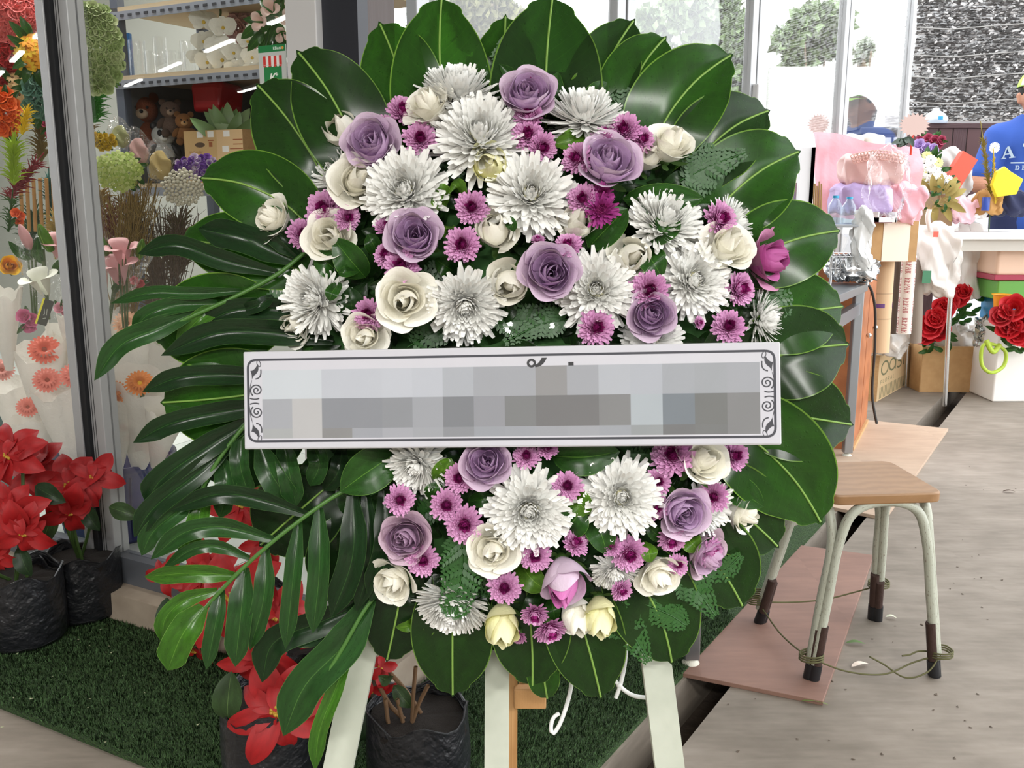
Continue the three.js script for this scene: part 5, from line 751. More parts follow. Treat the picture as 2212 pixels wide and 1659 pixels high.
// ---- upper shelf rack with vases, toys and box
{
  const q0 = 0.75, L = S(250, 172, q0), R = S(515, 172, q0), y1 = L.y, y2 = S(400, 4, q0).y, y3 = S(400, 402, q0).y, t0 = L.clone().sub(K0).dot(U), t1 = t0 + 1.0;
  const t = thing('shelf_rack', 'slotted grey steel shelf rack inside the shop', 'shelf');
  const steel = std(0x8e95a0, 0.5, { metalness: 0.3 }), dark = std(0x2a2e36, 0.6);
  for (const y of [y1, y2, y3]) { part('shelf', sbox(t0, t1, y - 0.004, y + 0.01, q0, q0 + 0.4), std(0xbba98a, 0.7), t, 'pale board shelf'); part('rail', sbox(t0, t1, y - 0.032, y - 0.004, q0 - 0.004, q0), steel, t); if (y !== y3) for (let i = 0; i < 26; i++) part('slot', sbox(t0 + 0.012 + i * 0.0385, t0 + 0.03 + i * 0.0385, y - 0.022, y - 0.014, q0 - 0.0055, q0 - 0.003), dark, t, 'dark slot hole'); }
  for (const tt of [t0, t1 - 0.035]) for (const q of [q0, q0 + 0.38]) part('upright', sbox(tt, tt + 0.035, 0.085, 2.1, q, q + 0.03), std(0x5a6270, 0.5, { metalness: 0.3 }), t);
  part('back_panel', sbox(t0, t1, y3, y1, q0 + 0.4, q0 + 0.41), std(0x6a6e74, 0.6), t, 'plain grey panel added behind the lower bay'); part('side_panel', sbox(t0 - 0.004, t0, y3, y1, q0, q0 + 0.4), std(0x6a6e74, 0.6), t);  // grey panels added so the lower bay reads darker
  const sit = (px, q = q0 + 0.14) => { const p = S(px, 165, q); p.y = y1 + 0.01; return p; }, vg = new THREE.MeshPhysicalMaterial({ color: 0xffffff, roughness: 0.02, transmission: 1, thickness: 0, ior: 1.5, side: THREE.DoubleSide });
  const vase = (px, w, hpx, label, mat = vg, q) => { const p = sit(px, q), k = mpp(p), r = w * k / 2, h = hpx * k; solo('glass_vase', lathe([[0.001, 0], [r * 0.9, 0], [r, 0.008], [r, h], [r * 0.93, h], [r * 0.92, 0.012], [0.001, 0.012]], 24).translate(p.x, p.y, p.z), mat, label, 'vase', 'vases on the shop shelf'); };
  vase(268, 44, 100, 'tall blue-topped cylinder vase at the end of the shelf', new THREE.MeshPhysicalMaterial({ color: 0x3a8fc4, roughness: 0.05, transmission: 0.7, thickness: 0, side: THREE.DoubleSide }));
  vase(300, 36, 84, 'clear glass cylinder vase on the shelf next to the blue one'); vase(338, 44, 58, 'low wide clear glass vase on the shelf'); vase(382, 40, 56, 'low clear glass vase beside the orchids'); vase(350, 30, 100, 'tall slim clear glass vase at the back of the shelf', vg, q0 + 0.28); vase(408, 30, 80, 'clear glass vase under the white orchids', vg, q0 + 0.2);
  // orchids
  const ot = thing('orchid', 'white phalaenopsis orchid in full bloom on the shop shelf', 'plant', sit(470)), oo = ot.position.clone(), wm = pm(0xf2f2e8), lip = std(0xd9b848, 0.6);
  const orch = merge([[0, 0.62, 0.34], [2.1, 0.6, 0.3], [-2.1, 0.6, 0.3], [1.15, 0.78, 0.5], [-1.15, 0.78, 0.5]].map(([a, l, w]) => { const g = strip([V(0, 0.04, 0), V(0, l * 0.6, 0.08), V(0, l * 1.2, 0)], (s) => w * Math.pow(Math.sin(Math.PI * (0.12 + 0.8 * s)), 0.7), V(0, 0, 1), { na: 4, nl: 6, fold: 0.08 }); g.rotateZ(a); return g; }));
  for (const [px, py, r] of [[440, 48, 34], [482, 60, 32], [470, 100, 32], [440, 90, 30], [480, 130, 34], [448, 135, 30], [505, 115, 28], [510, 150, 28], [425, 125, 24], [560, 70, 32], [535, 90, 26], [585, 95, 26], [545, 125, 28], [545, 155, 24]]) { const p = S(px, py, q0 + 0.05), f = part('bloom', orch, wm, ot); f.position.copy(p.clone().sub(oo)); f.quaternion.setFromUnitVectors(V(0, 0, 1), faceCam(p).add(V(rr(-0.3, 0.3), rr(-0.2, 0.3), 0)).normalize()); f.rotateZ(rr(-0.3, 0.3)); f.scale.setScalar(r * mpp(p)); const e = part('lip', eye, lip, f, 'yellow lip'); e.scale.setScalar(0.6); }
  part('stem', tube([V(0, 0, 0), V(0.01, 0.12, 0.02), V(0.03, 0.22, 0.03), V(-0.02, 0.26, 0.05)], 0.004, 16, 6), M.stem, ot); part('pot', lathe([[0.001, 0], [0.04, 0], [0.05, 0.07], [0.045, 0.07]], 20), std(0xcac4b8, 0.6), ot);
  bunch('pink_rose_bunch', 'pale pink artificial roses behind the orchids', S(540, 62, q0 + 0.25), 52, 34, bloomGeo, pm(0xe2b4b2), 18, 13, { greens: 10 });
  bunch('mixed_artificial_bunch', 'artificial foliage with pale lily flowers at the jamb', S(605, 45, 0.6), 48, 50, trumpet, pm(0xdcc0b4), 7, 22, { greens: 40 });
  bunch('yellow_filler_bunch', 'small yellow artificial flowers beside the jamb', S(640, 70, 0.5), 14, 18, bloomGeo, pm(0xd8cc3c), 7, 8, { greens: 8 });
  // plush toys
  const toy = (name, label, px, py, s, fur, muz, eyes) => {
    const p = S(px, py, q0 + 0.12), k = mpp(p) * s, t = thing(name, label, 'soft toy', p); const f = faceCam(p); t.quaternion.setFromUnitVectors(V(0, 0, 1), V(f.x, 0, f.z).normalize()); t.scale.setScalar(k);
    const fm = std(fur, 0.95, { bumpMap: rep(bumpFine, 4), bumpScale: 0.004 }); const head = ball(32, 0, 0, 0, 20); head.scale(1.08, 0.95, 0.95); part('head', head, fm, t);
    part('body', (() => { const g = ball(34, 0, -52, -4, 18); g.scale(1, 1.0, 0.9); return g; })(), fm, t); for (const sd of [-1, 1]) { part('ear', (() => { const g = ball(12, sd * 25, 26, 0, 12); g.scale(1, 1, 0.6); return g; })(), eyes ? M.black : fm, t); part('arm', (() => { const g = ball(12, 0, 0, 0, 12); g.scale(0.9, 1.8, 0.9); g.rotateZ(sd * 0.6); g.translate(sd * 34, -44, 8); return g; })(), eyes ? M.black : fm, t); part('leg', ball(15, sd * 20, -78, 18, 12), eyes ? M.black : fm, t); const ey = part('eye', (() => { const g = ball(eyes ? 8 : 3.4, sd * 12, 4, 28, 10); if (eyes) g.scale(0.85, 1.2, 1); return g; })(), M.black, t); if (eyes) ey.rotation.z = 0; }
    part('muzzle', (() => { const g = ball(13, 0, -10, 26, 14); g.scale(1.1, 0.85, 0.9); return g; })(), std(muz, 0.95), t); part('nose', ball(4, 0, -5, 38, 8), M.black, t);
  };
  toy('teddy_bear', 'rust brown teddy bear with a pale muzzle on the lower shelf', 305, 238, 1.0, 0x8a4a30, 0xc9b49c, 0); toy('toy_panda', 'white plush panda with black eye patches beside the carton', 353, 292, 0.72, 0xd6dad8, 0xd6dad8, 1); toy('teddy_bear', 'grey-brown plush bear behind the panda', 368, 238, 0.62, 0x7a6458, 0xa08a78, 0); toy('teddy_bear', 'tan plush bear beside the leafy plant', 398, 262, 0.55, 0xb07a48, 0xc9a070, 0);
  { const p = S(470, 212, q0 + 0.2), k = mpp(p); const g = box(86 * k, 60 * k, 0.12, 0, 0, 0, 0.02); jitter(g, 0.004, 40); g.rotateY(shopTurn); g.translate(p.x, p.y, p.z); solo('red_gift_bag', g, std(0xb01c24, 0.4), 'glossy red bag behind the leafy plant', 'bag'); }
  // carton with printed side
  { const p = S(462, 342, q0 + 0.02), k = mpp(p), t = thing('orchid_carton', 'kraft carton with brown print and white stickers holding a plant', 'box', p); t.rotation.y = shopTurn;
    const w = 172 * k, h = 118 * k, print = canvasTex(512, 352, (g) => { g.fillStyle = '#c9a874'; g.fillRect(0, 0, 512, 352); g.fillStyle = '#d8b88a'; g.fillRect(290, 0, 222, 352); g.fillStyle = '#5a4632'; g.beginPath(); g.ellipse(140, 90, 44, 16, 0, 0, 7); g.fill(); g.fillStyle = '#efeee8'; for (const x of [118, 212, 350]) g.fillRect(x, 6, 54, 38); g.fillRect(335, 100, 54, 38); g.fillStyle = '#7a4a2c'; g.font = 'italic 20px serif'; g.fillText('Moth orchid', 40, 142); g.fillStyle = '#9c5a34'; g.fillRect(212, 60, 50, 8); g.fillRect(220, 74, 30, 30); for (let i = 0; i < 8; i++) g.fillRect(430 - (i > 1 ? 30 : 0), 60 + i * 28, 80 + (i > 1 ? 30 : 0), 6); g.font = '26px serif'; });
    const m = std(0xffffff, 0.85, { map: print }), g = box(w, h, 0.2, 0, 0, -0.1); part('carton', g, [M.kraft, M.kraft, M.kraft, M.kraft, m, M.kraft], t);
    bunch('leafy_plant', 'broad green leaves standing in the kraft carton', S(490, 258, q0 + 0.08), 54, 40, leafShape, fillMats[1], 0, 30, { greens: 0, piece: 'leaf' });
    const pl = scene.children[scene.children.length - 1]; pl.userData.category = 'plant'; const pk = mpp(pl.position); for (let i = 0; i < 13; i++) { const l = part('leaf', leafShape, i % 3 ? std(0x6f8f58, 0.45) : std(0x86a070, 0.45), pl); l.scale.set(70 * pk, rr(60, 90) * pk, 70 * pk); l.position.set(rr(-12, 12) * pk, -44 * pk, rr(-0.02, 0.02)); l.rotation.set(rr(-0.3, 0.5), 0, lerp(-1.15, 1.15, i / 12)); } }
}
bunch('statice_bunch', 'bunch of purple and white statice in front of the carton', S(430, 362, 0.62), 50, 24, bloomGeo, null, 46, 6, { mats: [pm(0x8a5ab4), pm(0xd2c2d8), pm(0x6f3fa0)], greens: 4 });
bunch('green_mum_cascade', 'hanging cascade of lime green button flowers beside the stiles', S(212, 105, 0.3), 46, 92, bloomGeo, null, 84, 10, { mats: [pm(0xb6c88a), pm(0xa4bb74), pm(0xc4d09a)], hub: null, greens: 26, greenMat: fillMats[2], depth: 0.5 });
plume('moss_mat', 'bright green artificial grass tuft under the button flowers', S(205, 265, 0.34), S(200, 190, 0.34), 0.055, 260, std(0x2f7a22, 0.8), 0.3, 'foliage');
bunch('hydrangea_head', 'round lime green hydrangea head above the dried twigs', S(256, 370, 0.42), 46, 40, daisyGeo(4, 0.4), null, 60, 11, { mats: [pm(0xaebf62), pm(0x98b04e), pm(0xbcca7c)], greens: 10 });
bunch('yellow_statice', 'small yellow dried flowers left of the cellophane bags', S(222, 306, 0.45), 26, 16, bloomGeo, pm(0xcfae2a), 18, 6, { greens: 12 });
plume('brown_foliage', 'brown dried foliage behind the yellow flowers', S(195, 300, 0.5), S(185, 240, 0.5), 0.05, 120, std(0x6f5a2e, 0.9));
plume('dark_teal_leaves', 'dark teal leaves beside the stiles below the dried foliage', S(200, 410, 0.5), S(192, 330, 0.5), 0.05, 70, std(0x2c5a52, 0.7), 0.4, 'foliage');
{ const bagc = (px, py, rx, ry, inside, label) => { const p = S(px, py, 0.5), k = mpp(p), g = new THREE.SphereGeometry(1, 24, 16); g.scale(rx * k, ry * k, rx * k * 0.6); jitter(g, 0.006, 60); const t = thing('cellophane_bag', label, 'bag', p); const g2 = new THREE.SphereGeometry(1, 16, 12); g2.scale(rx * k * 0.8, ry * k * 0.62, rx * k * 0.4); g2.translate(0, -ry * k * 0.2, 0); jitter(g2, 0.008, 70); part('bag', g, M.film, t, 'crinkled clear film'); part('contents', g2, std(inside, 0.9), t); };
  bagc(298, 322, 26, 44, 0xb08a84, 'crinkled clear bag of dusty pink dried flowers'); bagc(258, 290, 24, 34, 0x8a8c60, 'crinkled clear bag of olive dried flowers'); bagc(345, 350, 30, 46, 0xa8935c, 'crinkled clear bag of straw coloured grass beside the carton'); }
// dried twigs
function twigs(label, px0, px1, yb, yt, q, n, mat) { const gs = []; for (let i = 0; i < n; i++) { const b = S(lerp(px0, px1, 0.35 + 0.3 * rnd()), yb, q), e = S(lerp(px0, px1, rnd()), yt + rr(0, 60), q + rr(-0.06, 0.06)), m = b.clone().lerp(e, 0.55).add(V(rr(-0.02, 0.02), 0, rr(-0.02, 0.02))); gs.push(tube([b, m, e], 0.0012, 8, 4)); for (let k = 0; k < 5; k++) { const s = m.clone().lerp(e, rnd()); gs.push(rod(s, s.clone().add(V(rr(-0.03, 0.03), rr(0.005, 0.04), rr(-0.02, 0.02))), 0.0007, 0.0004, 4)); } } solo('dried_twigs', merge(gs), mat, label, 'dried plant'); }
twigs('bundle of fine ochre dried twigs in the middle of the shop window', 190, 350, 700, 380, 0.5, 70, std(0x7d6732, 0.9)); twigs('bundle of dark brown dried twigs behind the paper wraps', 300, 430, 690, 440, 0.55, 70, std(0x4c3d2c, 0.9)); twigs('loose reddish dried twigs beside the stiles', 195, 270, 560, 420, 0.55, 30, std(0x6a3b30, 0.9));
for (const [lab, x0, y0, x1, y1, q, w, n, c] of [['ochre dried grass clump left of the hydrangea', 205, 520, 215, 400, 0.6, 0.08, 220, 0x8a7136], ['brown dried grass clump behind the twigs', 290, 560, 280, 420, 0.66, 0.1, 260, 0x6e5a30], ['olive dried grass clump under the berries', 380, 600, 390, 450, 0.68, 0.1, 240, 0x5c5230], ['grey-brown dried grass clump behind the wrapped bouquets', 330, 680, 340, 540, 0.7, 0.1, 220, 0x5e4c38], ['maroon dried leaves behind the ochre twigs', 240, 520, 238, 440, 0.62, 0.06, 90, 0x6a2f2c], ['dark green leaves behind the bamboo canes', 60, 560, 80, 430, 0.8, 0.1, 160, 0x2c4a2c], ['straw coloured grass clump between the bamboo canes and the stiles', 120, 560, 125, 450, 0.66, 0.08, 160, 0x9a8448]]) plume('dried_tuft', lab, S(x0, y0, q), S(x1, y1, q), w, n, std(c, 0.9));
coneWrap('gerbera_bouquet', 'white-wrapped bouquet standing low between the stiles and the blue bucket', 60, 900, 52, 90, 1030, 0.26, M.whitePaper, [[60, 880, 24, pinkish, darkC]]);
coneWrap('paper_sleeve', 'white paper sleeve leaning at the back of the left bouquets', 150, 700, 50, 160, 900, 0.42, M.whitePaper, []);
coneWrap('paper_sleeve', 'white paper sleeve behind the wrapped bouquets beside the split leaf', 370, 700, 60, 350, 930, 0.48, M.whitePaper, []);
bunch('white_berry_bunch', 'bunch of small greyish white dried berries', S(395, 405, 0.5), 44, 40, (() => ball(1, 0, 0, 0, 6))(), std(0xbdb9a4, 0.8), 90, 4.5, { greens: 0, piece: 'berry' });
// things on the glass
{ const p = S(590, 150, GQ - 0.012), k = mpp(p), t = thing('pay_card', 'green and white payment card with a striped awning hung on the glass', 'card', p); t.rotation.y = shopTurn;
  const tex = canvasTex(256, 352, (g) => { g.fillStyle = '#c3c8c4'; g.fillRect(0, 0, 256, 352); g.fillStyle = '#0f7a3c'; g.fillRect(0, 0, 256, 50); g.fillStyle = '#e8efe8'; g.font = 'bold 30px sans-serif'; g.fillText('KBank', 140, 36); g.fillStyle = '#d8a040'; g.beginPath(); g.arc(232, 26, 11, 0, 7); g.fill(); g.fillStyle = '#15803f'; g.beginPath(); g.moveTo(46, 150); g.lineTo(216, 150); g.lineTo(216, 300); g.quadraticCurveTo(216, 326, 190, 326); g.lineTo(72, 326); g.quadraticCurveTo(46, 326, 46, 300); g.fill(); for (let i = 0; i < 7; i++) { g.fillStyle = i % 2 ? '#ece8e4' : '#d23028'; g.fillRect(42 + i * 25.4, 78, 25.6, 66); g.beginPath(); g.arc(54.7 + i * 25.4, 146, 12.7, 0, 3.15); g.fill(); } g.fillStyle = '#f2f4ee'; g.font = 'italic bold 92px sans-serif'; g.fillText('K', 86, 270); g.font = 'bold 60px sans-serif'; g.fillText('+', 150, 236); });
  const pl = new THREE.PlaneGeometry(76 * k, 100 * k); pl.translate(0, 0, 0.002); part('card', box(76 * k, 100 * k, 0.003, 0, 0, 0), std(0xc8ccc8, 0.4), t); part('print', pl, std(0xffffff, 0.4, { map: tex }), t, 'green print with an awning and white lettering'); part('hook', tube([V(0, 50 * k, 0), V(0.003, 56 * k, 0), V(-0.002, 60 * k, 0)], 0.001, 8, 5), M.chrome, t); }
{ const p = S(170, 118, GQ + 0.04), k = mpp(p), t = thing('heart_ornament', 'white lace heart ornament hanging behind the silver stiles', 'ornament', p); t.rotation.y = shopTurn; const h = new THREE.Shape(), hp = []; for (let i = 0; i <= 60; i++) { const a = i / 60 * 6.283, x = 30 * Math.pow(Math.sin(a), 3), y = 24 * Math.cos(a) - 9 * Math.cos(2 * a) - 4 * Math.cos(3 * a) - Math.cos(4 * a); hp.push([x * k * 0.85, y * k * 1.1]); } h.moveTo(...hp[0]); for (const q of hp.slice(1)) h.lineTo(...q);
  part('plate', new THREE.ExtrudeGeometry(h, { depth: 0.004, bevelEnabled: false }), std(0x8f9290, 0.4), t, 'grey plate'); part('lace', merge(hp.map(([x, y], i) => { const g = new THREE.TorusGeometry(4.2 * k, 1.2 * k, 5, 10); g.translate(x * 1.12, y * 1.12, 0.004); return g; })), std(0xe8e8de, 0.8), t, 'white lace edging'); part('ribbon', merge([tube([V(0, 30 * k, 0), V(8 * k, 60 * k, 0), V(10 * k, 80 * k, 0)], 0.002, 10, 5), tube([V(0, -34 * k, 0), V(-2 * k, -60 * k, 0), V(2 * k, -78 * k, 0)], 0.003, 10, 5)]), std(0xe8e8de, 0.8), t); }
// ================================================================ RIGHT SIDE: packing tables, bags, boxes
const pq = (x0, y0, x1, y1, z) => { const a = atZ(x0, y1, z), b = atZ(x1, y0, z); return { c: a.clone().add(b).multiplyScalar(0.5), w: b.x - a.x, h: b.y - a.y, y0: a.y, y1: b.y, x0: a.x, x1: b.x }; };
const pbox = (x0, y0, x1, y1, z, d, r = 0) => { const q = pq(x0, y0, x1, y1, z); return box(q.w, q.h, d, q.c.x, q.c.y, z - d / 2, r); };
function blob(x0, y0, x1, y1, z, d, amt = 0.012, f = 26, flat = 0.6) {       // crumpled bag shape
  const q = pq(x0, y0, x1, y1, z), g = new THREE.SphereGeometry(1, 40, 26), p = g.attributes.position;
  for (let i = 0; i < p.count; i++) { const e = (v) => Math.sign(v) * Math.pow(Math.abs(v), flat); p.setXYZ(i, e(p.getX(i)) * q.w / 2, e(p.getY(i)) * q.h / 2, e(p.getZ(i)) * d / 2); }
  jitter(g, amt, f); jitter(g, amt * 0.5, f * 2.3); g.translate(q.c.x, q.c.y, z - d / 2); return g;
}
function facing(a, b, h, th, y = 0) {      // upright box whose front runs from floor point a to b
  const L = a.distanceTo(b), g = new THREE.BoxGeometry(L, h, th); g.translate(L / 2, h / 2 + y, -th / 2); const d = b.clone().sub(a).setY(0).normalize(), X = d, Z = d.clone().cross(V(0, 1, 0)); g.applyMatrix4(new THREE.Matrix4().makeBasis(X, V(0, 1, 0), Z).setPosition(a.clone().setY(0))); return g;
}
const hAt = (px, py, p) => { const d = ray(px, py); return EYE + d.y * (p.z / d.z); };      // height seen at a pixel above a floor point
const tanWood = std(0xffffff, 0.55, { map: rep(texture(256, 256, (x, y) => { const v = 0.5 + 0.5 * Math.sin(y * 0.12 + 7 * nz[y * 256 + x]), b = nzBig[y * 256 + x]; return [lerp(150, 186, 0.5 * v + 0.5 * b), lerp(88, 116, 0.5 * v + 0.5 * b), lerp(50, 70, 0.5 * v + 0.5 * b)]; }), 1.5) });
// cabinet
const cabA = atY(1834, 978), cabB = atY(1866, 918);
{
  const t = thing('wooden_cabinet', 'orange-brown wooden cabinet behind the steel table leg', 'cabinet'); const h = 0.82;
  part('body', metric(facing(cabA, cabB, h, 0.4)), tanWood, t); const d = cabB.clone().sub(cabA).normalize(), n = d.clone().cross(V(0, 1, 0));
  for (const [s0, s1] of [[0.02, 0.47], [0.5, 0.97]]) { const a = cabA.clone().lerp(cabB, s0).addScaledVector(n, 0.012), b = cabA.clone().lerp(cabB, s1).addScaledVector(n, 0.012); const dr = part('door', metric(facing(a, b, 0.74, 0.012, 0.04)), tanWood, t); const k = a.clone().lerp(b, 0.9); part('knob', ball(0.012, k.x + n.x * 0.012, 0.5, k.z + n.z * 0.012, 10), M.chrome, dr); }
  part('plinth', facing(cabA.clone().addScaledVector(n, 0.02), cabB.clone().addScaledVector(n, 0.02), 0.03, 0.02), std(0xc79a6a, 0.7), t);
}
// kraft carton and parcels on the cabinet
{
  const z = -4.55, y0 = 0.82, q = pq(1876, 482, 1985, 556, z), g = box(q.w, 0.19, 0.24, q.c.x, y0 + 0.095, z - 0.12);
  const t = thing('open_carton', 'kraft carton on the cabinet under the pink parcels', 'box'); part('carton', metric(g), M.kraft, t); part('label', new THREE.PlaneGeometry(q.w * 0.56, 0.188).translate(q.c.x + q.w * 0.05, y0 + 0.095, z + 0.002), std(0xf2e6d4, 0.7), t, 'cream plane with the brightness of the carton front put into its colour'); part('flap', box(q.w * 0.3, 0.004, 0.1, q.c.x - q.w * 0.36, y0 + 0.2, z + 0.02), M.kraft, t);  // cream plane paints in the bright front face of the carton
  const top = y0 + 0.19, pinkP = phy(0xf2bcc6, 0.6, { transmission: 0.25, thickness: 0, bumpMap: bumpNoise, bumpScale: 0.004 }), lav = phy(0xb39bc9, 0.5, { bumpMap: bumpNoise, bumpScale: 0.004 }), blush = phy(0xe6c2bc, 0.35, { transmission: 0.3, thickness: 0 });
  // back-standing pink paper
  const sheetP = (pts, mat, name, label, cat = 'paper') => { const P = pts.map(([x, y, zz]) => atZ(x, y, zz)), g = new THREE.PlaneGeometry(1, 1, 18, 12), p = g.attributes.position; for (let i = 0; i < p.count; i++) { const u = p.getX(i) + 0.5, v = 0.5 - p.getY(i), a = P[0].clone().lerp(P[1], u), b = P[3].clone().lerp(P[2], u), r = a.lerp(b, v); p.setXYZ(i, r.x, r.y + 0.006 * Math.sin(9 * u), r.z + 0.03 * Math.sin(7 * u + 3 * v) + 0.02 * Math.sin(11 * v + 5 * u)); } g.computeVertexNormals(); return solo(name, g, mat, label, cat); };
  sheetP([[1757, 285, -4.75], [1985, 322, -4.8], [1990, 480, -4.8], [1757, 470, -4.75]], pinkP, 'pink_wrapping_paper', 'large creased sheet of pink wrapping paper behind the parcels');
  const pk = solo('pink_parcel', blob(1928, 398, 2010, 482, -4.5, 0.2, 0.012), pinkP, 'crumpled pink paper parcel beside the kraft carton', 'parcel');
  solo('lavender_parcel', blob(1816, 396, 1938, 464, -4.42, 0.22, 0.006, 30, 0.35), lav, 'lavender tissue parcel in clear film', 'parcel');
  const lp = thing('lace_parcel', 'blush parcel with a lace trim stacked on the lavender parcel', 'parcel'); part('body', blob(1832, 330, 1965, 404, -4.42, 0.2, 0.008, 24, 0.5), blush, lp); part('lace', merge((() => { const gs = []; for (let i = 0; i < 46; i++) { const p = atZ(1842 + i * 2.4, 338 - 9 * Math.sin(i / 46 * 3.14) + (i % 3) * 6, -4.4), g = new THREE.TorusGeometry(0.009, 0.003, 5, 8); g.rotateX(rr(-0.4, 0.4)); g.translate(p.x, p.y, p.z); gs.push(g); } return gs; })()), std(0xd8a79c, 0.7), lp, 'salmon lace trim');
  solo('clear_film_bag', blob(1875, 318, 1975, 470, -4.3, 0.08, 0.014, 30), M.film, 'shiny clear film bag in front of the parcels', 'bag');
  solo('dark_red_box', pbox(1868, 452, 1930, 482, -4.5, 0.12), std(0x6e2226, 0.5), 'dark red box under the lavender parcel', 'box'); solo('white_tray', merge([pbox(1896, 470, 1938, 480, -4.35, 0.1), pbox(1896, 458, 1900, 480, -4.35, 0.1), pbox(1933, 458, 1938, 480, -4.35, 0.1)]), std(0xf0efec, 0.5), 'small white tray on the kraft carton', 'tray');
}
// wire rack on the steel table with bottles
{
  const z = -4.0, t = thing('wire_rack', 'chrome wire dish rack on the end of the steel table', 'rack'), gs = []; const q = pq(1782, 484, 1880, 604, z);
  part('tray', box(q.w, 0.012, 0.22, q.c.x, q.y1 - 0.006, z - 0.05, 0.003), M.steel, t); for (const sx of [q.x0 + 0.01, q.x1 - 0.01]) for (const dz of [0.04, -0.14]) part('post', cyl(0.006, 0.006, q.y1 - 0.765, sx, (q.y1 + 0.765) / 2, z + dz, 8), M.chrome, t);
  for (let i = 0; i < 9; i++) part('wire', tube([V(q.x0 + i * q.w / 8, q.y0 + 0.02, z + 0.05), V(q.x0 + i * q.w / 8, q.y0 + 0.1, z + 0.05), V(q.x0 + i * q.w / 8, q.y0 + 0.1, z - 0.15)], 0.003, 10, 5), M.chrome, t); for (const y of [0.05, 0.1]) part('wire', rod(V(q.x0, q.y0 + y, z + 0.05), V(q.x1, q.y0 + y, z + 0.05), 0.003), M.chrome, t);
  const bottle = (px, h, label) => { const p = atZ(px, 480, z - 0.03), b = thing('water_bottle', label, 'bottle', V(p.x, q.y1, p.z)), r = 0.028; part('body', lathe([[0.001, 0], [r, 0], [r, h * 0.6], [r * 0.95, h * 0.68], [r * 0.5, h * 0.86], [0.011, h * 0.9], [0.011, h * 0.95]], 20), new THREE.MeshPhysicalMaterial({ color: 0xe6f0f6, roughness: 0.08, transmission: 0.9, thickness: 0, side: THREE.DoubleSide }), b); part('cap', cyl(0.013, 0.013, h * 0.09, 0, h * 0.965, 0, 14), std(0x2f9ec8, 0.4), b, 'light blue cap'); };
  bottle(1802, 0.115, 'water bottle with a blue cap beside the bamboo sticks'); bottle(1832, 0.11, 'water bottle with a blue cap beside the lavender parcel');
  solo('white_film_lump', blob(1848, 452, 1890, 590, z + 0.08, 0.08, 0.012, 40), phy(0xf4f4f2, 0.25, { transmission: 0.3, thickness: 0 }), 'crumpled white plastic hanging over the wire rack', 'bag');
  solo('foil_pile', blob(1800, 560, 1905, 604, z + 0.06, 0.14, 0.014, 50), std(0xd6d8da, 0.22, { metalness: 0.85 }), 'crumpled silver foil lying on the steel table', 'foil');
  { const wb = thing('display_board', 'white display board with a black edge standing behind the wreath leaves', 'board'); part('face', pbox(1722, 318, 1754, 470, -4.02, 0.03), std(0xf2f0f2, 0.4), wb); part('edge', pbox(1753, 318, 1758, 470, -4.01, 0.035), M.black, wb, 'thin black edge'); }
  for (let i = 0; i < 5; i++) solo('bamboo_stick', rod(atZ(1759 + i * 3.6, 462, -4.03), atZ(1756 + i * 4.6, 392 + (i % 3) * 5, -4.06), 0.0035, 0.0035, 6), std(0xb08a58, 0.7), 'thin bamboo stick standing beside the water bottles', 'stick', 'bamboo sticks by the bottles');
}
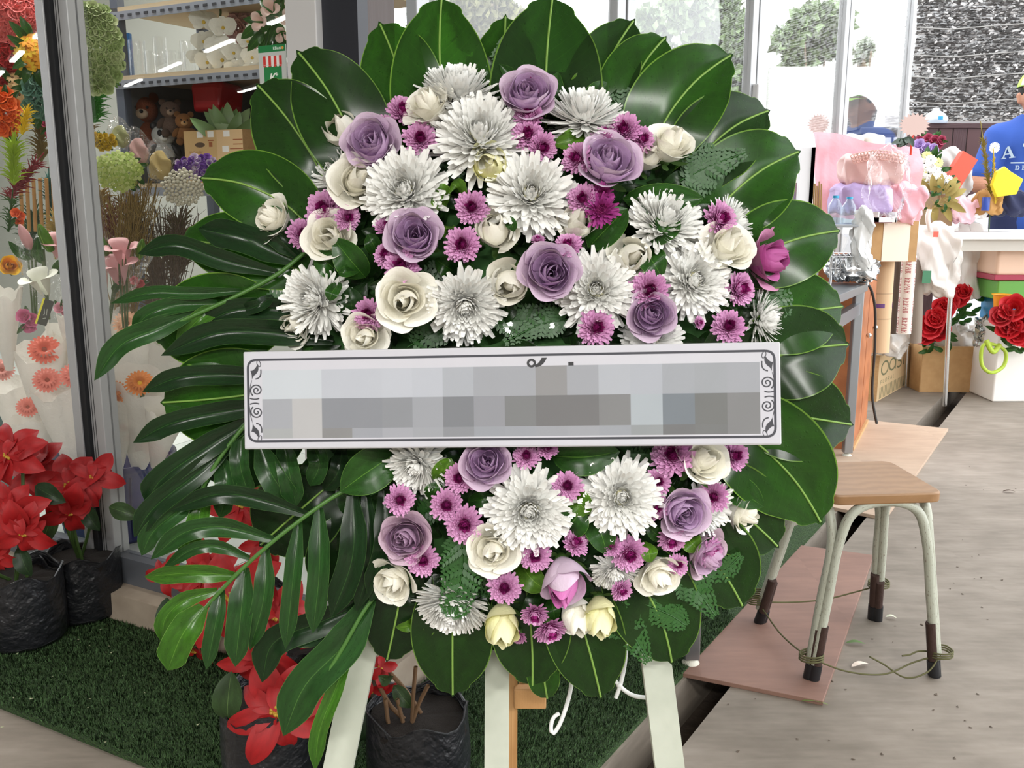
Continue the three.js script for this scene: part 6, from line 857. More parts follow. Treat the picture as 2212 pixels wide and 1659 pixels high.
// floral foam carton with rolls
{
  const a = atY(1893, 868), b = atY(1957, 832), h = hAt(1893, 768, a), t = thing('printed_carton', 'beige printed carton on the floor beside the wooden cabinet', 'box');
  const tex = canvasTex(512, 400, (g) => { g.fillStyle = '#c9ae86'; g.fillRect(0, 0, 512, 400); g.strokeStyle = '#6a6a4c'; g.lineWidth = 16; const o = (x, y, r, a0 = 0, a1 = 7) => { g.beginPath(); g.arc(x, y, r, a0, a1); g.stroke(); }; o(100, 130, 56); o(230, 130, 50, 0.3, 6); g.beginPath(); g.moveTo(282, 84); g.lineTo(282, 186); g.stroke(); g.beginPath(); g.moveTo(388, 92); g.quadraticCurveTo(318, 78, 330, 122); g.quadraticCurveTo(396, 132, 382, 172); g.quadraticCurveTo(350, 196, 316, 172); g.stroke(); g.beginPath(); g.moveTo(430, 90); g.lineTo(430, 184); g.stroke(); g.fillStyle = '#6a6a4c'; g.font = '50px sans-serif'; g.fillText('F L O R A L', 40, 262); for (let i = 0; i < 20; i++) g.fillRect(40 + i * 22, 290, 9, 100); });
  const m = std(0xffffff, 0.85, { map: tex }); part('carton', facing(a, b, h, 0.3), [M.kraft, M.kraft, M.kraft, M.kraft, m, M.kraft], t);
  solo('clear_bag', (() => { const g = blob(1893, 690, 1978, 772, -5.0, 0.2, 0.016, 24); return g; })(), phy(0xe2ded8, 0.2, { transmission: 0.5, thickness: 0 }), 'translucent plastic bag bulging out of the printed carton', 'bag');
  const roll = (x0, y0, x1, y1, w, z, mat, name, label) => solo(name, rod(atZ(x0, y0, z), atZ(x1, y1, z), w, w, 20), mat, label, 'roll');
  const kr = std(0xffffff, 0.8, { map: canvasTex(256, 512, (g) => { g.fillStyle = '#cdb08c'; g.fillRect(0, 0, 256, 512); g.fillStyle = '#6b4a86'; for (const x of [40, 168]) { g.beginPath(); g.arc(x + 20, 250, 20, 0, 7); g.fill(); g.fillRect(x + 46, 238, 40, 24); } g.fillStyle = '#b59a7c'; g.fillRect(0, 180, 256, 8); g.fillRect(0, 320, 256, 6); }) });
  roll(1898, 760, 1910, 560, 0.05, -4.72, kr, 'kraft_paper_roll', 'kraft paper roll with a purple mark leaning by the cabinet');
  const rp = std(0xffffff, 0.7, { map: canvasTex(256, 1024, (g) => { g.fillStyle = '#d6cdc4'; g.fillRect(0, 0, 256, 1024); g.fillStyle = '#a35a5a'; g.font = 'bold 60px serif'; for (const x of [30, 95, 160, 225]) { g.save(); g.translate(x, 0); g.rotate(Math.PI / 2); for (let i = 0; i < 4; i++) g.fillText('REPAR', 20 + i * 260, 0); g.restore(); } }) });
  roll(1952, 720, 1964, 552, 0.036, -4.85, rp, 'printed_paper_roll', 'tall white roll with red lettering behind the kraft roll');
  roll(1930, 720, 1944, 560, 0.03, -4.95, std(0x5b5148, 0.8), 'grey_paper_roll', 'dark grey roll between the kraft roll and the printed roll'); roll(1978, 740, 1984, 560, 0.03, -5.0, std(0x8c8074, 0.8), 'grey_paper_roll', 'grey-brown roll beside the hanging plastic bag');
}
// hanging plastic bag, cable
{
  const t = thing('plastic_bag', 'white translucent carrier bag with green print hanging from the packing table', 'bag'); part('bag', blob(1988, 490, 2092, 642, -4.95, 0.2, 0.02, 18, 0.7), phy(0xe9e4de, 0.3, { transmission: 0.35, thickness: 0 }), t); part('handle', tube([atZ(2010, 500, -4.9), atZ(2004, 470, -4.9), atZ(2008, 452, -4.9)], 0.012, 12, 6), phy(0xe9e4de, 0.3), t); part('print', pbox(1992, 585, 2012, 612, -4.93, 0.004), std(0x3f7a58, 0.6), t, 'green print'); part('tag', pbox(2016, 500, 2028, 512, -4.92, 0.004), std(0xd4604e, 0.6), t, 'red tag');
  solo('white_plastic_bag', blob(2072, 480, 2140, 650, -5.3, 0.2, 0.02, 18, 0.7), phy(0xf4f2ee, 0.35, { transmission: 0.3, thickness: 0 }), 'bright white plastic bag behind the carrier bag', 'bag');
  solo('hanging_cable', tube([atZ(1848, 606, -4.1), atZ(1872, 612, -4.1), atZ(1888, 650, -4.15), atZ(1890, 740, -4.2), atZ(1884, 850, -4.25), atZ(1888, 885, -4.25), atZ(1894, 915, -4.25)], 0.006, 50, 6), std(0x2c2a28, 0.6), 'dark braided cable hanging from the steel table', 'cable');
}
// carton with roses
{
  const z = -5.42, q = pq(1986, 748, 2124, 846, z), t = thing('rose_carton', 'plain kraft carton of roses on the open floor', 'box'); const h = q.y1 - 0.001; part('carton', metric(merge([box(q.w, h, 0.006, q.c.x, h / 2, z), box(q.w, h, 0.006, q.c.x, h / 2, z - 0.3), box(0.006, h, 0.3, q.x0, h / 2, z - 0.15), box(0.006, h, 0.3, q.x1, h / 2, z - 0.15), box(q.w, 0.006, 0.3, q.c.x, 0.004, z - 0.15)])), M.kraft, t);
  solo('clear_film', blob(1990, 705, 2120, 770, z - 0.04, 0.22, 0.02, 30), phy(0xe6e0d8, 0.25, { transmission: 0.5, thickness: 0 }), 'crumpled clear film on top of the rose carton', 'film');
  const red = [pm(0xc41420), pm(0xa80f1a)];
  const rb = (name, label, list, zz) => { const c = atZ(list[0][0], list[0][1], zz), t = thing(name, label, 'bouquet', c); for (const [x, y, r] of list) { const p = atZ(x, y, zz + rr(0, 0.05)), m = part('rose', bloomGeo, red[(x | 0) % 2], t); m.position.copy(p.clone().sub(c)); m.scale.setScalar(r * mpp(p)); m.quaternion.setFromUnitVectors(V(0, 0, 1), faceCam(p).add(V(rr(-0.3, 0.3), rr(0, 0.5), 0)).normalize()); } const gs = []; for (let i = 0; i < 40; i++) { const l = list[i % list.length], p = atZ(l[0] + rr(-6, 34), l[1] + rr(0, 46), zz - 0.03).sub(c), g = leafShape.clone(); g.scale(0.07, 0.08, 0.07); g.rotateX(rr(-0.6, 0.6)); g.rotateZ(rr(-2, 2)); g.translate(p.x, p.y, p.z); gs.push(g); } part('foliage', merge(gs), fillMats[1], t); return t; };
  rb('red_rose_bouquet', 'bouquet of red roses lying in the kraft carton on the floor', [[2066, 640, 20], [2048, 655, 18], [2036, 668, 20], [2022, 688, 18], [2012, 706, 22], [1998, 722, 20], [2030, 716, 20], [1984, 728, 14], [2084, 632, 14]], -5.35);
  rb('red_rose_bouquet', 'bouquet of red roses leaning on the bins beside the carton', [[2190, 668, 24], [2165, 685, 20], [2205, 695, 22], [2180, 710, 22], [2212, 730, 20], [2198, 725, 18]], -5.0);
  solo('lime_ribbon', merge([tube([atZ(2125, 745, -5.0), atZ(2122, 790, -5.0), atZ(2140, 805, -4.98), atZ(2168, 790, -5.0), atZ(2172, 760, -5.0), atZ(2150, 745, -5.0)], 0.01, 40, 6, true), tube([atZ(2130, 735, -5.0), atZ(2145, 760, -4.98), atZ(2160, 745, -5.0)], 0.014, 20, 6)]), std(0xa8c23c, 0.5), 'lime green ribbon loop hanging beside the rose carton', 'ribbon');
  solo('silver_foil', blob(2122, 690, 2165, 748, -5.3, 0.1, 0.02, 50), std(0xc8ccc8, 0.25, { metalness: 0.8 }), 'crumpled silver foil between the two rose bouquets', 'foil');
}
// packing table with bouquets
{
  const t = thing('packing_table', 'white packing table where the person works', 'table'), y = 0.93, x0 = 2.28, x1 = 3.7, z0 = -5.0, z1 = -5.62; part('top', box(x1 - x0, 0.03, z0 - z1, (x0 + x1) / 2, y - 0.015, (z0 + z1) / 2, 0.006), std(0xecebe8, 0.4), t);
  for (const [x, z] of [[x0 + 0.05, z0 - 0.05], [x1 - 0.05, z0 - 0.05], [x0 + 0.05, z1 + 0.05], [x1 - 0.05, z1 + 0.05]]) part('leg', tube([V(x, y - 0.03, z), V(x + 0.01, 0.5, z), V(x + 0.03, 0, z)], 0.013, 12, 8), M.chrome, t); part('apron', box(x1 - x0 - 0.1, 0.06, 0.02, (x0 + x1) / 2, y - 0.06, z0 - 0.04), std(0xbfbab0, 0.6), t);
  const on = (px, py, z) => atZ(px, py, z), zT = -5.2;
  solo('grey_bouquet_wrap', blob(2030, 322, 2116, 425, zT - 0.1, 0.2, 0.016, 16, 0.7), phy(0xbab6b2, 0.5, { transmission: 0.2, thickness: 0 }), 'pale grey bouquet wrap lying on the packing table', 'bouquet');
  { const a = on(2046, 408, zT + 0.02), b = on(2092, 336, zT + 0.02); solo('red_paper_pack', jitter(bar(a, b, 0.095, 0.05), 0.002, 40), std(0xd4553f, 0.6), 'flat salmon red pack leaning on the grey wrap', 'pack'); }
  bunch('white_lily_bouquet', 'white and yellow-green bouquet lying beside the pink parcels', on(2000, 375, zT), 34, 40, daisy12, null, 20, 12, { mats: [pm(0xf4f4ee), pm(0xdede8a), pm(0xf2f0ea)], greens: 30 });
  bunch('lavender_flowers', 'lavender tissue flowers behind the white bouquet', on(1990, 330, zT - 0.1), 24, 20, bloomGeo, pm(0xb59ad0), 9, 9, { greens: 8 });
  bunch('pink_carnation_bunch', 'dark pink carnations in front of the brown bench', on(2010, 308, -5.5), 24, 12, bloomGeo, pm(0xa83c5a), 10, 8, { greens: 14 });
  bunch('white_daisy_posy', 'posy of white daisies above the green leaves on the table', on(2024, 392, zT + 0.06), 30, 14, daisy12, pm(0xfafaf6), 12, 9, { greens: 10, hub: eye, hubMat: std(0xd8c060, 0.7) });
  bunch('green_stem_bundle', 'bundle of green leaves and straw stems at the table corner', on(2020, 430, zT + 0.08), 36, 26, leafShape, fillMats[1], 12, 16, { piece: 'leaf', greens: 20, greenMat: std(0x9a8a4c, 0.8) });
  plume('straw_stems', 'loose straw coloured stems under the green leaves', on(2000, 460, zT + 0.1), on(2050, 425, zT + 0.1), 0.06, 60, std(0xb09a66, 0.8));
  solo('brown_carton', pbox(2020, 420, 2062, 488, zT - 0.05, 0.2), std(0x8a7052, 0.85), 'small brown carton at the near corner of the packing table', 'box');
  solo('pink_tissue', blob(2064, 430, 2120, 480, zT, 0.16, 0.014, 30), phy(0xf0c2cc, 0.6), 'pale pink crumpled tissue on the packing table', 'tissue'); solo('white_tissue', blob(2095, 425, 2142, 470, zT - 0.05, 0.14, 0.014, 30), phy(0xf4f2f0, 0.6), 'white crumpled tissue beside the pink tissue', 'tissue');
  solo('blue_can', lathe([[0.001, 0], [0.02, 0], [0.02, 0.07], [0.001, 0.07]], 16).translate(...on(2128, 455, zT + 0.05).toArray()), std(0x2c4aa0, 0.4), 'small blue can among the white tissue', 'can');
  plume('dried_bundle', 'tall bundle of olive dried plants standing on the packing table', on(2140, 430, zT + 0.02), on(2118, 262, zT + 0.02), 0.05, 300, std(0x857a34, 0.9), 0.8); plume('yellow_dried_stems', 'yellow dried stems beside the olive bundle', on(2150, 440, zT + 0.06), on(2146, 320, zT + 0.06), 0.04, 120, std(0xc2a42c, 0.9), 0.8);
  { const a = [[2150, 372], [2166, 362], [2178, 372], [2204, 388], [2190, 418], [2150, 424], [2140, 400]].map(([x, y]) => on(x, y, zT + 0.08)), sh = new THREE.Shape(a.map(p => new THREE.Vector2(p.x, p.y))); const g = new THREE.ExtrudeGeometry(sh, { depth: 0.02, bevelEnabled: true, bevelSize: 0.004, bevelThickness: 0.004 }); g.translate(0, 0, zT + 0.08); solo('yellow_paper', g, phy(0xf0e018, 0.5, { transmission: 0.2, thickness: 0 }), 'bright yellow folded paper in front of the person', 'paper'); }
  solo('tan_cloth', blob(2120, 412, 2176, 462, zT + 0.05, 0.14, 0.014, 26), std(0xa87c44, 0.85), 'folded tan cloth on the packing table', 'cloth'); solo('navy_cloth', blob(2160, 408, 2240, 466, zT + 0.0, 0.2, 0.014, 22), std(0x1c2140, 0.9), 'navy blue cloth on the packing table in front of the person', 'cloth');
  // bins under the table at the right edge
  const bz = -5.12; solo('peach_tub', (() => { const q = pq(2150, 528, 2260, 596, bz); return merge([box(q.w, q.h, 0.3, q.c.x, q.c.y, bz - 0.15, 0.02)]); })(), std(0xe0bfa6, 0.5), 'peach plastic tub on top of the stacked bins', 'tub'); solo('red_tray', pbox(2148, 594, 2270, 606, bz + 0.01, 0.32, 0.005), std(0x9c2c44, 0.5), 'dark red tray under the peach tub', 'tray'); solo('green_bin', pbox(2152, 606, 2270, 648, bz, 0.3, 0.01), std(0x5c9a3c, 0.5), 'green plastic bin under the red tray', 'bin');
  { const q = pq(2170, 648, 2280, 700, bz - 0.02); solo('blue_bin', box(q.w, q.h, 0.28, q.c.x, q.c.y, bz - 0.17, 0.01), std(0x1f7fb4, 0.5), 'blue bin under the green bin', 'bin'); solo('white_crate', box(q.w * 1.15, q.y0, 0.3, q.c.x, q.y0 / 2, bz - 0.18, 0.01), std(0xe6e2dc, 0.6), 'white crate on the floor under the blue bin', 'crate'); }
  { const p = atZ(2160, 690, bz + 0.06); solo('orange_cup', lathe([[0.001, 0], [0.03, 0], [0.045, 0.13], [0.055, 0.135], [0.04, 0.13], [0.026, 0.01]], 20).translate(p.x, p.y, p.z), std(0xf09a1c, 0.45), 'orange plastic cup beside the blue bin', 'cup'); }
}
// bench, low wall, shade netting
{
  const z = -6.6, q = pq(1950, 276, 2136, 470, z), t = thing('wooden_bench', 'dark brown boarded bench back behind the bouquets', 'bench'), bw = std(0x43282a, 0.6, { bumpMap: rep(bumpNoise, 2), bumpScale: 0.002 }), bw2 = std(0x4c2e2e, 0.6);
  const x1 = q.x1 + 1.0, n = 16, w = (x1 - q.x0) / n; for (let i = 0; i < n; i++) part('plank', box(w - 0.006, q.h, 0.025, q.x0 + (i + 0.5) * w, q.c.y, z, 0.003), i % 2 ? bw : bw2, t); part('top_rail', box(x1 - q.x0, 0.035, 0.045, (q.x0 + x1) / 2, q.y1 + 0.012, z, 0.004), bw, t); part('seat', box(x1 - q.x0, 0.04, 0.4, (q.x0 + x1) / 2, 0.6, z + 0.2, 0.005), bw, t); for (const x of [q.x0 + 0.05, x1 - 0.05]) for (const d of [0, 0.36]) part('leg', box(0.06, 0.6, 0.06, x, 0.3, z + d), bw, t);
  part('back_post', box(0.05, q.y1, 0.04, q.x0 + 0.03, q.y1 / 2, z - 0.03), bw, t); part('back_post', box(0.05, q.y1, 0.04, x1 - 0.03, q.y1 / 2, z - 0.03), bw, t);
  const p = atZ(2022, 278, z); const jug = thing('water_jug', 'clear water jug with a blue cap on the bench back', 'bottle', V(p.x, q.y1 + 0.03, z - 0.02)); part('body', lathe([[0.001, 0], [0.075, 0], [0.08, 0.03], [0.06, 0.06], [0.02, 0.085], [0.018, 0.1]], 20), new THREE.MeshPhysicalMaterial({ color: 0xf2f8ff, roughness: 0.1, transmission: 0.6, thickness: 0, side: THREE.DoubleSide }), jug); part('cap', cyl(0.016, 0.016, 0.02, 0, 0.03, 0.075, 12), std(0x2c8fc0, 0.5), jug, 'blue cap');
  // shade netting: knotted rows of loops on cords
  const zn = -8.0, a = atZ(1960, 262, zn), b = atZ(2212, 0, zn), nt = thing('shade_netting', 'dark speckled shade netting hung in rows behind the person', 'netting'); const W0 = a.x, W1 = b.x + 6.5, Y0 = a.y, Y1 = b.y + 1.4;
  const back = new THREE.PlaneGeometry(W1 - W0, Y1 - Y0, 90, 20), pp = back.attributes.position; for (let i = 0; i < pp.count; i++) pp.setZ(i, 0.03 * Math.sin(5 * pp.getX(i)) + 0.02 * Math.sin(9 * pp.getY(i))); back.computeVertexNormals(); back.translate((W0 + W1) / 2, (Y0 + Y1) / 2, zn);
  part('mesh_sheet', back, std(0xffffff, 0.9, { map: rep(texture(256, 256, (x, y) => { const v = nzFine[y * 256 + (x >> 1)], l = (y % 12) < 3 ? 0.25 : 0; const k = v + l > 0.62 ? 1 : 0; return k ? [206, 206, 206] : [lerp(70, 120, v), lerp(66, 114, v), lerp(64, 110, v)]; }), 11, 4) }), nt);
  const loop = new THREE.BufferGeometry(); loop.setAttribute('position', new THREE.Float32BufferAttribute([-0.02, 0, 0, 0.02, 0.004, 0, 0.016, 0.014, 0.014, -0.016, 0.012, 0.012], 3)); loop.setIndex([0, 1, 2, 0, 2, 3]); loop.computeVertexNormals();
  const N = 9000, im = new THREE.InstancedMesh(loop, std(0xffffff, 0.8), N), mt = new THREE.Matrix4(), col = new THREE.Color(); for (let i = 0; i < N; i++) { const y = Y0 + Math.floor(rnd() * (Y1 - 0.9 - Y0) / 0.022) * 0.022; mt.compose(V(rr(W0, b.x + 0.9), y, zn + 0.05 + rr(0, 0.03)), new THREE.Quaternion().setFromEuler(new THREE.Euler(rr(-0.8, 0.8), rr(-0.6, 0.6), rr(-0.3, 0.3))), V(rr(0.5, 1.3), rr(0.5, 1.2), 1)); im.setMatrixAt(i, mt); const k = rnd() < 0.33 ? rr(0.5, 0.75) : rr(0.06, 0.2); im.setColorAt(i, col.setRGB(k, k * 0.97, k * 0.95)); } im.name = 'net_loops'; im.userData.kind = 'stuff'; prep(im); nt.add(im);
  for (const y of [58, 118, 165, 220]) part('cord', tube([atZ(1955, y, zn + 0.1), atZ(2080, y + 5, zn + 0.1), atZ(2212, y - 8, zn + 0.1), V(W1, atZ(2212, y - 14, zn).y, zn + 0.1)], 0.005, 20, 5), std(0x8f8d8a, 0.8), nt, 'pale tensioning cord');
  struct('wall_outside_low', metric(box(9, hAt(1960, 250, V(0, 0, -8.2)), 0.15, W0 + 4.4, hAt(1960, 250, V(0, 0, -8.2)) / 2, -8.3)), std(0xd8d8dc, 0.85), 'low white rendered wall under the shade netting', 'wall');
}
// tags on sticks
{
  const tag = (px, py, w, h, z, label, name, stickPx) => { const sh = new THREE.Shape(); const c = atZ(px, py, z), k = mpp(c), n = 40; for (let i = 0; i <= n; i++) { const a = i / n * 6.283, r = 1 + 0.13 * (i % 2 ? 1 : -1); const x = c.x + w * k * 0.5 * r * Math.cos(a), y = c.y + h * k * 0.5 * r * Math.sin(a); i ? sh.lineTo(x, y) : sh.moveTo(x, y); } const g = new THREE.ExtrudeGeometry(sh, { depth: 0.003, bevelEnabled: false }); g.translate(0, 0, z); const t = thing(name, label, 'tag'); part('card', g, std(0xcdb4ac, 0.8), t, 'beige burst-shaped card'); if (stickPx) part('stick', rod(atZ(...stickPx[0], z - 0.004), atZ(...stickPx[1], z - 0.004), 0.006, 0.006, 8), std(0xd23a24, 0.5), t, 'red stick'); };
  tag(1975, 270, 62, 46, -4.7, 'beige burst-shaped card on a red stick among the parcels', 'price_tag', [[1973, 270], [1967, 335]]); tag(1768, 268, 44, 40, -4.9, 'beige burst-shaped card in front of the glazed door', 'price_tag', [[1768, 280], [1764, 330]]);
  solo('dark_leaf_spray', merge([0, 1, 2, 3].map(i => strip([atZ(1938, 318, -4.6), atZ(1946 + i * 6, 306 - i, -4.58), atZ(1925 + i * 16, 310 + (i % 2) * 8, -4.56)], lance(0.018), V(0, 0.5, 1).normalize(), { na: 2, nl: 8, fold: 0.3 }))), std(0x2f4030, 0.5), 'dark green leaves lying on top of the pink paper', 'leaves');
}
// ================================================================ PERSON
function sdfMesh(bones, lo, hi, res, blend) {      // bones: [a, b, ra, rb]; smooth union, meshed
  const mc = new MarchingCubes(res, new THREE.MeshBasicMaterial(), false, false, 400000), S3 = Math.max(hi.x - lo.x, hi.y - lo.y, hi.z - lo.z), cen = lo.clone().add(hi).multiplyScalar(0.5), p = V(), ab = V(), ap = V();
  mc.isolation = 0; const n = res;
  for (let k = 0; k < n; k++) for (let j = 0; j < n; j++) for (let i = 0; i < n; i++) {
    p.set((i - n / 2) / (n / 2) * S3 / 2 + cen.x, (j - n / 2) / (n / 2) * S3 / 2 + cen.y, (k - n / 2) / (n / 2) * S3 / 2 + cen.z); let d = 1e3;
    for (const [a, b, ra, rb, fl = 1] of bones) { ab.subVectors(b, a); ap.subVectors(p, a); const h = Math.max(0, Math.min(1, ap.dot(ab) / Math.max(1e-9, ab.lengthSq()))); ap.addScaledVector(ab, -h); ap.z /= fl; const q = ap.length() - lerp(ra, rb, h), m = Math.max(0, blend - Math.abs(d - q)) / blend; d = Math.min(d, q) - m * m * blend * 0.25; }
    mc.field[k * n * n + j * n + i] = -d;
  }
  mc.update(); const c = mc.count ?? mc.geometry.drawRange.count, P = new Float32Array(c * 3), Nn = new Float32Array(c * 3);
  for (let i = 0; i < c; i++) { P[i * 3] = mc.positionArray[i * 3] * S3 / 2 + cen.x; P[i * 3 + 1] = mc.positionArray[i * 3 + 1] * S3 / 2 + cen.y; P[i * 3 + 2] = mc.positionArray[i * 3 + 2] * S3 / 2 + cen.z; Nn[i * 3] = mc.normalArray[i * 3]; Nn[i * 3 + 1] = mc.normalArray[i * 3 + 1]; Nn[i * 3 + 2] = mc.normalArray[i * 3 + 2]; }
  const g = new THREE.BufferGeometry(); g.setAttribute('position', new THREE.BufferAttribute(P, 3)); g.computeVertexNormals(); g.setAttribute('uv', new THREE.BufferAttribute(new Float32Array(c * 2), 2)); return g;
}
function person(label, pos, turn, scale, shirtCol, capA, capB, text) {
  const t = thing('person', label, 'person', pos); t.rotation.y = turn; t.scale.setScalar(scale);
  const sh = [V(-0.19, 1.40, 0), V(0.19, 1.40, 0)], el = [V(-0.27, 1.14, 0.03), V(0.27, 1.14, 0.03)], wr = [V(-0.1, 1.06, 0.24), V(0.1, 1.07, 0.24)];
  const skin = std(0xa9765c, 0.6), bones = [[V(0, 0.98, 0), V(0, 1.38, -0.01), 0.135, 0.15, 0.7], [V(-0.13, 1.38, 0), V(0.13, 1.38, 0), 0.08, 0.08], [V(0, 1.42, 0), V(0, 1.52, 0.02), 0.06, 0.055]];
  for (const i of [0, 1]) { const s = i ? 1 : -1; bones.push([sh[i], el[i], 0.058, 0.045], [el[i], wr[i], 0.045, 0.03], [V(s * 0.09, 0.95, 0), V(s * 0.1, 0.5, 0.01), 0.09, 0.06], [V(s * 0.1, 0.5, 0.01), V(s * 0.1, 0.09, -0.02), 0.058, 0.038], [V(s * 0.1, 0.045, -0.03), V(s * 0.115, 0.03, 0.14), 0.042, 0.03]); }
  const gb = sdfMesh(bones, V(-0.9, -0.02, -0.9), V(0.9, 1.78, 0.9), 120, 0.05);
  const hd = [[V(0, 1.62, 0.02), V(0, 1.665, 0.01), 0.088, 0.092], [V(0, 1.56, 0.055), V(0, 1.585, 0.06), 0.048, 0.055], [V(0, 1.60, 0.105), V(0, 1.625, 0.10), 0.014, 0.009], [V(-0.09, 1.60, 0.01), V(-0.092, 1.63, 0.005), 0.014, 0.018], [V(0.09, 1.60, 0.01), V(0.092, 1.63, 0.005), 0.014, 0.018], [V(0, 1.5, 0.02), V(0, 1.56, 0.02), 0.055, 0.06], [V(-0.022, 1.565, 0.105), V(0.022, 1.565, 0.105), 0.008, 0.008]];
  const gh = sdfMesh(hd, V(-0.16, 1.46, -0.14), V(0.16, 1.78, 0.18), 80, 0.02), hands = [];
  for (const i of [0, 1]) { const s = i ? -1 : 1, w = wr[i], hb = [[w, w.clone().add(V(s * 0.02, -0.015, 0.07)), 0.028, 0.034, 1]]; for (let f = 0; f < 4; f++) { const b = w.clone().add(V(s * 0.02 + (f - 1.5) * 0.02, -0.015, 0.085)), l = [0.03, 0.035, 0.032, 0.025][f]; const k1 = b.clone().add(V(s * 0.004, -0.012, l)), k2 = k1.clone().add(V(s * 0.006, -0.025, l * 0.5)); hb.push([b, k1, 0.0095, 0.009], [k1, k2, 0.009, 0.0075]); } const th = w.clone().add(V(s * 0.045, -0.01, 0.03)); hb.push([w.clone().add(V(s * 0.02, -0.01, 0.02)), th, 0.014, 0.011], [th, th.clone().add(V(s * 0.008, -0.008, 0.045)), 0.011, 0.008]); hands.push(sdfMesh(hb, w.clone().add(V(-0.11, -0.1, -0.04)), w.clone().add(V(0.11, 0.12, 0.18)), 64, 0.012)); }
  part('body', merge([gb, gh, ...hands]), skin, t);
  const shirt = [[V(0, 0.93, 0), V(0, 1.38, -0.01), 0.16, 0.165, 0.72], [V(-0.14, 1.385, 0), V(0.14, 1.385, 0), 0.09, 0.09]]; for (const i of [0, 1]) shirt.push([sh[i], sh[i].clone().lerp(el[i], 0.75), 0.072, 0.07]);
  part('shirt', sdfMesh(shirt, V(-0.4, 0.75, -0.4), V(0.4, 1.55, 0.4), 90, 0.05), std(shirtCol, 0.85, { bumpMap: bumpNoise, bumpScale: 0.003 }), t, 'blue short-sleeved T-shirt');
  const tr = [[V(0, 0.92, 0), V(0, 1.0, 0), 0.14, 0.145, 0.75]]; for (const s of [-1, 1]) tr.push([V(s * 0.09, 0.93, 0), V(s * 0.1, 0.5, 0.01), 0.1, 0.075], [V(s * 0.1, 0.5, 0.01), V(s * 0.1, 0.1, -0.02), 0.075, 0.06]); part('trousers', sdfMesh(tr, V(-0.55, 0.03, -0.55), V(0.55, 1.13, 0.55), 90, 0.04), std(0x232c52, 0.9), t);
  for (const s of [-1, 1]) { part('eye', ball(0.0095, s * 0.034, 1.628, 0.09, 10), std(0x241a14, 0.3), t); part('shoe', (() => { const g = box(0.1, 0.06, 0.26, s * 0.11, 0.03, 0.05, 0.025); return g; })(), M.black, t); }
  const hair = new THREE.SphereGeometry(0.1, 20, 14, 0, 6.284, 0, 1.9); hair.translate(0, 1.655, -0.004); part('hair', hair, std(0x17120f, 0.8), t, 'short black hair');
  const cap = new THREE.SphereGeometry(0.106, 28, 16, 0, 6.284, 0, 1.5); cap.scale(1, 1.05, 1.08); cap.translate(0, 1.672, 0.0); part('cap', cap, std(capA, 0.8), t, 'lime green and grey cap'); const fr = new THREE.SphereGeometry(0.1085, 20, 12, 0.35, 2.45, 0.35, 1.1); fr.scale(1, 1.05, 1.08); fr.translate(0, 1.672, 0.0); part('cap_front', fr, std(0xb9bdb0, 0.85), t, 'pale grey front panel of the cap');
  const brim = strip([V(0, 1.675, 0.07), V(0, 1.668, 0.14), V(0, 1.64, 0.2)], (s) => 0.092 * Math.sqrt(Math.max(0.02, 1 - s * s * 0.92)), V(0, 1, 0.3).normalize(), { na: 8, nl: 8, fold: -0.12 }); part('brim', brim, std(capB, 0.8), t, 'lime green brim');
  if (text) { const c = canvasTex(512, 256, (g) => { g.clearRect(0, 0, 512, 256); g.fillStyle = '#9fb0bc'; g.font = 'bold 120px serif'; const s = text; for (let i = 0; i < s.length; i++) { const u = i / (s.length - 1) - 0.5; g.save(); g.translate(256 + u * 400, 120 + 40 * u * u * 4 * 0.6); g.rotate(u * 0.25); g.fillText(s[i], -38, 0); g.restore(); } g.fillRect(80, 170, 352, 10); g.font = 'bold 44px serif'; g.fillText('D E P A R T', 110, 226); });
    const pl = new THREE.PlaneGeometry(0.38, 0.2, 16, 6), pp = pl.attributes.position; for (let i = 0; i < pp.count; i++) { const x = pp.getX(i); pp.setZ(i, 0.112 - 1.9 * x * x * 0.9 + 0.012); } pl.computeVertexNormals(); pl.translate(0.0, 1.29, 0.002); part('chest_print', pl, std(0xffffff, 0.85, { map: c, transparent: true, alphaTest: 0.5 }), t, 'pale grey arched lettering'); }
  return t;
}
{
  const z = -5.95, foot = atZ(2230, 300, z); person('person in a blue lettered T-shirt and lime green cap working at the packing table', V(foot.x, 0, z), -0.2, 1.05, 0x2a4d9c, 0xa4cf5a, 0x9ccc3a, 'ATHL');
  { const p = atZ(2148, 319, -5.32), t = thing('white_flower', 'single white flower on a thin stem in front of the person', 'flower', p); const h = part('bloom', gerbera, pm(0xfafaf8), t); h.scale.setScalar(0.03); part('stem', rod(V(0, 0, -0.005), V(0.01, 0.93 - p.y, 0.01), 0.003, 0.003, 6), M.stem, t); }
}
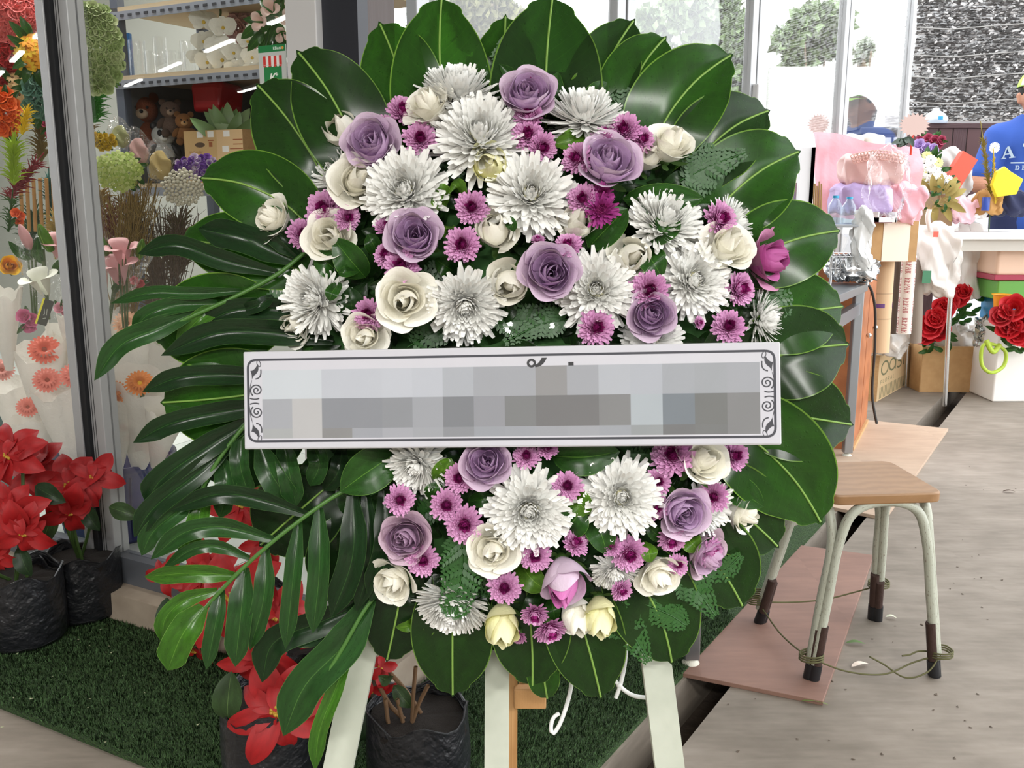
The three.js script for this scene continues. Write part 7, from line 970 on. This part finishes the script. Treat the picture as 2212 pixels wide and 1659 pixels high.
// ================================================================ OUTSIDE THE GLAZED DOORS
const leafQuad = new THREE.BufferGeometry(); leafQuad.setAttribute('position', new THREE.Float32BufferAttribute([0, 0, 0, 0.5, 0.5, 0.12, 0, 1.2, 0, -0.5, 0.5, 0.12], 3)); leafQuad.setIndex([0, 1, 2, 0, 2, 3]); leafQuad.computeVertexNormals();
function tree(label, px, py, rpx, rpy, z, n, tone, size) {
  const c = atZ(px, py, z), k = mpp(c), t = thing('tree', label, 'tree', V(c.x, -0.15, z)), cy = c.y + 0.15; part('trunk', tube([V(0, 0, 0), V(0.1, cy * 0.5, 0.05), V(0, cy, 0)], 0.05, 12, 8), std(0x8a7c68, 0.9), t);
  for (let b = 0; b < 6; b++) part('branch', tube([V(0.05, cy * 0.6, 0), V(rr(-0.6, 0.6) * rpx * k, cy + rr(-0.2, 0.4) * rpy * k, rr(-0.4, 0.4))], 0.02, 8, 5), std(0x8a7c68, 0.9), t);
  const im = new THREE.InstancedMesh(leafQuad, std(0xffffff, 0.6), n), m = new THREE.Matrix4(), col = new THREE.Color(), lumps = []; for (let i = 0; i < 16; i++) { const a = rr(0, 6.28), r = Math.sqrt(rnd()); lumps.push([r * Math.cos(a) * 0.8, r * Math.sin(a) * 0.8, rr(-0.5, 0.5), rr(0.2, 0.45)]); }
  for (let i = 0; i < n; i++) { const l = lumps[i % 16], u = V(rr(-1, 1), rr(-1, 1), rr(-1, 1)); if (u.lengthSq() > 1) u.normalize(); m.compose(V((l[0] + u.x * l[3]) * rpx * k, cy + (l[1] + u.y * l[3]) * rpy * k, (l[2] + u.z * l[3]) * rpx * k), new THREE.Quaternion().setFromEuler(new THREE.Euler(rr(-3, 3), rr(-3, 3), rr(-3, 3))), V(size, size, size).multiplyScalar(rr(0.6, 1.3))); im.setMatrixAt(i, m); const v = rr(0.6, 1.4); im.setColorAt(i, col.setRGB(tone[0] * v, tone[1] * v, tone[2] * v)); }
  im.name = 'crown'; im.userData.kind = 'stuff'; prep(im); t.add(im);
}
tree('broad pale green tree seen through the second glazed door', 1510, 130, 140, 180, -13, 12000, [0.17, 0.24, 0.11], 0.12); tree('lighter green tree seen through the third glazed door', 1755, 80, 80, 62, -16, 5000, [0.2, 0.27, 0.14], 0.13); tree('yellowish tree seen between the top leaves of the wreath', 1050, 20, 80, 90, -14, 3600, [0.18, 0.18, 0.08], 0.11); tree('small tree beside the grey return behind the first door', 925, 10, 40, 60, -12, 2400, [0.12, 0.16, 0.08], 0.1); tree('pale tree seen through the last glazed door', 1865, 112, 18, 22, -17, 500, [0.4, 0.45, 0.36], 0.11);
struct('wall_outside_far', metric(box(16, 2.2, 0.2, 2, 0.9, -19.5)), std(0xe6e6e4, 0.9), 'pale far wall outside behind the trees', 'wall');
{ const zz = -12.4, a = atZ(1655, 300, zz), b = atZ(1965, 300, zz), h = hAt(1750, 146, V(0, 0, zz)) + 0.15; struct('wall_outside_mid', metric(box(b.x - a.x, h, 0.2, (a.x + b.x) / 2, h / 2 - 0.15, zz)), std(0xe6e6e4, 0.9), 'white boundary wall outside the third and last glazed doors', 'wall'); }
{
  const p = atZ(1700, 232, -10.4), t = thing('parked_car', 'white parked car half seen through the third glazed door', 'car', V(p.x - 0.6, -0.15, -10.4)); const sh = new THREE.Shape(); sh.moveTo(-2, 0.25); sh.lineTo(2, 0.25); sh.lineTo(2.05, 0.7); sh.quadraticCurveTo(1.9, 0.95, 1.2, 1.0); sh.quadraticCurveTo(0.8, 1.45, 0.2, 1.48); sh.lineTo(-1.0, 1.48); sh.quadraticCurveTo(-1.6, 1.4, -1.85, 1.0); sh.lineTo(-2.05, 0.8); sh.lineTo(-2, 0.25); const g = new THREE.ExtrudeGeometry(sh, { depth: 1.6, bevelEnabled: true, bevelSize: 0.05, bevelThickness: 0.05 }); g.translate(0, 0, -0.8); part('body', g, std(0xe8e8e8, 0.3), t);
  for (const [x0, x1] of [[-1.4, -0.5], [-0.4, 0.65]]) { const w = new THREE.Shape([new THREE.Vector2(x0, 1.02), new THREE.Vector2(x1 + 0.1, 1.02), new THREE.Vector2(x1 - 0.15, 1.38), new THREE.Vector2(x0 + 0.1, 1.38)]); const wg = new THREE.ExtrudeGeometry(w, { depth: 0.01, bevelEnabled: false }); wg.translate(0, 0, 0.855); part('side_window', wg, std(0x3a4048, 0.15), t); } for (const x of [-1.25, 1.25]) for (const z of [-0.75, 0.78]) { const wg = new THREE.TorusGeometry(0.24, 0.09, 10, 20); wg.translate(x, 0.33, z); const wl = part('tyre', wg, M.black, t); part('hub', cyl(0.16, 0.16, 0.1, 0, 0, 0, 14).rotateX(Math.PI / 2).translate(x, 0.33, z), M.steel, wl); }
}
{
  const z = -7.2, p = atZ(1855, 280, z), t = thing('dark_chair', 'dark grey chair outside the last glazed door', 'chair', V(p.x, -0.15, z)), y = p.y + 0.15; const dm = std(0x4a4e54, 0.7), bk = new THREE.Shape(); bk.moveTo(-0.06, 0); bk.lineTo(-0.06, 0.22); bk.quadraticCurveTo(0.02, 0.2, 0.06, 0.12); bk.lineTo(0.04, 0); const g = new THREE.ExtrudeGeometry(bk, { depth: 0.3, bevelEnabled: true, bevelSize: 0.01, bevelThickness: 0.01 }); g.translate(0, y, -0.15); part('backrest', g, dm, t); part('seat', box(0.4, 0.05, 0.4, 0.15, y - 0.02, 0, 0.01), dm, t); for (const sx of [-0.02, 0.32]) for (const sz of [-0.17, 0.17]) part('leg', cyl(0.014, 0.012, y - 0.04, sx, (y - 0.04) / 2, sz, 8), M.steel, t);
  const c1 = blob(1838, 288, 1876, 318, -6.2, 0.3, 0.006, 10, 0.5), c2 = blob(1878, 287, 1922, 318, -6.2, 0.3, 0.006, 10, 0.5), cm = std(0xe6e0d6, 0.8); solo('foam_block', c1, cm, 'pale rounded foam block on the low table outside the last door', 'cushion', 'foam blocks outside the door'); solo('foam_block', c2, cm, 'pale rounded foam block on the low table outside the last door', 'cushion', 'foam blocks outside the door');
  const q = pq(1830, 318, 1930, 330, -6.2); const tb = thing('low_table', 'low white table outside the last glazed door', 'table'); part('tabletop', box(0.7, 0.03, 0.4, q.c.x, q.y1 - 0.015, -6.35, 0.005), std(0xe4e2de, 0.6), tb); for (const sx of [-0.3, 0.3]) for (const sz of [-0.15, 0.15]) part('leg', cyl(0.015, 0.015, q.y1 + 0.12, q.c.x + sx, (q.y1 - 0.18) / 2, -6.35 + sz, 8), M.steel, tb);
}
renderer.render(scene, camera);
